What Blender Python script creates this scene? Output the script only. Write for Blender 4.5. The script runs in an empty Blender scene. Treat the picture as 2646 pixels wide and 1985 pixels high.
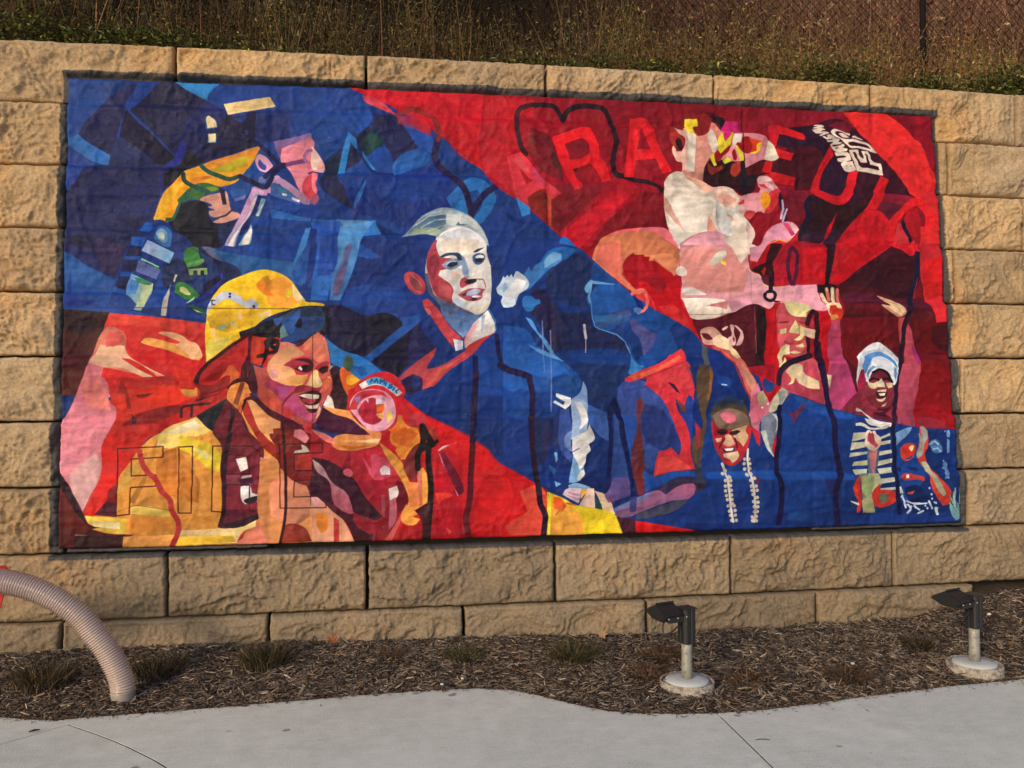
import bpy, bmesh, math
import numpy as np
from mathutils import Vector, Matrix

sc = bpy.context.scene
# ------------------------------------------------------------------ camera
cam_d = bpy.data.cameras.new('camera'); cam = bpy.data.objects.new('camera', cam_d)
sc.collection.objects.link(cam); sc.camera = cam
R = Vector((0.987211, -0.159318, -0.005599)); U = Vector((0.002739, -0.018168, 0.999831)); F = Vector((0.159393, 0.987060, 0.017499))
M = Matrix(((R.x, U.x, -F.x, 1.2533), (R.y, U.y, -F.y, -5.4960), (R.z, U.z, -F.z, 1.3444), (0, 0, 0, 1)))
cam.matrix_world = M
cam_d.sensor_fit = 'HORIZONTAL'; cam_d.sensor_width = 36.0; cam_d.lens = 29.93
cam_d.clip_start = .05; cam_d.clip_end = 800
# ------------------------------------------------------------------ light
SUN_EL, SUN_AZ = math.radians(21), math.radians(-42)     # azimuth measured from straight behind the camera, to the left
world = bpy.data.worlds.new('World'); sc.world = world; world.use_nodes = True
wn = world.node_tree.nodes; wn.clear()
sky = wn.new('ShaderNodeTexSky'); sky.sky_type = 'NISHITA'; sky.sun_disc = False
sd = Vector((math.sin(SUN_AZ) * math.cos(SUN_EL), -math.cos(SUN_AZ) * math.cos(SUN_EL), math.sin(SUN_EL)))   # towards the sun
sky.sun_elevation = SUN_EL; sky.sun_rotation = math.atan2(sd.x, sd.y)
sky.air_density = 1.0; sky.dust_density = 1.5; sky.ozone_density = 1.5
bg = wn.new('ShaderNodeBackground'); bg.inputs['Strength'].default_value = .13
wo = wn.new('ShaderNodeOutputWorld')
world.node_tree.links.new(sky.outputs[0], bg.inputs[0]); world.node_tree.links.new(bg.outputs[0], wo.inputs[0])
sun_d = bpy.data.lights.new('sun', 'SUN'); sun = bpy.data.objects.new('sun', sun_d); sc.collection.objects.link(sun)
sun_d.energy = 1.75; sun_d.angle = math.radians(10); sun_d.color = (1.0, .79, .54)
sun.rotation_euler = sd.to_track_quat('Z', 'Y').to_euler(); sun.location = sd * 30
sc.view_settings.view_transform = 'Standard'; sc.view_settings.look = 'None'
sc.view_settings.gamma = 1.0; sc.view_settings.use_curve_mapping = False
sc.view_settings.exposure = 0.32
sc.render.resolution_x = 1024; sc.render.resolution_y = 768
# ------------------------------------------------------------------ helpers
rng = np.random.default_rng(11)
_T = np.random.default_rng(3).random((256, 256))
def vn(x, y, s=0):
    """smooth value noise in 0..1"""
    x = np.asarray(x, float) + s * 17.37; y = np.asarray(y, float) + s * 9.71
    xi = np.floor(x).astype(int); yi = np.floor(y).astype(int); fx = x - xi; fy = y - yi
    fx = fx * fx * (3 - 2 * fx); fy = fy * fy * (3 - 2 * fy)
    g = lambda a, b: _T[(yi + b) & 255, (xi + a) & 255]
    return (g(0, 0) * (1 - fx) + g(1, 0) * fx) * (1 - fy) + (g(0, 1) * (1 - fx) + g(1, 1) * fx) * fy
def sstep(t): t = np.clip(t, 0, 1); return t * t * (3 - 2 * t)
def tag(o, label=None, cat=None, group=None, kind=None):
    if label: o['label'] = label
    if cat: o['category'] = cat
    if group: o['group'] = group
    if kind: o['kind'] = kind
    return o
def link(o, parent=None):
    sc.collection.objects.link(o)
    if parent is not None: o.parent = parent
    return o
def empty(name, loc=(0, 0, 0), rz=0):
    o = bpy.data.objects.new(name, None); o.location = loc; o.rotation_euler = (0, 0, rz); o.empty_display_size = .1
    return link(o)
def mesh_np(name, V, Q, mat=None, parent=None, smooth=False, uv=None, col=None):
    """V (n,3); Q (m,3|4) one face size"""
    V = np.ascontiguousarray(V, np.float32); Q = np.ascontiguousarray(Q, np.int32)
    me = bpy.data.meshes.new(name)
    me.vertices.add(len(V)); me.vertices.foreach_set('co', V.ravel())
    m, k = Q.shape
    me.loops.add(m * k); me.loops.foreach_set('vertex_index', Q.ravel())
    me.polygons.add(m); me.polygons.foreach_set('loop_start', np.arange(0, m * k, k, dtype=np.int32))
    if smooth: me.polygons.foreach_set('use_smooth', np.ones(m, bool))
    if uv is not None:
        l = me.uv_layers.new(name='UVMap'); l.data.foreach_set('uv', np.ascontiguousarray(uv[Q.ravel()], np.float32).ravel())
    if col is not None:
        a = me.color_attributes.new('Col', 'FLOAT_COLOR', 'POINT')
        c = np.ones((len(V), 4), np.float32); c[:, :3] = col; a.data.foreach_set('color', c.ravel())
    me.update(calc_edges=True); me.validate()
    o = bpy.data.objects.new(name, me)
    if mat: me.materials.append(mat)
    return link(o, parent)
def bm_obj(name, bm, mat, parent=None, smooth=False):
    me = bpy.data.meshes.new(name); bmesh.ops.recalc_face_normals(bm, faces=bm.faces); bm.to_mesh(me); bm.free()
    if smooth:
        for p in me.polygons: p.use_smooth = True
    me.materials.append(mat)
    return link(bpy.data.objects.new(name, me), parent)
def tube_arrays(P, rad, seg=12, caps=True):
    """tube along points P with radius per point"""
    P = np.asarray(P, float); n = len(P); rad = np.broadcast_to(rad, n)
    T = np.gradient(P, axis=0); T /= np.linalg.norm(T, axis=1)[:, None]
    ref = np.array([0, 0, 1.]) if abs(T[0, 2]) < .9 else np.array([0, 1., 0])
    N = np.zeros_like(P); nv = ref - T[0] * (ref @ T[0]); nv /= np.linalg.norm(nv)
    for i in range(n):
        nv = nv - T[i] * (nv @ T[i]); nv /= np.linalg.norm(nv); N[i] = nv
    B = np.cross(T, N)
    a = np.linspace(0, 2 * np.pi, seg, endpoint=False)
    V = (P[:, None] + rad[:, None, None] * (np.cos(a)[None, :, None] * N[:, None] + np.sin(a)[None, :, None] * B[:, None])).reshape(-1, 3)
    i = np.arange(n - 1)[:, None] * seg; j = np.arange(seg)[None]
    Q = np.stack([i + j, i + (j + 1) % seg, i + seg + (j + 1) % seg, i + seg + j], -1).reshape(-1, 4)
    return V, Q
def tube(name, P, rad, mat, parent=None, seg=12):
    V, Q = tube_arrays(P, rad, seg)
    V = np.vstack([V, np.asarray(P, float)[[0, -1]]]); n0 = len(V) - 2; e = len(P) * seg - seg
    cap = [[n0, (k + 1) % seg, k, n0] for k in range(seg)] + [[n0 + 1, e + k, e + (k + 1) % seg, n0 + 1] for k in range(seg)]
    o = mesh_np(name, V, Q, mat, parent, smooth=True)
    bm = bmesh.new(); bm.from_mesh(o.data); bm.verts.ensure_lookup_table()
    for ring in (list(range(seg))[::-1], list(range((len(P) - 1) * seg, len(P) * seg))):
        f = bm.faces.new([bm.verts[k] for k in ring]); f.smooth = False
    loose = [v for v in bm.verts if not v.link_faces]
    bmesh.ops.delete(bm, geom=loose, context='VERTS'); bm.to_mesh(o.data); bm.free()
    return o
def bevel_box(bm, x0, x1, y0, y1, z0, z1, bev=.002):
    vs = [bm.verts.new((x, y, z)) for z in (z0, z1) for x, y in ((x0, y0), (x1, y0), (x1, y1), (x0, y1))]
    fs = [bm.faces.new([vs[k] for k in q]) for q in ((3, 2, 1, 0), (4, 5, 6, 7), (0, 1, 5, 4), (1, 2, 6, 5), (2, 3, 7, 6), (3, 0, 4, 7))]
    if bev: bmesh.ops.bevel(bm, geom=list({e for f in fs for e in f.edges}), offset=bev, segments=2, profile=.6, affect='EDGES')
def prism(bm, pts, d):
    """polygon pts (3-D list) extruded by vector d"""
    a = [bm.verts.new(p) for p in pts]; b = [bm.verts.new(Vector(p) + Vector(d)) for p in pts]; n = len(a)
    bm.faces.new(a[::-1]); bm.faces.new(b)
    for i in range(n): bm.faces.new((a[i], a[(i + 1) % n], b[(i + 1) % n], b[i]))
# ---- node material helper
class Mat:
    def __init__(s, name, rough=.8, spec=.3):
        s.m = bpy.data.materials.new(name); s.m.use_nodes = True; s.t = s.m.node_tree; s.n = s.t.nodes; s.b = s.n['Principled BSDF']
        s.b.inputs['Roughness'].default_value = rough; s.b.inputs['Specular IOR Level'].default_value = spec
    def node(s, ty, **kw):
        n = s.n.new(ty)
        for k, v in kw.items():
            if k in n.inputs: n.inputs[k].default_value = v
            else: setattr(n, k, v)
        return n
    def li(s, a, b): s.t.links.new(a, b)
    def coord(s, kind='Object'): return s.node('ShaderNodeTexCoord').outputs[kind]
    def noise(s, vec, scale, detail=4, rough=.55, dist=0):
        n = s.node('ShaderNodeTexNoise', Scale=scale, Detail=detail, Roughness=rough, Distortion=dist); s.li(vec, n.inputs['Vector']); return n.outputs['Fac']
    def ramp(s, fac, stops):
        r = s.node('ShaderNodeValToRGB'); e = r.color_ramp.elements
        while len(e) < len(stops): e.new(.5)
        for el, (p, c) in zip(e, stops): el.position = p; el.color = (c[0], c[1], c[2], 1) if hasattr(c, '__len__') else (c, c, c, 1)
        s.li(fac, r.inputs[0]); return r.outputs[0]
    def mix(s, fac, a, b, mode='MIX'):
        n = s.node('ShaderNodeMix', data_type='RGBA', blend_type=mode)
        for v, i in ((fac, 0), (a, 6), (b, 7)):
            if hasattr(v, 'is_output'): s.li(v, n.inputs[i])
            elif i == 0: n.inputs[0].default_value = v
            else: n.inputs[i].default_value = (*v, 1)
        return n.outputs[2]
    def math(s, op, a, b=None):
        n = s.node('ShaderNodeMath', operation=op)
        for v, i in ((a, 0), (b, 1)):
            if v is None: continue
            if hasattr(v, 'is_output'): s.li(v, n.inputs[i])
            else: n.inputs[i].default_value = v
        return n.outputs[0]
    def bump(s, h, dist=.005, strength=1.0, prev=None):
        n = s.node('ShaderNodeBump', Strength=strength, Distance=dist); s.li(h, n.inputs['Height'])
        if prev is not None: s.li(prev, n.inputs['Normal'])
        return n.outputs[0]
    def col(s, c):
        if hasattr(c, 'is_output'): s.li(c, s.b.inputs['Base Color'])
        else: s.b.inputs['Base Color'].default_value = (*c, 1)
        return s
    def nrm(s, n): s.li(n, s.b.inputs['Normal']); return s
def simple(name, c, rough=.6, spec=.3, metal=0, var=.15, scale=30, bump=.0):
    m = Mat(name, rough, spec); m.b.inputs['Metallic'].default_value = metal
    f = m.noise(m.coord(), scale); m.col(m.mix(f, tuple(v * (1 - var) for v in c), tuple(min(v * (1 + var), 1) for v in c)))
    if bump: m.nrm(m.bump(f, bump))
    return m.m
def attr_mat(name, rough=.8, spec=.15, translucent=0.):
    m = Mat(name, rough, spec); a = m.node('ShaderNodeAttribute', attribute_name='Col')
    f = m.noise(m.coord(), 90, 2)
    m.col(m.mix(.35, a.outputs['Color'], m.mix(f, (.0, .0, .0), (1, 1, 1)), 'SOFT_LIGHT'))
    if translucent:
        tr = m.node('ShaderNodeBsdfTranslucent'); m.li(a.outputs['Color'], tr.inputs[0])
        mx = m.node('ShaderNodeMixShader', Fac=translucent); m.li(m.b.outputs[0], mx.inputs[1]); m.li(tr.outputs[0], mx.inputs[2])
        m.li(mx.outputs[0], m.n['Material Output'].inputs['Surface'])
    return m.m
# ------------------------------------------------------------------ the place: dimensions in metres
BL, BH = 1.2234, .406            # block length and height
ZG = -.256                       # pavement
def curve(x): return .0083 * (x / 1.219 - 2.5) ** 2
def wall_y(x, z): return .063 * z + curve(x)
def course_y(k): return .063 * (k + .5) * BH
# ------------------------------------------------------------------ materials of the wall
def wall_material():
    m = Mat('split_face_concrete', .9, .2)
    uv = m.coord('UV')
    n1 = m.noise(uv, 1.3, 5, .6); n2 = m.noise(uv, 7, 6, .65, .6); n3 = m.noise(uv, 60, 4, .6); n4 = m.noise(uv, .45, 3)
    base = m.ramp(n2, [(.28, (.28, .185, .10)), (.48, (.42, .285, .155)), (.62, (.49, .335, .183)), (.8, (.56, .395, .235))])
    base = m.mix(m.ramp(n1, [(.52, 0.), (.68, .75)]), base, (.55, .29, .105))           # rusty staining of the cast mix
    base = m.mix(m.ramp(n4, [(.40, .5), (.56, 0.)]), base, (.40, .31, .215))
    sp = m.node('ShaderNodeSeparateXYZ'); m.li(uv, sp.inputs[0]); X, Z = sp.outputs[0], sp.outputs[1]
    # slight dirty splashes, plus dimmer light low on the wall painted in
    dirt_and_dimming = m.math('MULTIPLY', m.ramp(m.math('MULTIPLY', m.math('ADD', Z, m.math('MULTIPLY', n1, .9)), .5), [(.12, 1.), (.95, 0.)]), .85)
    base = m.mix(dirt_and_dimming, base, (.205, .165, .118))
    base = m.mix(.22, base, m.ramp(n3, [(.35, .1), (.65, .9)]), 'OVERLAY')
    oi = m.node('ShaderNodeObjectInfo')                                   # each block came from its own batch
    base = m.mix(1.0, base, m.ramp(oi.outputs['Random'], [(.0, (.80, .80, .82)), (.35, (.98, .95, .90)), (.65, (1.0, 1.0, 1.0)), (1., (1.12, 1.07, .98))]), 'MULTIPLY')
    # the dark border brushed round the mural
    d = m.math('ADD', X, .719)
    d = m.math('MINIMUM', d, m.math('SUBTRACT', m.math('SUBTRACT', 5.4868, m.math('MULTIPLY', Z, .0203)), X))
    d = m.math('MINIMUM', d, m.math('SUBTRACT', m.math('ADD', 3.4706, m.math('MULTIPLY', X, .0033)), Z))
    d = m.math('MINIMUM', d, m.math('SUBTRACT', Z, .372))
    d = m.math('ADD', d, m.math('MULTIPLY', m.math('SUBTRACT', m.noise(uv, 45, 4), .5), .022))
    mask = m.ramp(m.math('MULTIPLY', d, 60), [(.0, 0.), (.5, 1.)])
    scuff = m.ramp(m.noise(uv, 16, 5, .7), [(.66, 0.), (.74, .5)])
    paint = m.mix(scuff, m.mix(n3, (.045, .041, .042), (.085, .078, .075)), (.28, .25, .21))
    m.col(m.mix(mask, base, paint))
    m.li(m.mix(mask, (.92, .92, .92), (.55, .55, .55)), m.b.inputs['Roughness'])
    rg = m.node('ShaderNodeTexNoise', noise_type='RIDGED_MULTIFRACTAL', Scale=13, Detail=5, Roughness=.55, Distortion=1.6); m.li(uv, rg.inputs['Vector'])
    h = m.math('ADD', m.math('MULTIPLY', rg.outputs['Fac'], .55), m.math('MULTIPLY', m.noise(uv, 130, 3), .3))
    m.nrm(m.bump(h, .018, .85))
    return m.m
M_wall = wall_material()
M_core = simple('dark_joint_core', (.05, .042, .035), .95, .1)  # near-black backing visible through the block joints

def relief(x, z, s):
    wx = vn(x * 3.1, z * 3.1, s) - .5; wz = vn(x * 3.3 + 40, z * 3.3, s) - .5
    vx = vn(x * 8, z * 8, s + 8) - .5; vz = vn(x * 8 + 30, z * 8, s + 9) - .5
    xa, za = x + .13 * wx + .05 * vx, z + .13 * wz + .05 * vz
    r1 = abs(2 * vn(xa * 4.5, za * 7, s + 1) - 1)
    r2 = 1 - abs(2 * vn(xa * 10, za * 14, s + 2) - 1)
    r3 = 1 - abs(2 * vn(xa * 21 + za * 6, za * 25 - xa * 5, s + 3) - 1)
    r4 = 1 - abs(2 * vn(xa * 44 - za * 9, za * 40 + xa * 12, s + 5) - 1)
    am = .2 + 1.3 * vn(x * 3 + 7, z * 4, s + 6); an = .2 + 1.3 * vn(x * 4 + 3, z * 5, s + 11)
    def ledge(t): f = np.floor(t); return f + sstep((t - f - .72) / .28)          # flat facets broken by sharp little steps
    l1 = ledge(vn(xa * 4 + wz, za * 6 + wx, s + 12) * 4.5); l2 = ledge(vn(xa * 10 - za * 3, za * 13 + xa * 2, s + 13) * 4)
    return .012 * vn(x * 2.4, z * 3.4, s + 4) + .0120 * l1 + .0075 * l2 * am + am * (.013 * r2 ** 6 + .015 * r3 ** 6) + an * .009 * r4 ** 4 - .046

# ------------------------------------------------------------------ retaining wall: every block is a part
wall = tag(empty('retaining_wall', (2.4, .1, ZG)), 'tan split face block retaining wall carrying the mural', 'wall')
def block(x0, x1, k, seed, lowest=None, res=.0093, round_right=False):
    g = .0105
    z0, z1 = k * BH + .009, (k + 1) * BH - .007
    if lowest is not None: z0 = lowest
    x0 += g; x1 -= g
    nx, nz = max(int((x1 - x0) / res), 4), max(int((z1 - z0) / res), 4)
    X, Z = np.meshgrid(np.linspace(x0, x1, nx), np.linspace(z0, z1, nz))
    e = np.minimum(np.minimum(X - x0, x1 - X), np.minimum(Z - z0 if lowest is None else 1, z1 - Z))
    ed = sstep(e / .032)
    d = relief(X, Z, seed % 37) * (.15 + .85 * ed) + .006 * sstep(e / .06)
    rr = .013
    ins = np.minimum(np.minimum(X + .655, 5.415 - X), np.minimum(Z - .45, 3.42 - Z))      # pressed flat under the cloth
    d = np.where(ins > -.03, d + (np.minimum(d, -.026) - d) * sstep((ins + .03) / .03), d)
    c = np.clip(1 - e / rr, 0, 1)
    d -= rr * (1 - np.sqrt(np.clip(1 - c * c, 0, 1)))
    off = (vn(seed * 3.3, 2.1) - .5) * .008
    Y = course_y(k) + curve(X) - d + off
    # knock the outline about a little
    jit = .004 * (vn(X * 25, Z * 25, 7) - .5)
    V = np.stack([X + jit * (1 - ed) * 2, Y, Z + jit * (1 - ed) * 2], -1).reshape(-1, 3)
    uv = np.stack([X, Z], -1).reshape(-1, 2)
    i = np.arange(nz - 1)[:, None] * nx; j = np.arange(nx - 1)[None]
    Q = np.stack([i + j, i + j + 1, i + nx + j + 1, i + nx + j], -1).reshape(-1, 4)
    ring = list(range(nx)) + [r * nx + nx - 1 for r in range(1, nz)] + [(nz - 1) * nx + c for c in range(nx - 2, -1, -1)] + [r * nx for r in range(nz - 2, 0, -1)]
    n = len(V); bk = V[ring].copy(); bk[:, 1] = course_y(k) + .26 + curve(bk[:, 0])
    V = np.vstack([V, bk]); uv = np.vstack([uv, uv[ring]]); L = len(ring)
    ra = np.array(ring); a = np.arange(L)
    Q2 = np.stack([ra[a], n + a, n + (a + 1) % L, ra[(a + 1) % L]], -1)
    Q = np.vstack([Q, Q2])
    V = V - np.array([2.4, .1, ZG])
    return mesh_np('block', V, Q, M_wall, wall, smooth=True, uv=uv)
seed = 0
for k in range(-1, 9):
    off = -.02 if k % 2 == 0 else .595
    for i in range(-4, 9):
        x0 = off + i * BL; x1 = x0 + BL
        seed += 1
        if x1 < -2.6 or x0 > 8.6: continue
        if k == -1 and x0 > 4.9: continue
        if x0 > -.5 and x1 < 5.3 and 1 <= k <= 7: continue            # wholly behind the mural sheet
        if k == -1: block(x0, x1, k, seed, lowest=-.33)
        else: block(x0, x1, k, seed)
# the concrete fill behind the faces, which shows only as the dark of the joints
xs = np.linspace(-2.7, 8.7, 40)
V = []; 
for z in (-.45, 3.60):
    for dy in (.10, .60):
        for x in xs: V.append((x - 2.4, wall_y(x, z) + dy - .1, z - ZG))
V = np.array(V); n = len(xs); q = []
for i in range(n - 1):
    for a, b in ((0, 2), (2, 3), (3, 1), (1, 0)): q.append((a * n + i, a * n + i + 1, b * n + i + 1, b * n + i))
mesh_np('wall_core', V, np.array(q), M_core, wall)

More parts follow.
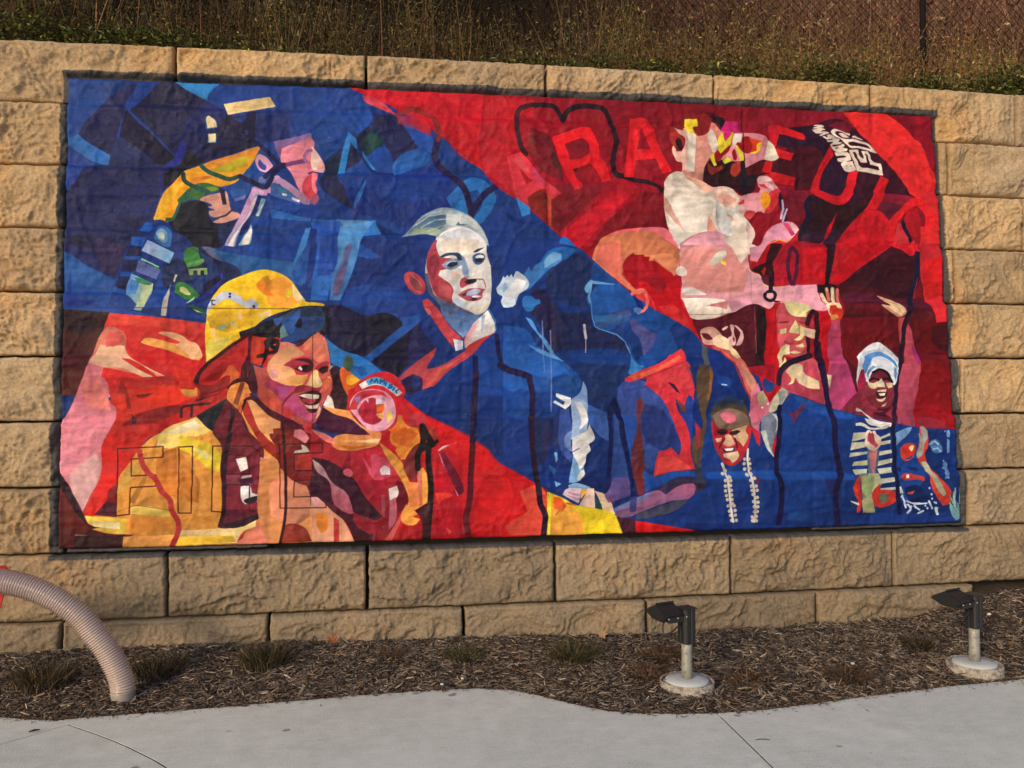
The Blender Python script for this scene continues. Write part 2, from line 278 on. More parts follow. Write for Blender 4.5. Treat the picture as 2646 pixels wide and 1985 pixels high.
# ------------------------------------------------------------------ the mural: a painted cloth pasted over the blocks
MURAL = """0 31 63 134 100 0 0 0 : -112 3195 7280 3652 6945 -586 -20 -293
0 36 72 143 100 0 0 1 27 58 128 : 33 2987 1719 3061 2392 2709 2953 2249 3491 1781 4140 1339 4095 11 2225 812 1632 1417 42 1495
0 179 20 43 100 0 0 2 142 16 36 : 1704 3029 2871 3086 6507 3229 6332 640 6112 677 5515 766 5228 802 4949 902 4607 1066 4339 1204 4074 1364 3813 1545 3427 1837 3173 2056 2953 2239 2703 2448 2392 2693 2176 2834
0 200 26 44 100 0 0 0 : 1704 3029 2552 3037 2868 2923 2828 2373 2890 2279 2703 2448 2392 2693 2176 2834
0 42 78 146 100 0 0 0 : 21 2991 457 2985 461 2974 362 2932 248 2834 199 2763 100 2629 31 2593
0 48 88 164 60 8 0 0 : 37 2881 157 2900 273 2890 235 2834 32 2819
0 41 44 90 100 0 0 0 : 362 2932 461 2974 426 2917 377 2818 384 2791 353 2700 330 2609 294 2491 229 2530 152 2576 100 2622 155 2720 199 2763 248 2834
0 42 74 152 100 0 0 0 : 13 2565 51 2552 180 2454 250 2432 137 2408 107 2343 70 2287 21 2225
0 53 120 190 100 0 0 0 : 34 2596 97 2622 152 2576 229 2530 294 2495 282 2433 250 2435 180 2454 103 2506 35 2562
0 42 74 152 100 0 0 0 : 454 2981 600 2987 523 2914 466 2849 403 2795 374 2818 426 2917
0 40 42 80 100 0 0 0 : 597 2991 685 2994 784 2925 877 2879 806 2786 754 2700 736 2623 686 2503 580 2624 410 2788 523 2914
0 42 52 98 100 0 0 0 : 329 2616 355 2613 498 2518 590 2442 622 2422 137 2408 250 2432 289 2433 294 2495
0 30 26 58 100 0 0 0 : 390 2791 456 2717 548 2637 640 2543 689 2496 667 2461 616 2432 583 2445 498 2518 349 2617 366 2714
0 38 42 88 100 0 0 1 41 52 112 : 137 2408 622 2422 612 2294 588 2170 570 2081 513 2046 451 1977 427 1895 23 1889 21 2225 70 2287 107 2343
0 46 58 160 100 0 0 0 : 749 2658 736 2623 705 2545 686 2489 622 2432 622 2418 713 2442 744 2498 760 2561 808 2632
0 40 80 160 100 0 0 1 37 69 143 : 961 2996 1410 3008 1411 2838 1202 2801 1029 2780 982 2856 877 2879 902 2916
0 42 47 104 100 0 0 0 : 877 2872 976 2827 1003 2807 1029 2780 1195 2808 1203 2702 1190 2610 1230 2605 1071 2536 869 2467 756 2561 742 2658 780 2736 831 2822
0 34 34 70 100 0 0 0 : 1029 2780 1069 2746 1109 2727 1135 2798 1198 2811 1189 2702 1190 2610 1230 2598 1111 2552 875 2474 842 2522 861 2557 912 2692 990 2758
0 43 62 126 100 0 0 1 37 46 102 : 1195 2808 1410 2852 1411 2646 1310 2615 1243 2598 1196 2646 1189 2702 1205 2787
0 58 144 208 100 0 0 0 : 678 2991 961 2989 896 2922 883 2880 784 2925
0 233 205 146 100 0 0 0 : 986 2859 1134 2888 1281 2916 1318 2852 1175 2821 1019 2780
0 42 106 160 100 0 0 0 : 877 2760 898 2775 944 2742 952 2693 879 2680
0 240 216 168 100 0 0 0 : 885 2761 898 2772 937 2742 948 2700 889 2689
0 42 106 160 100 0 0 0 : 889 2656 946 2661 948 2595 892 2590
0 240 216 168 100 0 0 0 : 896 2650 942 2656 942 2600 898 2595
0 46 60 120 100 0 0 0 : 1056 2753 1135 2791 1132 2756 1103 2730
1 58 74 136 100 0 0 0 : 1123 2685 1143 2679 1146 2658 1130 2650
0 32 33 46 100 0 0 0 : 760 2557 875 2467 759 2409 733 2373 676 2310 625 2267 622 2418 713 2442 744 2498
0 38 42 112 100 0 0 0 : 622 2418 700 2424 713 2407 656 2309 619 2246 605 2322
0 28 28 48 100 0 0 0 : 629 2412 719 2428 726 2394 669 2337 625 2267
1 232 166 44 100 0 0 0 : 567 2081 576 2116 591 2170 619 2240 657 2289 720 2359 759 2405 862 2453 927 2482 1045 2520 1137 2556 1217 2580 1204 2534 1165 2455 1106 2377 1073 2334 982 2304 929 2313 877 2319 825 2314 786 2285 742 2222 710 2173 685 2111 654 2069 622 2069
0 210 138 56 100 0 0 0 : 862 2451 927 2479 1045 2518 1137 2555 1215 2578 1204 2541 1125 2510 1006 2458 928 2427
1 179 166 46 100 5 0 0 : 1072 2494 1131 2514 1145 2483 1073 2418 981 2394 908 2413 980 2450
1 208 122 40 100 5 0 0 : 805 2348 876 2370 929 2365 851 2335 780 2299
1 240 190 58 100 5 0 0 : 620 2199 683 2289 747 2325 734 2284 658 2199 608 2089 576 2088
0 58 106 58 100 0 0 0 : 783 2288 838 2320 903 2323 982 2290 943 2268 897 2260 852 2218 774 2209 736 2153 692 2084 635 2066 640 2096 673 2097 717 2180 710 2214 742 2243
0 42 100 88 80 0 0 0 : 774 2271 799 2292 781 2230 736 2167 692 2091 660 2076 717 2173 723 2208
1 124 154 56 100 4 0 0 : 890 2295 943 2303 962 2283 917 2271
2 36 80 74 100 0 28 0 : 853 2442 902 2399 968 2373 1034 2354 1099 2377
2 36 80 74 100 0 27 0 : 746 2381 753 2339 799 2306 904 2264
0 30 30 44 100 0 0 0 : 736 2194 852 2208 905 2178 906 2109 932 2068 1069 2085 1012 1960 986 1905 792 1901 694 1995 660 2063 692 2091
0 35 48 88 100 0 0 0 : 1076 2085 1005 1933 973 1932 958 2055 1037 2081
1 208 154 136 100 0 0 0 : 849 2211 878 2236 930 2254 982 2266 1015 2270 1036 2181 1049 2147 1092 2134 1092 2106 1037 2081 984 2066 929 2072 971 2097 919 2109 905 2143 944 2151 898 2171 924 2178 905 2195
2 58 48 72 100 0 11 0 : 945 2096 1010 2118 1049 2154
0 30 32 64 100 0 0 0 : 969 2297 1002 2284 1016 2187 990 2187
0 44 90 164 100 0 0 0 : 1191 2470 1301 2404 1252 2298 1126 2350 1112 2384 1165 2455
0 47 98 172 100 0 0 0 : 1073 2327 1172 2330 1153 2253 1048 2237 1034 2285
0 140 146 200 60 0 0 0 : 1061 2230 1140 2253 1127 2225 1068 2209
2 200 156 192 100 0 48 0 : 1193 2286 1279 2281 1331 2363
1 216 160 188 100 0 0 0 : 1217 2531 1264 2508 1304 2453 1303 2414 1271 2403 1218 2422 1191 2477 1197 2512
1 74 90 164 100 0 0 0 : 1217 2496 1238 2472 1261 2451 1251 2423 1218 2443 1208 2471
0 128 136 192 80 0 0 0 : 1218 2373 1271 2382 1258 2333 1212 2338
0 32 72 160 100 0 0 1 26 60 134 : 1272 2270 1413 2239 1607 2202 1594 1944 1163 1908 1227 2102
0 44 98 176 50 7 0 0 : 1272 2235 1473 2199 1473 2157 1260 2173
0 44 98 176 40 7 0 0 : 1221 2061 1473 2052 1473 2025 1208 2005
0 200 156 192 100 0 0 0 : 1179 2303 1252 2277 1161 2115 1070 1975 1038 1933 1006 1926 1102 2127
0 138 168 184 100 0 0 0 : 1006 1919 1070 2023 1141 2121 1193 2261 1246 2256 1161 2115 1090 1989 1071 1913
0 228 198 206 100 0 0 0 : 1025 1919 1083 2023 1148 2121 1193 2233 1219 2245 1148 2101 1083 1996 1058 1913
0 30 42 108 100 0 0 0 : 1213 2255 1246 2249 1187 2115 1103 1976 1096 2003 1174 2143
0 138 176 184 100 0 0 0 : 1263 2228 1211 2088 1169 1929 1091 1920 1194 2116 1233 2234
0 232 220 212 100 0 0 0 : 1253 2218 1201 2088 1156 1929 1107 1928 1194 2102
2 30 34 80 100 0 31 0 : 1099 2373 1179 2337 1262 2308 1311 2397 1351 2447 1412 2463
2 30 34 80 100 0 27 0 : 1203 2604 1257 2557 1311 2502 1344 2461
0 42 68 136 100 0 0 0 : 661 2008 694 1995 791 1929 792 1888 676 1900
1 30 60 128 100 0 0 0 : 433 1902 450 1984 513 2053 570 2078 628 2076 667 2036 687 1981 675 1920 664 1859 434 1835
0 42 106 192 100 0 0 0 : 513 2053 564 2061 546 1999 482 1998
0 26 36 80 100 0 0 0 : 450 1997 527 1989 521 1968 444 1970
0 42 106 192 100 0 0 0 : 441 1963 527 1958 522 1897 433 1902
1 62 120 184 100 0 0 0 : 578 2007 596 2055 648 2035 681 1988 669 1913 624 1905
1 122 160 188 100 0 0 0 : 584 1993 609 2028 648 2001 656 1960 624 1946
1 184 200 184 100 0 0 0 : 597 1987 616 2004 636 1980 623 1960
0 42 88 168 70 4 0 0 : 1549 2843 1692 2978 1719 2994 1898 2880 1926 2852 1946 2795 1919 2751 1863 2685 1815 2661 1754 2623 1665 2507 1611 2547 1557 2630 1550 2715
0 40 76 152 80 0 0 0 : 1692 2978 1871 2914 1815 2869 1679 2834 1624 2854 1685 2921
0 44 90 176 100 0 0 0 : 1679 2834 1898 2851 1939 2824 1943 2788 1912 2744 1856 2677 1761 2752 1692 2778
0 34 53 110 100 0 0 0 : 1939 2860 2106 2824 2140 2767 2244 2606 2090 2503 2015 2633 1932 2752 1946 2795
0 39 42 88 100 0 0 0 : 1995 2819 2106 2824 2147 2753 2244 2606 2083 2503 2042 2591 2008 2676 1939 2745
0 31 61 74 100 0 0 0 : 1877 2699 1946 2731 2022 2633 2008 2604 1911 2537 1870 2571
0 37 74 72 100 7 0 0 : 1898 2672 1946 2702 2001 2633 1939 2573
0 38 42 76 100 0 0 0 : 1832 2662 1918 2737 1960 2710 1877 2664 1877 2599 1850 2598
0 30 44 72 100 0 0 0 : 1632 2484 1754 2588 1747 2510 1720 2410 1598 2349 1638 2435
0 38 42 80 100 0 0 0 : 1591 2349 1720 2402 1720 2374 1829 2264 1815 2180 1720 2226 1598 2328
0 37 42 82 100 0 0 0 : 1802 2618 1877 2535 1863 2506 1761 2439
0 42 90 176 100 0 0 0 : 1720 2410 1877 2507 1911 2537 2008 2604 2042 2591 2083 2500 2083 2421 2049 2413 1966 2446
0 44 110 192 100 0 0 0 : 2083 2500 2244 2599 2335 2559 2299 2500 2236 2455 2166 2424 2090 2407 2083 2421
0 42 92 180 100 0 0 0 : 2113 2817 2329 2688 2343 2675 2335 2573 2244 2613 2196 2683 2147 2761
0 60 142 212 100 0 0 0 : 1788 2692 1836 2648 1843 2577 1802 2625 1761 2418 1720 2410 1713 2395 1754 2588
0 60 142 212 100 0 0 0 : 1877 2571 1911 2522 1966 2449 1938 2452 1884 2521
0 31 60 138 100 0 0 0 : 1733 2389 1829 2300 1911 2373 2083 2414 2313 2479 2397 2446 2481 2377 2438 2289 2493 2183 2311 2171 2171 2068 1938 2133 1829 2145 1801 2214
0 36 80 158 60 14 0 0 : 1938 2345 2243 2383 2382 2359 2416 2253 2172 2239 1965 2275
0 64 128 200 100 0 0 0 : 1904 2380 1883 2294 1849 2223 1825 2180 1822 2208 1870 2322
2 90 58 112 35 0 10 0 : 1849 2272 1829 2131 1808 1990
2 26 42 104 80 0 17 0 : 1856 2599 1884 2521 1932 2452 1980 2425 2076 2421
0 140 108 160 100 0 0 0 : 1308 2615 1435 2647 1547 2676 1550 2644 1362 2560 1363 2483 1329 2538
0 224 140 152 100 0 0 0 : 1547 2648 1567 2617 1564 2581 1550 2545 1557 2475 1547 2432 1524 2403 1558 2390 1585 2363 1578 2335 1571 2264 1545 2229 1511 2242 1464 2310 1437 2373 1389 2449 1356 2476 1359 2571 1456 2613
0 216 112 132 70 0 0 0 : 1524 2495 1551 2489 1551 2418 1524 2418
0 232 176 176 100 0 0 0 : 1550 2595 1584 2554 1611 2512 1635 2456 1625 2417 1584 2419 1547 2432
0 228 198 184 100 0 0 0 : 1550 2574 1584 2546 1598 2476 1578 2433 1554 2447
0 216 72 90 100 0 0 0 : 1504 2361 1557 2419 1591 2399 1585 2363 1571 2328 1585 2314 1578 2265 1545 2229 1504 2263 1491 2318
0 232 128 140 100 0 0 0 : 1557 2419 1591 2406 1588 2370 1571 2349 1585 2307 1585 2265 1558 2299 1551 2362
0 160 90 120 100 0 0 0 : 1558 2257 1585 2279 1598 2237 1572 2201 1545 2208
2 124 74 128 100 0 27 0 : 1349 2458 1510 2495
2 154 106 152 100 0 18 0 : 1510 2495 1503 2530 1523 2559 1547 2566
2 64 32 80 100 0 7 0 : 1544 2418 1591 2416
0 176 138 172 100 0 0 0 : 1310 2383 1343 2377 1545 2229 1538 2200 1491 2206 1424 2274 1357 2321
0 74 106 168 100 0 0 0 : 1290 2327 1317 2341 1424 2274 1484 2213 1478 2199 1357 2238 1291 2257
0 58 122 160 100 0 0 0 : 1330 2314 1410 2281 1417 2253 1344 2272
0 216 212 216 100 0 0 0 : 1364 2273 1397 2267 1391 2253 1364 2259
0 216 212 216 100 0 0 0 : 1424 2250 1478 2227 1471 2213 1424 2232
2 30 34 80 100 0 30 0 : 1257 2374 1296 2425 1329 2454 1369 2465
0 42 106 184 100 0 0 1 60 128 196 : 1291 2166 1558 2110 1965 2113 1876 1991 1862 1921 1459 1913 1512 2053 1292 2090
0 26 60 128 100 0 0 0 : 1292 2090 1525 2054 1465 1914 1293 1910
0 44 100 176 100 0 0 0 : 1518 2053 1559 2054 1512 1914 1479 1914
0 106 156 204 100 0 0 1 90 140 200 : 1700 2106 1924 2105 1897 2048 1862 1977 1849 1921 1713 1918 1734 2030 1754 2080
0 134 176 212 70 6 0 0 : 1761 2073 1897 2083 1869 2019 1774 1919 1727 1918
0 60 138 216 100 0 0 0 : 1958 2113 1965 2106 1992 2036 2006 2015 1883 1998 1862 1949 1869 1977
0 36 72 143 100 0 0 0 : 1972 2113 2034 2115 2082 2087 2116 2046 2129 2004 2013 2015 1992 2057
0 32 74 152 80 0 0 0 : 1626 2014 1713 2023 1707 1918 1613 1916
2 30 68 136 80 0 14 0 : 1626 1986 1639 2014 1720 2019
2 20 48 106 100 0 8 0 : 1552 2124 1551 2012
0 48 128 200 100 0 0 0 : 2430 2267 2566 2401 2609 2417 2665 2404 2722 2363 2764 2277 2749 2226 2705 2153 2647 2094 2591 2100 2521 2155 2479 2190
0 32 80 152 100 0 0 0 : 2565 2307 2636 2331 2671 2274 2656 2195 2620 2151 2578 2200
0 42 108 184 80 0 0 0 : 2430 2267 2565 2365 2579 2329 2479 2197
2 42 30 80 100 0 44 0 : 2378 2676 2356 2560 2383 2488 2439 2440 2523 2371 2565 2300 2595 2179 2591 2136
2 35 30 84 100 0 44 0 : 2591 2150 2649 2252 2707 2319 2815 2387
2 140 42 44 85 0 39 0 : 2106 2831 2183 2870 2246 2866 2330 2833 2365 2791 2382 2720 2378 2669
0 216 72 88 100 0 0 0 : 1878 2951 1933 2946 2023 2899 2106 2831 2002 2863 1898 2908
0 208 48 64 60 7 0 0 : 1898 2887 2002 2855 2106 2816 2112 2766 2336 2689 2315 2775 2232 2844 2141 2825
0 216 18 28 60 14 0 0 : 2134 2810 2315 2789 2336 2689 2245 2736
0 200 26 38 80 14 0 0 : 2421 2794 2742 2764 2846 2519 2667 2491 2455 2635
2 232 52 44 80 0 7 0 : 2511 2587 2596 2525 2666 2484 2737 2436
0 168 20 42 100 0 0 2 150 20 40 : 2693 2993 4428 3014 4406 2440 3940 2423 3976 2104 3402 1964 3213 2040 2984 2215 2686 2460
0 192 32 46 100 15 0 0 : 2693 2993 3041 2973 3031 2854 2930 2872 2891 2752 2926 2636 2823 2545 2794 2500 2687 2525
0 200 50 60 70 9 0 0 : 2687 2561 2845 2560 2898 2293 2728 2432 2686 2467
0 112 24 40 80 6 0 0 : 3008 2772 3153 2719 3196 2647 3222 2501 3235 2413 3083 2481 2991 2609
0 126 26 40 100 7 0 0 : 3147 2381 3412 2404 3561 2410 3409 2265 3258 2114 3199 2054 3112 2110 3145 2300
0 138 64 56 70 10 0 0 : 2978 2734 3029 2743 3035 2670 3048 2582 2991 2609
0 92 32 40 100 0 0 0 : 3151 2616 3195 2581 3223 2515 3222 2471 3164 2513
2 62 26 38 95 0 34 0 : 3026 2943 2952 2917 2922 2871 2914 2783 2927 2695 2947 2630 2976 2594
2 42 20 32 100 0 34 0 : 3040 2940 3158 2942 3201 2914 3241 2842
2 42 20 32 100 0 37 0 : 3241 2842 3275 2910 3350 2947 3440 2952 3522 2937 3559 2886 3587 2805 3608 2739 3614 2709
2 42 20 32 100 0 37 0 : 3618 2709 3597 2634 3584 2544 3608 2478 3653 2465
2 42 20 32 100 0 32 0 : 3653 2465 3728 2442 3833 2427 3893 2399 3938 2359
0 210 58 72 100 0 0 0 : 2842 2567 2940 2607 3004 2537 3089 2430 3211 2324 3152 2282 3116 2314 3102 2350 3066 2345 2978 2288 2991 2216 2941 2243 2898 2293 2872 2437
0 160 28 44 100 0 0 0 : 2927 2505 3016 2406 2972 2375
0 216 96 104 60 4 0 0 : 2874 2546 2932 2578 2989 2492 3003 2463 2924 2504 2902 2533
0 160 80 128 40 7 0 0 : 3032 2508 3118 2394 3059 2370 3010 2464
0 126 36 30 100 0 0 0 : 2978 2288 3066 2345 3123 2292 3127 2096 3070 2160 2998 2216
0 192 80 56 100 0 0 0 : 3116 2314 3145 2300 3141 2096 3119 2103
2 176 52 40 70 0 12 0 : 3042 2246 3027 2188
0 60 142 212 100 0 0 0 : 2898 2293 2948 2251 2995 2216 2994 2176 2939 2153 2919 2221
0 232 32 44 100 0 0 0 : 3153 2715 3272 2761 3377 2796 3429 2794 3465 2725 3489 2644 3484 2585 3513 2571 3573 2440 3513 2415 3445 2524 3416 2545 3326 2505 3367 2366 3308 2349 3209 2544
0 138 20 40 100 0 0 0 : 3244 2671 3368 2721 3404 2693 3417 2619 3387 2588 3283 2562
0 150 20 40 100 0 0 0 : 3303 2496 3430 2542 3452 2509 3488 2444 3412 2404 3353 2410
0 58 20 32 100 0 0 0 : 3296 2500 3341 2512 3325 2482
0 232 32 44 100 0 0 0 : 3721 2875 3824 2884 3876 2819 3918 2692 4004 2508 3934 2490 3892 2594 3747 2580 3736 2460 3664 2458 3688 2638
0 152 20 40 100 0 0 0 : 3792 2818 3859 2660 3760 2656
0 196 26 46 100 0 0 2 184 22 42 : 3652 2435 3742 2401 3763 2342 3708 2281 3555 2166 3328 1941 3213 2040 3355 2168 3506 2290
0 212 30 52 80 9 0 0 : 3378 2183 3581 2314 3710 2333 3632 2257 3404 2067 3314 1962 3256 2019
0 124 16 32 100 0 0 0 : 3402 1943 3555 2159 3739 2297 3771 2357 3938 2348 3948 2200 3991 2097 3779 2106 3553 2063 3462 1988
0 142 18 36 80 15 0 0 : 3402 1943 3593 2189 3746 2297 3938 2348 3951 2274 3781 2195 3514 2026
0 44 122 208 100 0 0 0 : 3198 2003 3235 2033 3328 1934 3298 1904 3231 1859 3179 1815 3070 1813 3086 1871 3123 1922 3182 1945
1 90 160 220 100 0 0 0 : 3108 1893 3181 1909 3210 1881 3179 1829 3107 1821
0 24 56 128 100 0 0 0 : 2782 2202 2896 2148 3054 2109 3141 2075 3025 2108 2881 2119
1 216 100 108 100 0 0 0 : 3425 1863 3446 1944 3477 2003 3552 2056 3650 2088 3794 2106 3915 2110 3998 2075 4041 1979 4043 1831 3428 1805
1 224 136 120 100 6 0 0 : 3429 1856 3461 1951 3551 2012 3776 2017 3957 2000 4001 1934 3997 1816 3428 1805
0 228 194 168 100 0 0 0 : 3499 1981 3559 2041 3650 2066 3762 2069 3868 2064 3777 2047 3649 2021 3587 1947 3603 2006 3520 1967
0 216 120 96 100 10 0 0 : 3587 1954 3775 1988 3957 1977 4031 1905 4028 1831 3584 1823
0 184 20 36 100 0 0 0 : 3648 1853 3683 1905 3714 1935 3736 1913 3788 1915 3833 1893 3855 1872 3861 1813 3650 1809
0 224 168 152 80 0 0 0 : 4001 1941 4047 1935 4036 1831 4005 1831
0 42 47 96 100 0 0 1 38 48 100 : 25 2090 570 2101 494 2052 444 1963 371 1799 336 1692 272 1704 107 1796 30 1875
0 34 36 76 100 8 0 0 : 40 1962 229 1972 344 1920 383 1840 346 1799 206 1864 67 1916
0 58 48 88 100 9 0 0 : 229 1959 344 1920 407 1908 348 1719 246 1771
0 42 98 168 100 0 0 1 30 74 148 : 24 1868 94 1836 132 1803 336 1692 314 1524 479 1485 632 1453 908 1421 902 1387 27 1502 22 1688
0 58 112 180 60 9 0 0 : 32 1808 145 1783 285 1718 274 1637 123 1662 47 1688
0 42 60 144 70 8 0 0 : 30 1622 150 1583 264 1517 39 1522
0 31 79 160 100 0 0 0 : 549 1795 658 1804 743 1724 680 1628 631 1513 523 1506
0 34 48 90 100 0 0 0 : 633 1783 689 1845 754 1819 794 1711 808 1670 711 1683 667 1628 628 1668
0 42 64 128 100 0 0 0 : 680 2015 778 1962 817 1908 753 1880 690 1818 663 1885
0 34 38 78 100 0 0 1 30 42 92 : 798 1915 915 1903 1013 1823 1092 1769 1112 1728 1015 1673 951 1590 784 1528 771 1541 860 1590 808 1670 754 1819
0 106 112 144 100 7 0 0 : 863 1909 934 1903 1026 1816 987 1815 922 1848
0 28 42 80 100 5 0 0 : 883 1875 961 1822 1040 1782 1105 1742 1041 1700 975 1754 929 1780
0 46 106 168 100 0 0 2 42 96 152 : 928 1890 1124 1859 1416 1822 1608 1804 1608 1639 1416 1691 1315 1759 1249 1768 1119 1728 1092 1776 1000 1822
0 30 74 152 100 0 0 0 : 1161 2121 1414 2099 1674 2084 1675 1826 1416 1822 1137 1859 1175 1976
0 26 62 134 80 9 0 0 : 1194 2060 1415 2023 1415 1912 1176 1921
0 26 60 134 100 0 0 0 : 519 2073 654 2062 680 2008 676 1906 696 1865 665 1797 620 1803 590 1668 553 1587 504 1492 314 1531 349 1665 408 1874 444 1969
0 42 106 200 100 0 0 0 : 513 2059 564 2060 546 1998 482 2004
0 26 34 80 100 0 0 0 : 450 2003 527 1998 521 1971 444 1969
0 34 102 192 100 0 0 0 : 441 1963 527 1964 503 1903 433 1915
0 28 34 80 100 0 0 0 : 426 1908 496 1903 498 1842 402 1840
0 36 96 180 100 0 0 0 : 396 1840 491 1842 485 1815 396 1820
0 28 34 80 100 0 0 0 : 384 1813 479 1821 461 1747 372 1746
0 36 96 180 100 0 0 0 : 373 1739 449 1740 437 1706 367 1712
0 28 34 82 100 0 0 0 : 360 1712 430 1713 400 1625 337 1638
0 42 96 176 100 0 0 0 : 330 1651 400 1625 401 1598 325 1611
1 62 120 184 100 0 0 0 : 578 1992 596 2040 648 2035 681 1987 669 1906 618 1918 579 1952
1 122 160 188 100 0 0 0 : 585 1986 609 2027 648 2000 656 1946 624 1932
1 184 200 184 100 0 0 0 : 597 1979 616 2000 636 1980 630 1946
0 168 196 224 100 0 0 2 138 184 220 : 497 1879 534 1947 696 1869 668 1797
0 154 168 208 70 0 0 0 : 503 1882 534 1941 599 1911 561 1850
0 106 120 184 100 0 0 0 : 479 1821 614 1756 589 1695 461 1747
2 74 154 96 100 0 11 0 : 498 1822 562 1795 608 1756
2 168 208 184 100 0 7 0 : 498 1828 601 1776
0 106 160 220 100 0 0 2 184 200 160 : 436 1733 571 1667 553 1587 504 1492 453 1505 407 1599
0 90 148 216 100 0 0 0 : 430 1699 488 1680 464 1599 407 1605
0 188 200 160 100 0 0 0 : 501 1667 565 1654 522 1519 472 1519 496 1599
0 58 138 96 100 0 0 0 : 449 1713 500 1700 564 1667 552 1660 475 1680
0 32 72 144 100 0 0 0 : 313 1571 401 1598 478 1532 453 1499 352 1518
0 200 192 176 100 0 0 0 : 679 1669 668 1588 662 1520 657 1460 625 1460 630 1533 648 1601
0 200 200 176 100 0 0 0 : 704 1730 717 1727 702 1679 692 1682
0 58 122 60 100 0 0 2 74 138 72 : 760 1880 804 1908 843 1902 857 1834 883 1827 877 1807 781 1771 754 1832
0 138 184 120 60 0 0 0 : 780 1805 877 1831 883 1814 787 1785
0 36 64 122 100 0 0 0 : 805 1901 948 1808 975 1727 905 1658 841 1616 794 1711 904 1726 903 1780 864 1848
0 138 168 104 100 0 0 0 : 781 1765 900 1773 901 1729 881 1729 881 1756 861 1756 859 1725 842 1725 839 1755 816 1755 813 1724 791 1724
0 58 122 60 100 0 0 0 : 711 1669 743 1680 795 1656 854 1596 841 1576 771 1568 699 1615
0 200 200 144 100 0 0 0 : 731 1649 757 1649 802 1602 789 1596 731 1622
2 40 56 160 100 0 20 0 : 790 1542 886 1590 963 1665 988 1727
0 30 26 64 100 0 0 0 : 872 1664 975 1727 988 1700 886 1617
0 154 200 160 100 0 0 0 : 774 1541 828 1589 822 1565 784 1542
0 42 90 56 100 0 0 0 : 778 1528 823 1528 900 1482 901 1465 842 1488
0 176 200 152 100 0 0 0 : 816 1508 881 1482 842 1488
0 36 72 154 100 5 0 0 : 667 1669 693 1615 771 1562 784 1515 901 1435 657 1460 668 1561
0 216 58 52 100 0 0 1 212 42 42 : 315 1478 632 1450 908 1414 904 1159 856 960 263 963 272 1160 279 1371
0 60 26 28 100 0 0 1 90 36 32 : 36 1502 315 1481 279 1384 197 1160 121 963 28 964
0 42 20 32 100 10 0 0 : 40 1489 265 1477 217 1371 130 1344 48 1383
0 74 26 38 80 13 0 0 : 34 1225 220 1252 167 1094 35 1160
0 208 36 40 80 13 0 0 : 420 1265 891 1173 880 1093 638 1093 485 1173
0 232 96 72 50 8 0 0 : 303 1464 441 1452 760 1427 876 1401 569 1386 316 1418
0 216 128 108 100 0 0 0 : 279 1371 304 1391 380 1372 412 1338 421 1226 485 1173 673 1073 625 1060 601 1034 511 1080 335 1127 285 1133 274 1054 319 962 127 963 197 1166
0 228 184 152 100 0 0 0 : 203 1166 256 1278 407 1272 421 1219 485 1173 673 1070 599 1100 447 1179 390 1196 625 1057 601 1034 511 1080 385 1133 272 1140
0 216 96 88 100 4 0 0 : 299 1358 393 1358 413 1305 357 1272 294 1265
0 216 128 138 100 0 0 0 : 197 1163 284 1140 273 1074 319 989 326 949 127 950
0 204 44 40 100 0 0 0 : 390 1193 446 1186 574 1106 625 1060 524 1107
0 232 168 90 100 0 0 0 : 501 1292 526 1319 609 1313 717 1286 762 1293 826 1273 872 1226 875 1199 859 1179 814 1186 731 1219 635 1253 559 1272
0 232 180 136 100 0 0 0 : 608 1353 620 1359 748 1340 800 1300 832 1293 871 1233 872 1199 814 1186 750 1253 711 1279 743 1296 672 1326
0 232 194 44 100 0 0 0 : 904 1166 893 1293 901 1455 932 1577 989 1659 1119 1728 1249 1768 1315 1759 1416 1705 1475 1623 1515 1562 1575 1556 1635 1542 1648 1515 1542 1528 1417 1506 1278 1457 1148 1355 994 1240
0 232 160 64 100 5 0 0 : 1211 1675 1269 1731 1315 1745 1395 1712 1448 1650 1495 1569 1417 1527 1277 1539 1264 1607 1204 1641
0 232 138 48 70 5 0 0 : 1198 1675 1250 1710 1277 1648 1316 1594 1251 1607
0 232 184 48 100 0 0 0 : 1263 1768 1315 1759 1382 1725 1289 1703
0 220 208 58 100 0 0 0 : 1395 1650 1428 1637 1415 1582 1389 1595
0 236 220 160 100 0 0 0 : 1428 1678 1515 1569 1462 1561 1435 1595
0 232 216 104 100 4 0 0 : 904 1173 897 1260 941 1320 1044 1327 1083 1348 1019 1274 943 1200
0 220 176 48 100 7 0 0 : 901 1455 991 1496 1147 1497 1278 1505 1134 1409 1044 1361 921 1388
1 192 196 212 100 0 0 0 : 938 1570 989 1618 1041 1625 1107 1592 1140 1558 1185 1579 1225 1525 1199 1511 1133 1524 1081 1551 1016 1571 952 1529 913 1495 907 1455 900 1495 919 1549
2 58 48 56 100 0 7 0 : 951 1563 932 1563 935 1536 951 1536
3 42 36 48 100 0 16 0 : 1041 1608 1042 1588 1192 1525
0 232 192 112 100 0 0 0 : 921 1381 953 1388 980 1307 954 1293
0 216 184 144 100 0 0 0 : 1082 1476 1108 1490 1121 1456 1102 1436
0 138 168 144 100 0 0 0 : 966 1388 1005 1415 1031 1395 979 1374
0 176 184 160 100 0 0 0 : 1043 1429 1069 1429 1076 1409 1050 1402
0 216 204 152 80 0 0 0 : 1212 1477 1297 1505 1297 1471 1226 1443
2 58 32 32 70 0 4 0 : 39 1509 631 1512 1442 1513
0 34 64 138 100 0 0 1 30 58 128 : 1856 1976 2136 2003 2351 1994 2309 1908 2293 1717 2306 1577 2236 1472 1895 1476 1720 1543 1734 1599 1801 1752
0 40 80 160 100 10 0 0 : 1801 1655 2141 1652 2168 1534 1895 1490 1734 1550
0 42 92 176 100 0 0 0 : 1862 1948 1998 1860 1937 1845 1849 1864
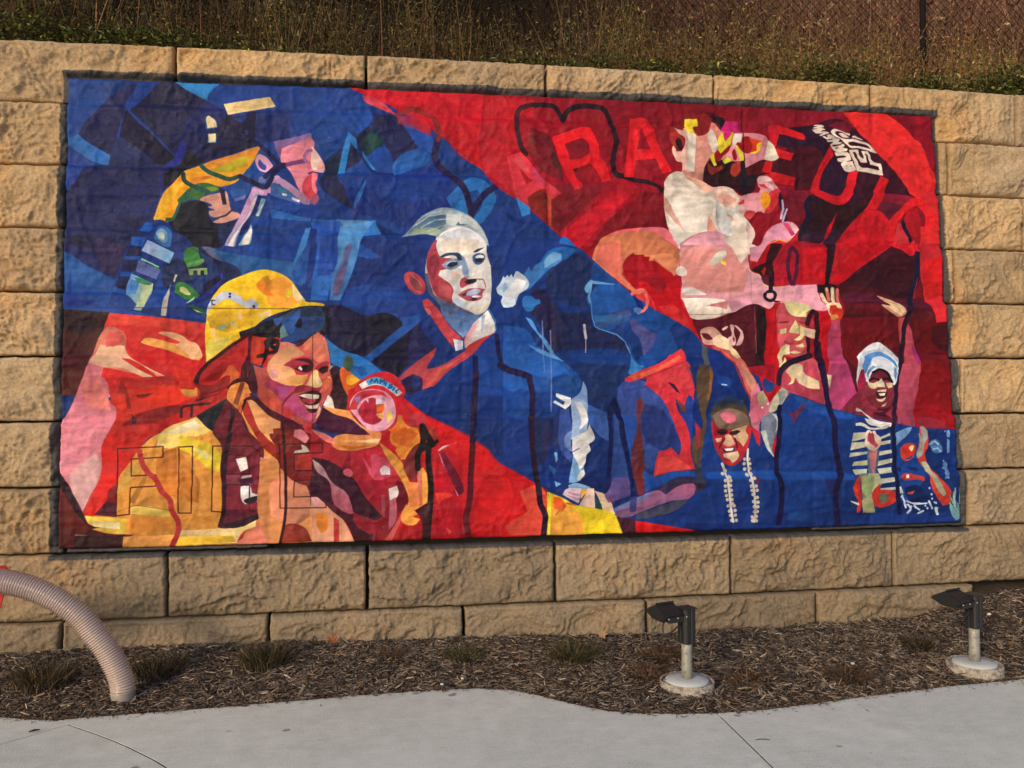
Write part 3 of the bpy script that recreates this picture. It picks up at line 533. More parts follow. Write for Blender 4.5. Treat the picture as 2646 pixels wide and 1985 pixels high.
0 90 154 208 100 0 0 1 74 128 192 : 1734 2058 1958 2108 1876 1991 1842 1850 1788 1696 1734 1571 1667 1570 1680 1764 1720 1987
0 42 92 184 100 0 0 1 52 112 192 : 1545 2081 1734 2100 1720 1987 1680 1764 1653 1570 1547 1569 1559 1735 1586 1943
0 28 60 136 100 0 0 0 : 1545 2053 1585 2040 1559 1735 1507 1624 1493 1679 1532 1845
0 74 136 200 100 0 0 0 : 1512 2046 1545 2053 1492 1844 1413 1733 1466 1899
0 46 98 172 100 0 0 0 : 1459 1830 1545 1970 1513 1679 1453 1678 1407 1726
0 58 124 204 60 7 0 0 : 1560 1721 1693 1737 1653 1598 1547 1610
0 106 88 128 80 4 0 0 : 1815 1947 1788 1835 1754 1696 1720 1599 1687 1598 1693 1681 1747 1835 1774 1933
0 36 80 168 100 0 0 0 : 1612 1985 1720 2022 1693 1764 1653 1736 1586 1735
0 29 53 112 100 0 0 0 : 1958 2098 2136 2010 2006 2007
0 35 30 64 100 0 0 1 30 28 60 : 1627 1536 1720 1540 1909 1473 1984 1490 2058 1484 2133 1429 2126 1394 1881 1207 1707 1241 1640 1337 1667 1426
0 26 26 48 100 7 0 0 : 1895 1448 1984 1487 2065 1481 2130 1429 2031 1345 1909 1352
0 30 26 54 100 0 0 0 : 2195 1395 2291 1465 2345 1298 2304 1270 2097 1070 1922 1173
0 42 42 88 100 8 0 0 : 2208 1395 2291 1451 2442 1285 2345 1229 2166 1146
0 42 92 168 100 0 0 0 : 2292 1500 2298 1472 1922 1166 1888 1200 2140 1415 2099 1484 2052 1491 2140 1464
0 32 60 128 100 0 0 0 : 2264 1507 2306 1507 2470 1299 2483 1236 2581 1243 2441 1187 2302 1118 2289 1159 2359 1271 2263 1381
0 184 72 80 100 0 0 0 : 2097 1056 2193 1146 2359 1267 2345 1222 2296 1146 2289 1125 2344 1132 2553 1250 2623 1299 2751 1377 2736 1335 2580 1208 2426 1104 2343 1007 2259 850 2225 823 2260 953 2247 1063 2179 1077 2111 1049
0 216 96 88 80 6 0 0 : 2302 1077 2441 1160 2567 1229 2413 1111 2329 1007 2266 884
0 42 30 74 100 5 0 0 : 2138 1049 2206 1091 2261 1063 2254 980 2192 939 2138 994
0 42 58 128 100 5 0 0 : 2186 1063 2247 1077 2254 1008 2192 1008
0 23 64 143 100 0 0 1 21 60 138 : 2751 1370 2864 1385 2855 776 2793 769 2576 882 2342 952 2259 850 2343 1007 2426 1104 2580 1208
0 30 79 160 100 14 0 0 : 2622 1229 2862 1258 2857 950 2619 951
0 21 58 130 100 0 0 0 : 2164 912 2260 953 2384 1049 2608 1195 2591 951 2573 607 2164 816
0 21 58 130 100 0 0 0 : 2137 912 2233 980 2606 1048 2574 648 2300 815
0 138 164 180 100 0 0 2 168 184 192 : 2140 2000 2199 2068 2269 2134 2339 2186 2451 2203 2556 2163 2647 2093 2696 2001 2702 1959 2660 2008 2520 2076 2379 2009 2310 2021 2240 2023
0 74 106 144 100 7 0 0 : 2269 2120 2380 2158 2450 2146 2352 2072 2240 2055
0 200 208 208 80 6 0 0 : 2408 2159 2507 2176 2591 2106 2450 2089 2379 2030 2366 2058
0 42 48 72 100 0 0 0 : 2499 2104 2527 2108 2527 2087 2506 2090
0 224 220 212 100 0 0 1 216 216 216 : 2358 1994 2407 2052 2492 2082 2591 2092 2654 2058 2696 1994 2695 1916 2721 1809 2726 1653 2711 1554 2668 1497 2619 1489 2556 1517 2486 1558 2459 1593 2473 1649 2432 1705 2370 1761 2377 1782 2447 1804 2378 1874
0 188 68 80 100 0 0 0 : 2301 1858 2330 1944 2361 1990 2358 1937 2378 1867 2462 1861 2405 1825 2377 1810 2447 1790 2370 1768 2377 1740 2432 1705 2473 1649 2459 1586 2486 1551 2403 1571 2355 1620 2328 1718 2301 1788
0 154 42 64 100 4 0 0 : 2308 1873 2337 1930 2378 1831 2349 1746 2322 1788
0 140 156 180 100 0 0 0 : 2405 1818 2490 1855 2545 1827 2510 1805 2447 1790
0 42 60 90 100 0 0 0 : 2385 1874 2434 1893 2511 1898 2539 1849 2490 1876 2420 1871
0 36 48 78 100 0 0 0 : 2426 1811 2461 1833 2510 1834 2489 1805 2447 1797
0 120 144 176 100 3 0 0 : 2511 1898 2546 1870 2559 1813 2573 1750 2544 1749 2517 1806
0 36 48 78 100 0 0 0 : 2606 1910 2631 1921 2681 1937 2652 1922 2624 1904
0 58 80 120 100 0 0 0 : 2606 1900 2659 1904 2680 1887 2672 1851 2651 1829 2623 1836 2602 1864
0 224 224 224 100 0 0 0 : 2616 1886 2652 1890 2666 1876 2630 1864
0 36 48 78 100 0 0 0 : 2609 1864 2659 1872 2665 1851 2637 1836 2616 1843
0 176 68 80 100 0 0 0 : 2530 1728 2558 1735 2600 1715 2586 1693 2537 1672 2519 1678
0 64 16 40 100 0 0 0 : 2544 1721 2586 1715 2622 1729 2628 1708 2586 1693 2551 1700
2 184 96 112 100 0 7 0 : 2628 1722 2671 1716 2684 1681
0 176 68 80 100 0 0 0 : 2501 1622 2543 1650 2614 1662 2684 1659 2655 1624 2662 1602 2620 1581 2571 1580 2529 1601
0 184 192 216 100 0 0 0 : 2529 1629 2571 1651 2649 1655 2634 1630 2557 1619
0 32 48 96 100 0 0 0 : 2592 1602 2627 1606 2613 1584 2592 1584
0 138 152 184 100 4 0 0 : 2516 1749 2559 1778 2565 1736 2537 1721
1 200 64 72 100 0 0 0 : 2149 1743 2169 1765 2211 1758 2252 1731 2279 1689 2289 1654 2265 1622 2230 1622 2189 1646 2162 1680
1 138 40 56 100 0 0 0 : 2190 1730 2224 1737 2259 1696 2265 1647 2224 1653 2196 1688
2 224 112 104 100 0 7 0 : 2169 1744 2183 1702 2203 1653 2237 1632
0 34 56 110 100 0 0 0 : 2306 1577 2375 1564 2584 1489 2654 1482 2533 1320 2471 1383 2388 1494
0 74 106 160 100 0 0 1 122 152 192 : 2375 1571 2486 1544 2584 1489 2661 1489 2582 1397 2533 1327 2402 1473
0 200 72 80 100 0 0 0 : 2265 1577 2299 1588 2334 1556 2375 1508 2443 1410 2533 1320 2470 1313 2469 1264 2401 1354 2319 1472 2278 1521
0 224 124 120 70 0 0 0 : 2278 1528 2313 1521 2326 1493 2305 1479
0 168 48 64 100 0 0 0 : 2533 1320 2611 1433 2646 1468 2617 1398 2546 1306
0 220 216 212 100 0 0 0 : 2553 1292 2597 1419 2661 1482 2696 1518 2731 1455 2751 1399 2737 1363 2623 1313 2553 1257
0 154 176 204 80 0 0 0 : 2654 1482 2682 1483 2659 1363 2652 1370
0 216 168 176 100 3 0 0 : 2540 1313 2582 1397 2639 1454 2581 1313 2546 1257
0 212 216 228 100 0 0 0 : 2467 1323 2533 1313 2532 1257 2483 1243
2 74 144 208 100 0 10 0 : 2703 1518 2745 1448 2751 1384
0 200 60 68 100 0 0 0 : 2553 1264 2623 1313 2737 1363 2673 1314 2552 1222
2 20 28 80 100 0 36 0 : 2612 1202 2608 951 2589 744
2 24 26 80 100 0 31 0 : 2757 1342 2777 1202 2817 1090 2859 1048
0 30 28 48 100 0 0 0 : 1101 1361 1257 1423 1427 1513 1553 1535 1653 1529 1674 1433 1634 1337 1514 1295 1369 1308 1232 1267 1141 1186
0 46 66 96 100 0 0 0 : 1349 1458 1487 1521 1613 1529 1640 1460 1614 1378 1494 1316 1356 1308
0 58 98 160 100 0 0 0 : 1375 1431 1441 1486 1480 1514 1474 1431 1435 1390 1422 1343 1375 1363
0 32 48 78 100 0 0 0 : 1494 1514 1587 1528 1620 1460 1580 1377 1461 1322
0 30 24 48 100 0 0 0 : 1435 1390 1454 1425 1488 1391 1488 1363 1441 1363
0 74 106 112 80 0 0 0 : 1356 1390 1402 1322 1356 1308
0 24 20 42 100 0 0 0 : 1627 1522 1667 1515 1677 1426 1627 1337 1607 1357 1654 1433
0 58 142 212 100 0 0 2 42 116 192 : 1640 1330 1747 1248 1868 1207 1996 1111 2050 1063 1962 1091 1868 1036 1761 1125 1681 1159 1667 1228
0 74 90 72 100 4 0 0 : 1774 1221 1808 1200 1814 1132 1787 1105 1754 1139
0 36 102 180 100 0 0 0 : 1801 1146 1895 1132 1908 1091 1868 1077
0 200 96 92 100 0 0 0 : 1298 1234 1363 1302 1468 1275 1514 1302 1594 1364 1634 1330 1661 1234 1674 1146 1687 1050 1681 969 1654 942 1234 944 1259 1159
0 90 42 48 100 0 0 0 : 1455 1275 1514 1302 1600 1364 1561 1309 1501 1268
0 216 128 104 100 0 0 0 : 1561 1302 1634 1330 1661 1227 1654 1173 1581 1187 1561 1241
0 200 120 104 100 0 0 0 : 1495 1275 1574 1336 1561 1241 1515 1241
0 232 176 128 100 0 0 2 224 144 96 : 1285 1159 1337 1240 1422 1275 1475 1261 1521 1214 1436 1207 1429 1186 1377 1146 1403 1132 1462 1092 1522 1085 1528 1051 1476 1024 1384 1024 1318 1065
0 216 104 64 100 7 0 0 : 1416 1247 1495 1234 1508 1207 1442 1207
0 224 160 160 100 5 0 0 : 1298 1126 1337 1146 1351 1051 1312 1065
0 176 56 72 100 0 0 0 : 1422 1193 1508 1220 1574 1187 1574 1132 1522 1085 1456 1092 1377 1139
0 90 20 32 100 0 0 0 : 1475 1173 1535 1186 1568 1166 1561 1125 1515 1098 1443 1119 1383 1132 1429 1159
0 42 16 24 100 0 0 0 : 1482 1139 1541 1146 1548 1119 1502 1105 1475 1119
0 232 200 184 100 0 0 0 : 1472 1125 1495 1129 1502 1115 1489 1109
0 176 56 72 100 0 0 0 : 1594 1146 1667 1173 1661 1132 1608 1091
0 64 20 30 100 0 0 0 : 1601 1132 1654 1153 1647 1112 1614 1098
0 228 192 120 100 0 0 0 : 1528 1078 1574 1125 1594 1105 1621 1044 1614 1017 1562 1010 1515 1024
0 220 192 160 100 0 0 0 : 1575 1064 1608 1051 1601 1024 1575 1024
0 200 96 72 100 0 0 0 : 1628 1091 1667 1091 1674 1023 1648 996 1621 1024
0 232 184 80 100 0 0 0 : 1648 1071 1674 1084 1674 1057
0 58 26 38 100 0 0 0 : 1667 1118 1721 1146 1734 1091 1761 996 1801 928 1814 867 1761 847 1694 868 1668 929 1687 1023
0 200 176 128 100 0 0 0 : 1657 1146 1694 1146 1667 1118
0 216 100 46 100 0 0 0 : 1734 1118 1747 1139 1868 1050 1861 1009 1841 941 1787 941 1747 1023
0 232 168 56 100 0 0 0 : 1774 1078 1814 1091 1861 1050 1801 1016 1774 1037
0 200 30 40 100 0 0 1 184 24 42 : 2030 1058 2144 934 2788 488 2849 445 2842 -19 1959 7 1761 518 1787 990
0 216 30 38 100 14 0 0 : 2164 893 2780 474 2773 24 2566 43 2605 368 2367 672
0 192 80 104 100 0 0 0 : 1259 1100 1515 1059 1628 1018 1668 1018 1668 991 1621 889 1608 829 1575 782 1497 776 1405 797 1339 871 1273 959
0 168 48 88 100 0 0 0 : 1259 1086 1338 1032 1450 1032 1443 965 1378 925 1313 938 1260 952
0 208 106 72 100 5 0 0 : 1247 1019 1339 952 1371 911 1365 844 1274 872 1234 966
0 184 80 128 100 0 0 0 : 1391 924 1496 883 1516 816 1457 790 1398 837
0 216 120 144 100 0 0 0 : 1470 870 1562 809 1556 782 1483 796
0 168 56 72 100 0 0 0 : 1463 991 1535 1032 1615 1004 1615 957 1496 958 1456 944
0 74 20 32 100 0 0 0 : 1470 951 1548 978 1605 957 1601 917 1575 890 1522 890 1483 917
0 160 48 64 100 0 0 0 : 1496 931 1562 930 1562 897 1516 897
0 232 224 208 100 0 0 0 : 1473 954 1522 964 1605 957 1595 940 1562 934 1496 941
0 224 212 200 100 0 0 0 : 1506 894 1588 890 1582 873 1536 870
0 42 26 48 100 0 0 0 : 1516 870 1588 863 1582 849 1549 836
2 122 40 56 100 0 7 0 : 1365 898 1404 951 1443 971
0 224 216 200 100 0 0 0 : 1625 889 1658 957 1681 936 1698 869 1668 869
0 204 58 52 100 0 0 0 : 99 415 254 931 391 930 400 474 214 214 164 253
0 224 160 72 100 0 0 1 220 154 72 : 380 217 388 448 515 635 595 706 683 744 840 822 1025 933 1088 1020 1127 1040 1179 959 1129 859 1259 725 1398 550 1401 23 36 8 195 221
0 204 42 40 100 0 0 1 208 40 32 : 276 1062 1062 1100 1025 940 840 822 658 738 558 686 509 628 448 538 388 448 380 217 189 221 218 284 276 463 291 644 344 780 348 904 315 977
0 224 58 40 100 9 0 0 : 327 983 615 1021 806 1021 845 954 431 773 345 734
0 140 36 40 100 5 0 0 : 468 831 618 883 744 902 757 862 619 797 394 767
0 124 36 32 100 0 0 0 : 478 963 591 975 528 943 491 943
0 224 160 80 100 3 0 0 : 743 994 806 1014 857 1001 851 954 775 955
0 138 36 36 80 0 0 0 : 388 1049 401 1042 454 877 429 871 415 969 365 976
0 74 20 32 100 0 0 0 : 837 1080 997 1100 1062 1060 1024 993 922 947 833 914 858 981
0 216 52 40 100 0 0 0 : 709 1141 869 1100 844 1060 832 994 743 1001
0 80 32 40 100 0 0 0 : 455 845 487 798 481 779 456 786
2 64 20 32 100 0 17 0 : 922 907 808 895 757 882 752 822
2 64 20 32 100 0 17 0 : 817 888 815 829
0 74 32 48 100 0 0 0 : 251 226 353 346 383 384 380 210
0 138 32 40 100 5 0 0 : 328 372 382 423 379 294 329 308
0 216 124 140 100 0 0 1 220 152 160 : 157 1062 288 1075 314 1022 322 918 354 891 350 780 302 689 285 644 281 502 253 412 212 316 183 246 145 298 87 415 42 480 31 673 34 789 76 854
0 220 128 120 100 8 0 0 : 152 1043 276 1062 309 957 330 865 180 892
0 221 176 172 100 8 0 0 : 91 479 248 606 281 508 217 335 176 259 118 363
0 74 26 32 100 0 0 0 : 36 493 87 415 176 259 202 195 234 162 289 148 234 137 333 109 488 99 445 87 137 107 127 18 35 21
0 106 36 32 100 0 0 1 90 32 32 : 38 416 120 318 196 182 234 156 228 137 125 107 127 6 42 8
0 46 20 34 100 0 0 0 : 42 480 119 350 202 195 240 162 196 182 95 319 38 416
0 56 24 32 100 0 0 0 : 137 101 420 94 415 11 121 6
0 224 192 80 100 0 0 0 : 195 221 380 204 442 196 438 125 444 106 358 108 290 129 234 137 289 148 221 169
0 232 216 160 100 0 0 0 : 227 188 400 178 400 133 289 148 246 156
0 224 160 88 100 0 0 0 : 420 87 743 92 707 16 415 11
0 216 144 64 100 3 0 0 : 443 189 723 196 743 118 438 113
0 232 204 120 100 0 0 0 : 627 718 840 822 937 735 861 703 785 697 735 639 609 634
0 228 216 176 100 5 0 0 : 658 725 834 809 886 755 721 717
0 224 200 60 100 3 0 0 : 747 704 811 690 951 636 1003 556 998 477 940 491 825 585 742 625
0 232 220 144 100 4 0 0 : 818 631 901 610 952 557 888 564
0 208 136 60 100 3 0 0 : 623 575 735 639 761 599 826 480 865 401 867 284 702 339 612 471
0 204 128 56 100 0 0 0 : 648 600 729 632 740 338 689 346 612 471
0 184 130 60 100 0 0 0 : 578 608 621 692 598 575 550 433 490 291 453 299 537 472
0 168 116 48 70 0 0 0 : 780 579 832 473 871 414 860 310 839 467
0 216 168 80 100 0 0 0 : 400 461 461 512 535 576 548 550 451 408 390 345
0 228 200 104 100 0 0 0 : 466 266 503 278 691 242 698 203 467 227
2 138 112 48 80 0 5 0 : 392 245 491 282 691 245
0 232 204 144 100 0 0 0 : 737 118 983 125 1084 148 1135 134 1218 184 1212 132 1129 95 1098 31 726 22
0 224 184 58 100 0 0 0 : 750 79 1072 77 1098 37 732 22
0 216 128 108 100 0 0 0 : 1098 31 1136 95 1212 132 1231 197 1301 248 1400 233 1401 16 1098 24
0 168 60 48 100 0 0 0 : 1098 37 1123 82 1155 108 1136 62
0 30 36 48 100 0 0 0 : 847 822 1028 937 1090 866 1129 819 1168 733 1014 728 944 735
0 106 26 44 100 0 0 1 90 26 48 : 1025 907 1090 866 1136 806 1162 739 1253 632 1260 552 1262 288 1250 223 1301 235 1237 184 1135 141 1021 124 983 131 1007 228 1010 530 996 648 944 735
0 58 20 40 100 0 0 0 : 1003 596 1034 661 1032 241 1008 124 982 138 1007 242
0 124 36 48 100 0 0 0 : 1053 648 1104 720 1169 686 1195 619 1041 628
2 42 16 32 100 0 26 0 : 1122 913 1065 820 1047 687 1022 556
0 138 64 56 100 0 0 0 : 1121 1033 1140 1026 1090 886 1064 906
0 122 40 56 100 0 0 0 : 1041 621 1247 632 1242 434 1237 236 1032 241
0 138 68 80 100 0 0 0 : 1030 464 1119 462 1120 396 1030 398
0 42 18 34 100 0 0 0 : 1008 150 1135 180 1237 217 1301 235 1250 190 1186 159 1135 134 1033 130
0 224 221 212 100 0 0 0 : 1086 555 1151 567 1164 494 1119 475
0 224 221 216 100 0 0 0 : 1120 383 1178 395 1191 342 1236 328 1224 289 1147 271 1127 298
1 30 28 36 100 0 0 0 : 1140 297 1185 316 1230 322 1217 289 1166 274
0 200 196 192 100 0 0 0 : 1126 449 1184 454 1184 441 1120 429
0 74 32 64 100 0 0 0 : 1107 429 1190 435 1197 401 1114 396
0 216 128 80 100 0 0 0 : 1153 1019 1186 959 1167 932 1122 859 1090 873
0 168 48 40 100 0 0 0 : 1129 859 1160 926 1233 752 1311 658 1364 591 1384 504 1338 551 1260 619 1181 752
0 224 164 104 100 0 0 0 : 1154 926 1193 932 1258 865 1350 797 1376 777 1376 737 1311 751 1344 644 1311 658 1233 745
0 58 20 36 100 0 0 0 : 1129 859 1134 926 1192 952 1258 912 1397 810 1397 737 1376 764 1350 797 1258 858 1193 926 1154 926
0 216 144 128 100 0 0 0 : 1260 579 1345 531 1398 457 1400 233 1327 234 1288 262 1333 287 1326 353 1255 460
0 168 116 120 100 0 0 0 : 1236 421 1274 459 1300 393 1333 340 1320 267 1288 288 1256 223
0 138 48 64 100 0 0 0 : 1211 1060 1296 952 1396 884 1397 804 1258 905 1205 979
0 160 48 144 100 0 0 0 : 1257 1059 1395 1073 1396 958 1322 992
2 74 20 24 100 0 7 0 : 380 217 381 630 650 640 648 573 460 564 462 460 609 464 607 394 461 389 456 225 380 217
2 74 20 24 100 0 7 0 : 745 635 827 639 823 225 745 225 745 635
2 74 20 24 100 0 7 0 : 1007 228 946 233 948 639 1182 636 1234 599 1245 486 1223 434 1245 394 1247 230 1176 231 1175 389 1030 398
2 74 20 24 100 0 7 0 : 1030 460 1171 461 1173 540 1157 574 1028 585
2 184 52 56 100 0 32 0 : 509 615 526 537 562 478 606 438 639 373 696 307 707 242 742 176 743 105 707 16
2 74 20 24 100 0 7 0 : 1421 242 1366 240 1367 644 1625 647 1626 580 1449 583 1449 476 1586 474
0 74 26 40 100 0 0 0 : 1524 508 1734 478 1999 179 1932 14 1642 214 1538 302
0 106 32 36 100 0 0 0 : 1300 831 1431 790 1575 775 1576 681 1801 584 1761 384 1498 522 1301 685
0 224 154 96 100 0 0 0 : 1237 566 1341 525 1387 458 1518 376 1538 256 1669 227 1774 131 1827 11 1306 19 1241 132
0 216 144 112 100 0 0 0 : 1303 393 1368 458 1524 382 1551 190 1434 127 1305 195
0 220 160 128 100 0 0 0 : 1551 302 1655 267 1761 151 1820 17 1558 18 1558 150
0 224 138 56 100 3 0 0 : 1584 215 1656 194 1656 108 1617 76 1590 123
0 138 52 40 100 0 0 0 : 1389 128 1434 146 1519 111 1558 31 1370 24
0 200 64 56 100 0 0 0 : 1695 180 1728 159 1728 27 1695 21
0 220 160 160 100 0 0 0 : 1551 309 1590 314 1642 260 1577 249
0 138 48 40 100 0 0 1 122 36 40 : 1314 751 1418 710 1563 641 1563 454 1537 375 1433 417 1341 551 1327 658
0 168 56 48 100 0 0 0 : 1445 576 1556 588 1557 481 1452 476
0 154 36 48 100 0 0 0 : 1549 735 1668 680 1721 619 1801 598 1894 624 1988 636 2161 403 2161 242 2093 183 2026 45 1827 17 1761 151 1629 320 1563 454
0 208 128 136 100 0 0 0 : 1451 736 1497 736 1543 682 1517 649 1444 696
0 200 192 184 100 0 0 0 : 1491 642 1523 628 1543 595 1445 583 1451 603 1497 609
0 58 20 40 100 0 0 0 : 1563 561 1668 533 1827 410 1893 301 1999 179 1959 153 1800 224 1668 386 1563 454
0 58 16 40 100 0 0 0 : 1550 441 1642 440 1682 346 1695 253 1603 301 1550 348
0 74 24 40 100 0 0 0 : 1603 308 1695 253 1814 197 1893 115 1946 60 1932 14 1827 17 1774 138 1669 233
0 138 32 48 100 0 0 0 : 1814 197 1959 140 1972 86 1919 61 1827 130
0 176 160 160 100 0 0 1 168 88 104 : 1560 548 1616 507 1682 399 1774 331 1820 203 1800 197 1721 239 1688 286 1668 399 1583 474
0 58 20 48 100 0 0 0 : 1582 768 1628 876 1801 841 1921 704 1867 698 1708 707 1589 748
0 74 26 56 100 0 0 0 : 1621 869 1827 834 1921 698 1761 720 1602 762
0 224 152 80 100 0 0 2 216 144 96 : 1621 883 1801 854 1847 847 1867 773 1961 745 1998 703 1974 636 1894 610 1787 598 1695 620 1681 653 1708 693 1867 698 1927 697 1801 800 1694 835
0 228 192 136 80 4 0 0 : 1794 848 1847 840 1874 779 1934 731 1894 732 1827 786
0 228 200 144 100 4 0 0 : 1721 666 1867 664 1994 676 1974 643 1894 651
0 184 106 40 100 4 0 0 : 1708 639 1827 624 1934 630 1801 598
0 208 120 112 100 0 0 0 : 1549 742 1668 694 1708 660 1681 647 1589 701
0 176 40 56 100 0 0 0 : 1801 584 1988 622 2014 581 2121 445 2161 390 1960 380 1893 342 1827 416 1787 484
0 200 80 104 100 0 0 0 : 1927 569 1961 582 1987 555 2048 540 2081 493 2054 432 2000 407 1960 394 1927 435 1874 557 1934 475
0 138 24 48 100 0 0 0 : 1748 478 1787 585 1801 584 1801 477 1814 437 1761 444
1 200 96 112 100 0 0 0 : 1754 471 1787 484 1814 457 1800 430 1761 444
0 220 208 208 100 0 0 0 : 1987 474 2014 500 2047 480 2051 439 1994 440
0 154 24 48 100 0 0 0 : 1840 409 2027 406 2000 246 1907 315
0 106 20 36 100 0 0 0 : 2094 405 2161 376 2161 255 2093 183 2087 378
0 221 212 204 100 0 0 0 : 2040 352 2094 371 2104 324 2080 284 2047 278
0 184 104 120 100 0 0 0 : 2047 278 2087 297 2093 190 2079 130 2039 84
0 160 72 88 100 0 0 0 : 1993 313 2020 312 2019 165 1999 179
0 208 96 92 100 0 0 0 : 2012 19 2066 97 2154 256 2160 222 2113 109 2059 17
0 180 24 34 100 0 0 0 : 2066 30 2120 149 2254 146 2307 17
0 224 160 76 100 0 0 0 : 1981 649 2028 615 2122 526 2175 390 2229 382 2229 456 2264 483 2304 401 2303 272 2201 207 2241 193 2194 167 2241 153 2214 120 2160 115 2120 149 2127 202 2167 262 2148 350 2094 452 2028 554
0 224 136 80 100 4 0 0 : 2155 390 2243 388 2255 240 2174 228
0 216 120 112 70 0 0 0 : 2223 456 2257 469 2255 246 2235 247
0 216 138 60 100 0 0 0 : 2042 730 2089 825 2123 825 2164 756 2231 742 2244 646 2189 552 2122 533 2068 621 2048 676
0 208 106 40 100 5 0 0 : 2055 744 2163 742 2231 701 2163 620 2082 648
0 122 48 48 100 0 0 0 : 2149 539 2203 619 2244 646 2223 524 2229 443 2202 389 2168 417 2135 498
0 200 64 74 100 0 0 0 : 2171 831 2266 837 2300 782 2245 742 2170 756
0 168 64 56 100 0 0 0 : 2286 755 2341 734 2367 651 2326 659
0 184 24 42 100 0 0 0 : 2001 731 2055 723 2055 649 2095 614 2082 594 2028 622 2001 676
0 200 40 52 100 0 0 0 : 1787 936 1861 1044 1962 1099 2057 1099 2138 1016 2151 961 2124 934 2090 920 2089 770 2015 724 1894 745 1801 841
0 216 160 180 100 0 0 0 : 1794 881 1827 956 1895 990 1962 993 2043 962 2083 893 2083 798 2042 744 2001 724 1921 731 1847 800
0 200 56 72 100 0 0 0 : 1801 895 1841 963 1895 983 2002 976 2043 934 1989 955 1915 942 1861 901 1841 861 1794 861
0 138 128 184 100 0 0 0 : 1827 936 1861 949 1861 915 1841 902
0 216 192 96 100 0 0 0 : 2029 839 2062 852 2069 805 2035 771
1 208 160 168 100 0 0 0 : 1841 874 1881 928 1948 949 2002 928 2036 873 2029 812 1988 765 1928 765 1867 793
1 176 40 64 100 0 0 0 : 1851 861 1894 922 1955 935 1995 866 2002 798 1948 765 1894 779 1861 820
0 224 112 48 100 0 0 0 : 1962 894 2015 900 2015 853 1968 839
0 200 184 200 100 0 0 0 : 1894 928 1915 928 1914 901
0 200 192 208 100 0 0 0 : 1962 935 2002 921 2015 900 1962 894
0 224 168 112 100 0 0 0 : 1961 833 2015 846 2008 792 1975 812
0 228 224 220 100 0 0 0 : 1854 1024 1915 1058 1969 1071 2029 1044 2097 1003 2134 968 2097 944 2043 989 1989 1017 1935 1017 1874 993
0 90 176 220 100 0 0 0 : 1895 1048 1962 1071 2029 1044 2083 1003 2083 968 2029 1003 1962 1027 1915 1017
2 30 74 138 100 0 8 0 : 1928 1037 1935 1058 1948 1044
2 30 74 138 100 0 8 0 : 1955 1037 1965 1061 1975 1037
2 30 74 138 100 0 8 0 : 1989 1030 1992 1054 2002 1041 2016 1051 2016 1027
2 30 74 138 100 0 8 0 : 2029 1037 2023 1017
2 30 74 138 100 0 10 0 : 2053 1023 2043 999 2063 1003 2063 1020
2 30 74 138 100 0 8 0 : 2083 1003 2070 986
2 30 74 138 100 0 8 0 : 2107 989 2090 982 2093 968
2 30 20 24 100 0 38 0 : 2259 752 2265 673 2258 619 2230 565 2230 477
2 30 20 24 100 0 38 0 : 2265 741 2286 700 2326 631
2 30 20 24 100 0 25 0 : 2230 585 2312 618 2354 652
2 28 16 24 100 0 38 0 : 2299 632 2298 509 2311 401 2309 272 2295 118 2287 11
0 64 20 32 100 0 0 0 : 2208 207 2303 266 2307 17 2253 18 2248 153
0 220 208 208 100 0 0 0 : 2356 587 2387 617 2449 633 2449 616
0 216 48 56 100 3 0 0 : 2367 590 2463 643 2491 650 2463 616
0 106 26 52 100 0 0 0 : 2373 576 2401 583 2522 363 2528 322 2501 302 2473 309
2 208 128 144 100 0 7 0 : 2370 566 2420 426 2487 299
0 216 64 48 100 4 0 0 : 2337 319 2432 317 2460 296 2377 264 2364 237
0 184 24 44 100 5 0 0 : 2339 536 2393 494 2474 330 2392 318 2337 346
0 224 96 80 70 0 0 0 : 2403 101 2444 67 2430 47
2 36 20 64 100 0 40 0 : 2617 1098 2601 883 2587 642
2 90 16 30 100 0 40 0 : 2587 614 2575 437 2562 267 2540 165 2543 98 2556 16
2 58 20 28 100 0 18 0 : 1375 857 1383 657 1394 457 1398 259 1389 154 1364 24
2 58 16 24 100 0 6 0 : 1353 644 1622 651 1622 587 1448 583 1446 476 1583 474 1583 414 1449 413 1446 311 1646 313 1646 240 1362 243 1357 644
0 184 36 42 100 0 0 2 200 48 44 : 903 1160 992 1241 1120 1331 1176 1354 1294 1341 1356 1323 1356 1242 1278 1133 1187 1160 1174 1133 1097 1053 1029 995 850 934 849 1027 827 1040 848 1085
0 58 18 32 100 0 0 0 : 823 1040 848 1098 898 1160 1026 1263 1163 1356 1177 1345 1120 1308 1001 1218 916 1147 869 1085 857 1027
0 216 106 56 100 0 0 0 : 981 1058 1023 1116 1036 1147 1066 1151 1088 1116 1109 1098 1097 1053 1054 1009 1037 1026 1049 1080 1028 1084
0 138 28 32 100 0 0 0 : 827 1036 870 1027 951 1027 1019 1080 1049 1084 1050 1053 1029 1009 952 973 858 934 862 992
0 160 28 34 100 3 0 0 : 874 1071 950 1134 1006 1142 985 1071 908 1040
0 200 64 42 100 0 0 0 : 1185 1336 1233 1336 1255 1323 1256 1250 1243 1147 1209 1151 1182 1187
0 74 20 40 100 0 0 0 : 1159 1349 1181 1340 1174 1178 1196 1124 1223 1026 1210 963 1175 986 1162 1053 1149 1062 1114 1071 1118 1133 1147 1196 1155 1277
0 140 42 48 100 0 0 0 : 1155 1124 1161 1124 1162 1071 1153 1071
0 38 18 30 100 0 0 0 : 1251 1304 1290 1327 1351 1314 1352 1241 1317 1223 1278 1214 1269 1187 1235 1124 1256 1196 1208 1196 1208 1214 1256 1228 1260 1268
0 200 64 48 100 0 0 0 : 1286 1268 1317 1246 1286 1237
0 216 90 56 100 0 0 0 : 1308 1282 1334 1291 1325 1273
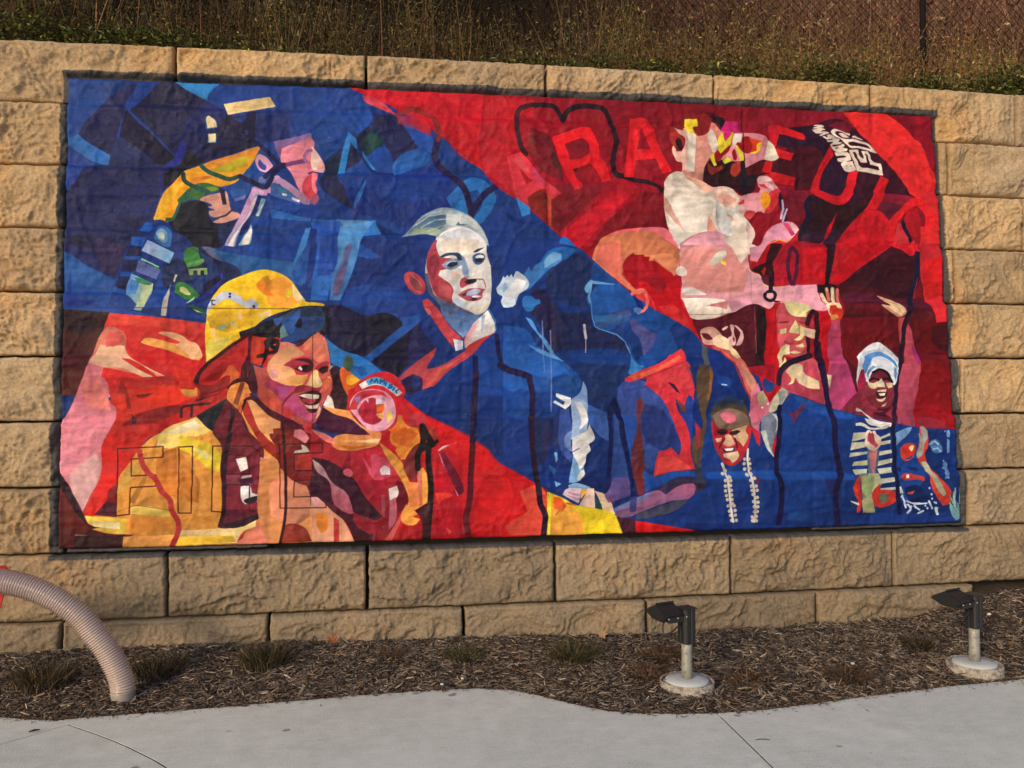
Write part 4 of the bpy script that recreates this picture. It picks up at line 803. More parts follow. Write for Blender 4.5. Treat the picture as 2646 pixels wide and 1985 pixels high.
0 216 64 48 100 0 0 0 : 1229 1340 1294 1329 1251 1316
2 38 18 30 100 0 22 0 : 1185 1349 1242 1341 1294 1336 1355 1355
0 30 28 40 100 0 0 0 : 1172 1354 1250 1408 1307 1440 1364 1423 1356 1327 1294 1329 1224 1343
0 58 100 168 100 0 0 0 : 1311 1450 1377 1459 1364 1432 1338 1400 1320 1418
0 46 74 128 100 0 0 0 : 1377 1441 1469 1460 1629 1470 1638 1434 1602 1388 1514 1333 1452 1305 1395 1300 1356 1318
0 58 104 176 100 0 0 0 : 1377 1441 1434 1460 1478 1464 1469 1432 1434 1355 1421 1346 1395 1373 1368 1405
0 106 140 140 100 0 0 0 : 1360 1395 1377 1409 1395 1368 1408 1341 1356 1318
0 26 22 40 100 0 0 0 : 1469 1446 1491 1451 1492 1387 1443 1400
0 192 92 84 100 0 0 0 : 1356 1300 1391 1300 1461 1282 1523 1310 1598 1365 1624 1319 1647 1251 1665 1169 1669 1115 1683 1042 1674 988 1647 957 1617 894 1608 840 1586 800 1560 782 1498 769 1428 792 1358 837 1289 874 1232 928 1218 1026 1200 1115 1191 1151 1243 1133 1278 1133 1278 1205 1339 1232
0 212 124 100 100 0 0 0 : 1496 1305 1598 1365 1647 1251 1660 1178 1594 1169 1558 1206 1558 1242 1505 1251
0 74 30 44 100 0 0 0 : 1439 1282 1496 1310 1558 1342 1523 1310 1496 1283 1470 1269
0 208 128 112 100 0 0 0 : 1360 1296 1395 1300 1461 1278 1426 1273 1382 1264 1339 1232
0 228 170 124 100 0 0 0 : 1278 1115 1282 1160 1321 1214 1378 1260 1426 1273 1461 1260 1497 1233 1510 1219 1488 1210 1422 1196 1426 1192 1418 1178 1378 1147 1427 1133 1444 1115 1458 1088 1532 1093 1515 1052 1489 1020 1436 1018 1375 1025 1309 1057
0 220 156 156 100 4 0 0 : 1287 1115 1330 1133 1348 1061 1309 1061
0 224 168 96 100 4 0 0 : 1383 1052 1436 1084 1524 1083 1506 1034 1445 1021
0 176 52 72 100 0 0 0 : 1378 1147 1405 1169 1457 1192 1514 1201 1558 1178 1567 1142 1559 1111 1515 1088 1458 1088 1444 1124
0 74 22 38 100 0 0 0 : 1435 1183 1497 1192 1554 1178 1567 1147 1554 1115 1515 1102 1444 1124 1488 1147 1550 1151 1514 1169
0 32 12 20 100 0 0 0 : 1497 1142 1523 1147 1532 1129 1515 1111 1493 1115
0 230 208 196 100 0 0 0 : 1466 1129 1484 1145 1497 1124 1493 1113
0 176 52 72 100 0 0 0 : 1594 1151 1638 1174 1669 1169 1656 1142 1603 1115 1572 1124
0 46 14 24 100 0 0 0 : 1594 1115 1620 1138 1660 1142 1656 1106 1621 1092
0 226 192 132 100 0 0 0 : 1537 1052 1559 1102 1576 1120 1594 1115 1603 1070 1621 1038 1616 1011 1585 1002 1550 1016 1515 1016
0 228 204 168 100 0 0 0 : 1585 1079 1603 1061 1616 1029 1599 1016 1585 1038
0 138 42 58 100 0 0 0 : 1515 1020 1585 1002 1621 1016 1603 975 1541 980 1471 971 1436 967 1462 1012
0 216 112 80 100 0 0 0 : 1629 1070 1674 1052 1674 1006 1647 979 1629 1025
0 224 184 96 100 0 0 0 : 1647 1070 1669 1079 1674 1061
0 168 58 96 100 0 0 0 : 1292 1061 1340 1043 1392 1021 1445 1016 1436 971 1397 931 1367 918 1310 981 1253 1026
0 168 80 132 100 4 0 0 : 1331 1017 1427 1012 1401 949 1358 940
0 192 80 64 100 4 0 0 : 1227 1008 1297 972 1358 918 1358 837 1254 910
0 184 80 124 100 0 0 0 : 1388 913 1436 949 1480 953 1489 899 1533 863 1516 836 1454 828 1393 837
0 192 56 60 100 4 0 0 : 1376 891 1428 859 1463 828 1411 810 1363 837
0 200 92 132 100 0 0 0 : 1463 828 1533 836 1586 845 1560 804 1542 787
0 232 200 164 100 0 0 0 : 1577 800 1603 889 1612 871 1603 827
0 64 20 30 100 0 0 0 : 1471 958 1533 980 1585 984 1616 966 1612 930 1586 894 1533 890 1498 913
0 176 58 76 100 0 0 0 : 1489 931 1533 935 1586 926 1559 899 1515 908
0 232 220 204 100 0 0 0 : 1471 955 1515 964 1559 962 1603 957 1599 934 1559 930 1515 939
0 228 212 196 100 0 0 0 : 1507 895 1559 890 1603 903 1590 872 1537 872
0 40 20 32 100 0 0 0 : 1515 868 1595 867 1577 845 1551 843
2 122 40 56 100 0 10 0 : 1371 837 1371 895 1397 931 1436 971
2 36 16 24 80 0 4 0 : 1560 1342 1560 1052 1561 782
0 208 64 72 100 0 0 0 : 1498 765 1555 782 1560 710 1516 720
0 74 20 36 100 0 0 0 : 1029 1009 1080 1058 1131 1066 1166 1053 1180 990 1193 955 1236 923 1306 860 1367 828 1437 797 1498 756 1446 747 1359 788 1298 820 1211 883 1184 932 1141 928 1133 884 1121 839 1099 875 1073 902
0 220 144 72 100 0 0 0 : 1029 946 1046 1009 1089 1035 1119 1040 1140 1040 1158 1026 1166 999 1180 972 1141 946 1124 893 1086 875 1029 933
0 124 64 48 100 0 0 0 : 1114 1040 1140 1037 1099 893 1068 906
0 220 108 64 100 0 0 0 : 1149 973 1176 955 1133 928 1120 844 1090 875 1124 919
0 30 34 40 100 0 0 0 : 843 828 1025 938 1090 871 1064 862 988 831 946 735 912 770
0 106 32 48 100 0 0 0 : 1025 933 1090 871 1125 830 1152 715 946 726 983 832
0 42 18 32 100 0 0 0 : 1056 875 1086 871 1069 787 1057 716 1036 717 1048 796
0 220 160 108 100 0 0 0 : 1159 923 1180 928 1237 878 1298 820 1363 788 1363 748 1316 744 1320 714 1255 714 1212 776 1185 848
0 154 24 48 100 0 0 2 138 18 40 : 4357 3002 5342 3009 5412 2910 5079 2901 4913 2869 4752 2876 4588 2806 4350 2810
0 62 18 38 100 0 0 0 : 4913 2869 5104 2902 5230 2948 5330 2945 5412 2902 5604 2699 5733 2563 5878 2395 5656 2410 5554 2398 5507 2311 5321 2119 5235 2040 5158 1984 4956 2024 4879 2106 5018 2302 5054 2380 5148 2616 5072 2744 4911 2806
0 50 20 48 100 16 0 0 : 4913 2861 5120 2895 5354 2593 5411 2393 5340 2313 5093 2343 5085 2691 4793 2724 4814 2817
0 74 16 32 100 0 0 0 : 4773 2630 5071 2736 5151 2694 5148 2616 5056 2418 4933 2406 4929 2498 4753 2537
0 122 26 48 100 0 0 0 : 4798 2455 4933 2406 5047 2395 5027 2310 4993 2293 4997 2201 4945 2131 4866 2174 4843 2372
0 108 18 34 70 0 0 0 : 4818 2348 5027 2317 4993 2293 4997 2201 4945 2131 4875 2182
0 224 48 47 100 0 0 0 : 5337 3002 5673 3012 5839 2909 5945 2795 6022 2623 6054 2585 6079 2419 6073 2181 6074 1789 5884 1785 5917 2176 6021 2180 5920 2373 5886 2388 5798 2495 5669 2639 5596 2706 5437 2896
0 208 40 56 50 17 0 0 : 6049 2497 6079 2419 6078 2340 5979 2352 5896 2412
0 142 18 40 100 0 0 0 : 5673 3016 6055 3017 6065 2689 6054 2585 6022 2623 5945 2795 5839 2909
0 192 24 40 70 17 0 0 : 5913 2993 6000 2990 5998 2950 5928 2946
0 124 26 52 100 0 0 0 : 5330 2937 5412 2902 5367 2837 5302 2873 5211 2900
0 138 30 54 100 0 0 0 : 5656 2410 5878 2395 5806 2345 5744 2312 5601 2338 5639 2402
0 96 26 48 100 0 0 0 : 5601 2338 5771 2328 5714 2232 5646 2222 5565 2290
0 46 22 34 100 0 0 0 : 5037 2364 5248 2310 5331 2313 5507 2311 5321 2119 5235 2040 5174 1801 5139 1770 5151 1999 5120 2036 4981 2025 4935 2092 5004 2186 4994 2301
0 50 16 24 100 13 0 0 : 5051 2318 5297 2296 5397 2292 5290 2157 5164 2107 5042 2126 5023 2225
0 64 32 56 100 11 0 0 : 4959 2086 5123 2113 5247 2124 5287 2095 5217 2016 5120 2044 4973 2033
2 26 24 48 100 0 36 0 : 5037 2356 5009 2294 5023 2225 4986 2147 4951 2078
0 220 30 40 100 0 0 0 : 4752 2876 4800 2878 5026 2835 5016 2777 4822 2818 4789 2708 4925 2675 4906 2621 4778 2646 4753 2537 4938 2499 4927 2444 4782 2462 4681 2527 4701 2635 4746 2752
0 184 26 46 80 0 0 0 : 4743 2876 4800 2878 4822 2818 4790 2731 4746 2752
0 220 30 42 100 0 0 0 : 5221 2751 5250 2682 5197 2618 5142 2507 5126 2421 5202 2385 5268 2380 5321 2428 5350 2515 5370 2571 5437 2570 5415 2479 5377 2392 5307 2319 5248 2310 5183 2330 5047 2395 5093 2513 5148 2631
0 216 30 40 100 0 0 0 : 5612 2542 5679 2513 5630 2401 5539 2273 5445 2254 5518 2358
0 204 22 38 100 0 0 0 : 5446 2262 5548 2289 5662 2207 5704 2053 5616 1996 5443 1899 5305 1789 5173 1786 5225 2001 5270 2079 5375 2198
0 220 32 48 60 11 0 0 : 5480 2271 5564 2282 5646 2222 5643 2168 5522 2125 5365 1989 5273 1819 5190 1802 5241 2001 5370 2097
0 184 20 36 60 11 0 0 : 5399 2175 5545 2242 5643 2183 5621 2089 5494 2070
1 232 36 44 100 0 0 0 : 5614 2120 5671 2223 5743 2288 5798 2345 5851 2382 5920 2381 5978 2336 6026 2259 6030 2188 5984 2155 5951 2177 5956 2256 5908 2318 5856 2316 5766 2242 5709 2146 5704 2060 5637 2066
0 184 24 40 100 0 0 0 : 5774 2226 5856 2316 5908 2318 5917 2176 5901 2058 5840 2049
0 216 58 68 100 0 0 0 : 5729 2186 5764 2210 5823 2040 5859 2073 5889 2003 5818 1954 5686 2029 5707 2099
0 34 24 48 100 0 0 0 : 5751 2202 5778 2227 5842 2072 5823 2040
0 58 14 28 100 0 0 0 : 5305 1789 5443 1899 5685 2025 5818 1954 5879 1987 5884 1785 5287 1773
0 32 26 60 100 0 0 0 : 5834 1947 5879 1987 5889 1785 5859 1784
2 74 26 64 60 0 16 0 : 5570 1917 5695 1889 5827 1830
0 233 217 200 100 0 0 0 : 5101 2896 5127 2901 5178 2891 5181 2886 5156 2879 5092 2874 5105 2882 5135 2888 5102 2890
0 233 217 200 100 0 0 0 : 5089 2864 5150 2878 5198 2871 5186 2866 5161 2859 5158 2854 5213 2856 5229 2848 5184 2831 5153 2818 5143 2826 5160 2837 5176 2844 5121 2840
0 233 217 200 100 0 0 0 : 5159 2811 5184 2823 5192 2809 5201 2808 5202 2828 5227 2838 5251 2830 5274 2810 5243 2801 5228 2798 5188 2791 5173 2801
0 233 217 200 100 0 0 0 : 5188 2784 5225 2789 5243 2801 5289 2804 5295 2792 5282 2777 5316 2779 5303 2767 5272 2758 5232 2746 5253 2744 5321 2768 5333 2754 5320 2739 5356 2732 5352 2715 5257 2710 5214 2755 5239 2772 5193 2772
0 64 20 40 100 0 0 0 : 5232 2746 5241 2754 5278 2757 5318 2770 5296 2755 5259 2747
1 64 20 40 100 0 0 0 : 5258 2730 5271 2738 5281 2736 5270 2729
0 233 217 200 100 0 0 0 : 5254 2703 5355 2706 5370 2698 5383 2653 5367 2644 5287 2636 5275 2645 5276 2659 5313 2665 5347 2671 5341 2678 5268 2676
0 233 217 200 100 0 0 0 : 5301 2618 5314 2631 5364 2638 5391 2642 5425 2580 5403 2571 5335 2568 5318 2587
1 64 20 40 100 0 0 0 : 5338 2611 5353 2608 5353 2604 5341 2607
1 64 20 40 100 0 0 0 : 5382 2613 5390 2610 5385 2604 5380 2607
0 233 217 200 100 0 0 0 : 5236 2861 5258 2878 5308 2871 5356 2856 5388 2850 5389 2842 5380 2832 5356 2844 5308 2862 5277 2860 5272 2852 5285 2832 5323 2808 5354 2804 5409 2807 5458 2795 5531 2769 5593 2707 5571 2709 5504 2728 5424 2738 5375 2739 5345 2763 5304 2799 5251 2839
0 58 14 28 100 0 0 0 : 5360 2777 5386 2784 5442 2779 5518 2760 5542 2738 5456 2754 5388 2754 5367 2761
0 233 217 200 100 0 0 0 : 5298 2849 5325 2851 5361 2833 5385 2821 5342 2815 5324 2821
0 233 217 200 100 0 0 0 : 5403 2829 5420 2836 5459 2821 5483 2799 5437 2814 5404 2818
0 233 217 200 100 0 0 0 : 5365 2725 5433 2728 5452 2679 5472 2660 5476 2669 5460 2720 5516 2719 5533 2683 5546 2649 5617 2632 5627 2589 5632 2546 5609 2546 5471 2566 5428 2572 5412 2614 5390 2665
0 58 14 28 100 0 0 0 : 5395 2709 5416 2709 5433 2667 5450 2636 5502 2632 5495 2681 5487 2701 5502 2697 5516 2656 5529 2622 5597 2611 5606 2582 5509 2594 5454 2601 5428 2641
1 90 22 38 100 6 0 0 : 4234 2938 4332 2943 4416 2896 4428 2852 4400 2819 4349 2861 4298 2910
0 26 20 32 100 0 0 0 : 4312 2923 4404 2918 4419 2890 4401 2838 4363 2875
0 212 46 128 100 0 0 0 : 4423 2894 4515 2895 4532 2813 4465 2803 4451 2770 4404 2743 4379 2786
0 140 36 36 100 0 0 0 : 4004 2838 4049 2834 4116 2920 4227 2925 4254 2942 4292 2925 4330 2879 4309 2827 4268 2781 4195 2759 4171 2802 4218 2848 4126 2806 4105 2773 4081 2646 4043 2657 4012 2681
0 168 48 44 100 0 0 0 : 4004 2838 4036 2827 4079 2753 4097 2716 4082 2659 4050 2670 4007 2718
1 42 24 32 100 0 0 0 : 4039 2726 4059 2746 4084 2722 4089 2672 4063 2664 4044 2689
0 58 14 28 100 0 0 0 : 4716 2751 4743 2739 4780 2664 4791 2613 4711 2616 4680 2532 4747 2528 4638 2479 4629 2415 4567 2362 4521 2354 4398 2419 4300 2409 4243 2458 4260 2559 4354 2632 4551 2615 4618 2644
0 92 20 24 100 0 0 0 : 4554 2539 4636 2594 4697 2615 4680 2525 4633 2511 4566 2502
0 36 24 36 100 0 0 0 : 4541 2545 4579 2502 4632 2498 4637 2460 4563 2413 4492 2461 4454 2497
0 224 172 154 100 0 0 2 216 140 128 : 4033 2830 4068 2809 4100 2805 4107 2830 4126 2819 4164 2782 4189 2768 4241 2773 4288 2807 4317 2879 4349 2868 4387 2812 4423 2737 4441 2687 4420 2635 4392 2609 4288 2617 4266 2553 4253 2540 4243 2451 4178 2455 4127 2459 4077 2501 4085 2546 4079 2577 4047 2582 4023 2619 4013 2668 4022 2694 4043 2651 4082 2652 4103 2697 4101 2748 4066 2778 4048 2802
0 226 184 168 100 0 0 0 : 4033 2830 4068 2809 4100 2805 4126 2819 4119 2522 4084 2521 4086 2577 4047 2582 4023 2619 4013 2668 4022 2694 4043 2651 4082 2652 4103 2697 4101 2748 4066 2778 4048 2802
0 230 220 204 100 0 0 0 : 4128 2793 4189 2777 4174 2515 4116 2512
0 232 210 58 100 0 0 0 : 4115 2891 4207 2897 4215 2848 4179 2840 4171 2808 4183 2777 4144 2788 4125 2793 4117 2837
0 228 214 198 100 0 0 0 : 4274 2781 4315 2834 4350 2702 4329 2657 4309 2662
0 216 110 112 60 0 0 0 : 4339 2772 4386 2786 4378 2741 4351 2721
0 216 144 152 100 0 0 0 : 4479 2804 4578 2812 4659 2812 4718 2789 4743 2752 4794 2677 4812 2633 4778 2618 4697 2622 4616 2586 4548 2549 4544 2602 4418 2597 4413 2635 4448 2700 4464 2765
0 232 220 198 100 0 0 0 : 4737 2765 4776 2728 4812 2640 4778 2618 4701 2622 4721 2700
0 232 222 208 100 0 0 0 : 4475 2797 4535 2797 4533 2749 4489 2727 4474 2689 4466 2726
0 232 216 64 100 0 0 0 : 4390 2803 4404 2743 4466 2813 4475 2803 4449 2726 4421 2673 4374 2646 4356 2683 4352 2753
0 216 48 112 100 0 0 0 : 4393 2799 4459 2803 4438 2770 4404 2736
0 160 26 28 100 0 0 0 : 4328 2650 4355 2677 4374 2652 4436 2712 4441 2687 4393 2634 4366 2595 4333 2600
0 160 20 28 100 0 0 0 : 4537 2774 4577 2786 4617 2765 4648 2709 4633 2670 4553 2663 4489 2721 4503 2738 4529 2736
0 216 68 32 100 0 0 0 : 4590 2777 4690 2756 4655 2722 4647 2684 4592 2662 4614 2714
0 232 192 48 100 0 0 0 : 4648 2728 4690 2756 4674 2698 4639 2664 4586 2662 4647 2684
0 160 20 28 100 0 0 0 : 4461 2675 4481 2689 4495 2632 4484 2606 4465 2612
0 228 216 64 100 0 0 0 : 4482 2714 4508 2703 4545 2647 4543 2590 4517 2589 4512 2633
0 228 216 64 100 0 0 0 : 4295 2624 4322 2663 4333 2600 4345 2569 4325 2559 4307 2593
0 212 216 64 100 0 0 0 : 4385 2602 4419 2626 4452 2611 4451 2599 4404 2578
0 48 16 24 100 0 0 0 : 4253 2552 4281 2598 4318 2555 4391 2577 4451 2592 4456 2548 4543 2577 4545 2475 4478 2448 4347 2449 4282 2453 4243 2458
0 168 58 44 100 3 0 0 : 4274 2591 4312 2555 4384 2570 4390 2545 4310 2498 4284 2516
1 184 64 48 100 3 0 0 : 4457 2573 4504 2601 4542 2571 4500 2505 4473 2492 4448 2516
0 224 212 196 100 0 0 0 : 3999 2492 4077 2508 4127 2459 4243 2451 4300 2409 4385 2419 4431 2408 4488 2353 4550 2349 4647 2378 4662 2416 4644 2460 4652 2492 4693 2507 4745 2490 4758 2471 4784 2446 4803 2428 4808 2396 4777 2293 4721 2234 4655 2245 4615 2231 4573 2186 4534 2203 4591 2142 4616 2099 4600 2035 4586 2010 4657 1974 4589 1935 4040 1959 3968 2118 3946 2216 3940 2316 3959 2441
0 226 180 156 100 0 0 0 : 4108 2484 4243 2451 4300 2409 4317 2353 4240 2376 4177 2424 4153 2460
0 230 216 198 100 0 0 0 : 3958 2385 4086 2395 4215 2381 4279 2365 4271 2333 4084 2345 3969 2335
0 220 174 156 100 0 0 0 : 3943 2322 3980 2280 4016 2206 4105 2085 4076 2096 4014 2156 3977 2193 3947 2235
0 230 223 210 100 0 0 0 : 3971 2205 4027 2144 4114 2085 4256 2101 4060 1997 4034 1965 3998 2057
0 232 222 208 100 0 0 0 : 3968 2316 4084 2333 4252 2326 4315 2278 4269 2101 4102 2091 4016 2219
0 224 160 144 100 0 0 0 : 4267 2208 4304 2152 4334 2091 4256 2089
0 220 156 160 100 0 0 0 : 4054 1990 4113 2041 4204 2081 4269 2095 4322 2109 4371 2048 4433 1968 4046 1959
0 221 164 176 100 6 0 0 : 4112 2023 4204 2075 4333 2078 4396 2005 4329 1966 4136 1961
0 228 194 180 100 0 0 0 : 4300 2403 4385 2412 4436 2370 4493 2328 4485 2284 4392 2262 4342 2323
0 220 168 152 100 5 0 0 : 4317 2347 4409 2357 4473 2315 4392 2262 4342 2310
0 216 214 210 100 0 0 0 : 4329 2322 4379 2255 4491 2259 4534 2191 4591 2142 4562 2059 4474 2007 4397 2030 4335 2110 4320 2247
0 226 212 196 100 6 0 0 : 4470 2226 4546 2172 4597 2130 4560 2009 4463 2057 4441 2156
0 210 168 160 100 0 0 0 : 4397 2224 4443 2207 4455 2176 4429 2181
0 224 192 184 100 0 0 0 : 4553 2172 4616 2105 4600 2035 4550 2097
2 176 160 152 80 0 5 0 : 4293 2409 4317 2353 4328 2278 4325 2197 4359 2079 4422 2006
0 222 154 160 100 0 0 0 : 4494 2341 4574 2369 4647 2378 4662 2416 4644 2460 4652 2492 4699 2506 4745 2490 4784 2446 4808 2396 4777 2293 4735 2248 4694 2234 4648 2245 4536 2241 4511 2284
0 216 52 64 100 0 0 0 : 4727 2381 4803 2422 4808 2384 4777 2293 4728 2238 4688 2233
0 224 154 40 100 0 0 0 : 4667 2378 4708 2386 4732 2343 4731 2304 4689 2252 4658 2315
0 232 188 192 100 0 0 0 : 4645 2479 4699 2504 4745 2490 4758 2465 4697 2462 4650 2448
0 228 180 184 100 0 0 0 : 4650 2454 4731 2457 4770 2433 4761 2395 4708 2399 4669 2417
0 204 58 72 100 0 0 0 : 4657 2442 4703 2447 4729 2412 4702 2411
0 200 58 64 100 0 0 0 : 4479 2290 4533 2329 4538 2298 4498 2284
0 224 184 176 100 0 0 0 : 4491 2271 4544 2286 4556 2242 4522 2215 4483 2239
0 208 72 80 100 0 0 0 : 4528 2209 4549 2242 4615 2244 4614 2225 4573 2179
0 34 20 40 100 0 0 0 : 4808 2390 4832 2333 4866 2188 4839 2175 4804 2294 4793 2358
2 196 174 200 100 0 18 0 : 4825 2327 4830 2276 4813 2199
2 196 174 200 100 0 16 0 : 4856 2264 4826 2181
2 32 24 40 90 0 7 0 : 4542 2986 4548 2794 4547 2603
0 32 24 40 100 0 0 0 : 4517 2601 4547 2609 4566 2508 4568 2388 4550 2355 4528 2373 4526 2487
0 192 15 32 100 0 0 0 : 5250 2254 5153 2097 5136 1747 4679 1713 4545 1817 4548 1892 4614 1881 4725 2021 4807 2049 4923 2103 4951 2123 4940 2040 4960 2021 5130 2039
0 184 20 42 100 0 0 0 : 4925 1995 5143 2020 5136 1747 4899 1723 4914 1900
0 196 20 38 100 13 0 0 : 4944 1964 5134 1981 5124 1778 4934 1749
0 140 28 52 100 0 0 0 : 4852 2012 4925 2001 4919 1724 4712 1714 4781 1771 4739 1883
0 216 48 46 100 0 0 0 : 4951 2123 4940 2040 4959 2009 4859 2012 4725 2015 4613 1874 4548 1892 4621 1906 4719 2028 4807 2049 4901 2051
0 52 14 24 100 0 0 0 : 4696 1945 4725 2015 4819 2018 4852 2006 4816 1961 4740 1890 4738 1858 4796 1809 4787 1746 4732 1714 4679 1719 4641 1744 4636 1794 4565 1817 4619 1856 4673 1876
0 200 42 36 100 0 0 0 : 4644 1812 4672 1851 4684 1832 4662 1782
1 106 26 52 100 0 0 0 : 4642 1769 4683 1794 4714 1758 4713 1720 4660 1725
2 92 28 56 100 0 22 0 : 4852 2006 4847 1911 4862 1785 4879 1729
2 74 24 56 100 0 26 0 : 4884 1988 4916 1944 4915 1862 4886 1736
0 221 156 176 100 0 0 0 : 4812 2169 4879 2178 4932 2154 4951 2123 4901 2064 4853 2031 4793 2045 4726 2025 4614 1881 4561 1892 4558 1980 4612 1990 4659 2013 4688 2077 4730 2129
0 200 72 112 100 0 0 0 : 4828 2167 4865 2168 4922 2090 4895 2077
0 234 196 196 100 0 0 0 : 4879 2175 4932 2147 4951 2123 4923 2096
2 232 168 80 100 0 7 0 : 4712 2015 4800 2046 4853 2031 4888 2064
0 224 180 158 100 0 0 0 : 4538 1804 4548 1892 4565 1817 4642 1781 4648 1744 4699 1714 4745 1708 5061 1729 5081 1714 5084 1651 5134 1551 5119 1538 4992 1555 4800 1593 4747 1590 4692 1545 4653 1557 4575 1581
0 220 164 168 100 0 0 2 224 164 180 : 4047 1998 4152 2056 4269 2091 4373 2081 4448 1996 4550 1942 4545 1817 4648 1756 4659 1707 4752 1702 5061 1729 5081 1714 5085 1657 5134 1551 5119 1538 4992 1555 4800 1593 4747 1590 4692 1545 4595 1581 4541 1556 4377 1511 4248 1497 4095 1507 4059 1586 4042 1647 4057 1697 4048 1819
0 220 152 144 100 9 0 0 : 4059 1967 4265 1985 4458 1940 4532 1804 4513 1667 4318 1664 4127 1698 4059 1758
0 216 160 172 90 6 0 0 : 4060 1986 4152 2050 4269 2085 4372 2075 4428 2001 4201 1989
0 228 214 194 100 4 0 0 : 4365 2056 4556 2092 4550 1942 4495 1866 4433 1964
1 216 212 196 100 0 0 0 : 4261 1861 4309 1930 4355 1956 4387 1950 4379 1913 4326 1868 4280 1846
0 224 200 72 100 0 0 0 : 4346 1893 4384 1876 4383 1848 4351 1863
1 224 214 200 100 0 0 0 : 4013 1806 4029 1831 4068 1838 4095 1808 4091 1777 4053 1770 4021 1782
1 224 196 180 100 0 0 0 : 4006 1898 4033 1942 4051 1924 4037 1868
1 228 216 208 100 0 0 0 : 4063 1684 4127 1695 4190 1668 4240 1644 4150 1640 4074 1642
0 230 220 204 100 0 0 0 : 4048 1617 4252 1620 4368 1612 4380 1578 4416 1523 4260 1472 4132 1471 4082 1501 4059 1574
0 216 140 140 100 0 0 0 : 4218 1564 4387 1603 4378 1541 4327 1553
0 221 160 176 100 4 0 0 : 4381 1603 4576 1606 4535 1556 4416 1523
2 106 58 64 70 0 3 0 : 4082 1501 4312 1504 4455 1518
2 160 122 124 70 0 4 0 : 4566 1930 4566 1767 4575 1581
0 220 216 168 50 6 0 0 : 4827 1600 4986 1580 4986 1561 4839 1585
2 36 20 32 100 0 32 0 : 4715 1770 4717 1676
2 36 20 36 100 0 23 0 : 4670 1651 4711 1676 4750 1658 4741 1621 4708 1608 4676 1626 4670 1651
0 228 176 180 100 0 0 0 : 4687 1660 4733 1663 4735 1630 4695 1626
0 36 20 36 100 0 0 0 : 4721 1614 4800 1603 4747 1593
2 200 48 44 100 0 10 0 : 4733 1583 4773 1593
0 200 26 40 100 0 0 0 : 3754 1918 3804 1900 3853 1865 3915 1841 3965 1805 4027 1770 4051 1715 4047 1605 4082 1495 4131 1459 4146 1343 3929 1463 3849 1523 3807 1571 3745 1613
0 172 20 38 100 0 0 0 : 3754 1918 3853 1865 3965 1805 4027 1770 4051 1715 4048 1635 3935 1646 3834 1663 3812 1754 3749 1753
0 216 46 48 100 6 0 0 : 3845 1602 4048 1635 4094 1495 4141 1355 3929 1481
0 216 120 92 100 4 0 0 : 3756 1979 3945 1989 4033 1955 4044 1893 4016 1819 4002 1769 3952 1811 3903 1847 3853 1871 3798 1900 3754 1911
0 221 116 128 100 0 0 0 : 3759 2096 3860 2107 3968 2095 4022 2004 4033 1955 3933 1995 3757 2009
0 228 188 168 100 0 0 0 : 3758 2065 3884 2056 3965 2021 3883 2013 3757 2022
2 232 116 104 100 0 14 0 : 3684 1630 3722 1667 3772 1671 3802 1632 3795 1583 3768 1534
0 208 48 56 100 0 0 0 : 3746 1643 3778 1656 3802 1620 3801 1583 3757 1595
2 216 58 68 100 0 5 0 : 3802 1638 3832 1596 3859 1523
0 72 18 30 100 0 0 0 : 4125 1465 4266 1469 4409 1511 4575 1581 4640 1563 4665 1520 4663 1334 4636 1149 4480 1149 4368 1283 4178 1331 4147 1349
0 90 22 38 100 6 0 0 : 4131 1459 4409 1499 4561 1568 4596 1457 4584 1149 4493 1149 4305 1301 4153 1349
0 40 16 24 100 6 0 0 : 4601 1575 4658 1532 4657 1334 4629 1149 4571 1149 4600 1396
0 204 16 32 100 0 0 0 : 4666 1545 4752 1552 4759 1273 4747 1150 4636 1149 4670 1334
2 200 160 160 60 0 4 0 : 4581 1562 4587 1383 4587 1235
1 216 168 152 100 0 0 0 : 4180 1386 4213 1411 4264 1417 4308 1393 4370 1332 4413 1278 4368 1271 4292 1289 4215 1295 4191 1331
0 226 200 168 100 0 0 0 : 4267 1332 4320 1369 4383 1333 4420 1271 4469 1210 4493 1149 4402 1149 4367 1247 4279 1295
0 96 32 40 100 0 0 0 : 4186 1374 4237 1368 4274 1332 4235 1326 4204 1344
0 216 100 80 100 0 0 0 : 4266 1289 4329 1271 4380 1247 4415 1149 4383 1149 4340 1222 4271 1265
0 232 216 140 100 0 0 0 : 4407 1271 4444 1235 4475 1198 4455 1186 4418 1229
1 216 176 168 100 0 0 0 : 4400 1431 4432 1425 4424 1376 4441 1333 4433 1290 4401 1296 4383 1339 4410 1363
1 216 176 168 100 0 0 0 : 4432 1431 4464 1419 4495 1370 4493 1321 4472 1293 4440 1290 4461 1333 4469 1382
1 221 188 176 100 0 0 0 : 4341 1403 4374 1424 4386 1415 4353 1394
0 96 28 40 100 0 0 0 : 4416 1351 4435 1333 4428 1308
0 32 58 120 100 0 0 0 : 4146 1319 4190 1307 4184 1149 4165 1149
0 92 96 104 100 0 0 0 : 4190 1307 4233 1271 4235 1149 4184 1149
0 20 69 154 100 0 0 0 : 4240 1277 4290 1253 4366 1210 4402 1149 4235 1149
0 20 69 154 100 0 0 1 26 60 136 : 3745 1607 3861 1517 4041 1409 4140 1343 4177 1313 4191 1149 4083 1149 4036 1270 3921 1209 3857 1149 3732 1149
0 28 92 176 50 12 0 0 : 3772 1450 3928 1421 4049 1270 3921 1209 3798 1269
0 90 90 152 100 0 0 0 : 3741 1461 3789 1401 3869 1366 3829 1269 3784 1215 3753 1233 3737 1305
0 216 68 80 100 0 0 0 : 3882 1149 4030 1270 4049 1270 4060 1234 4047 1209 3983 1185 4083 1161 4095 1137
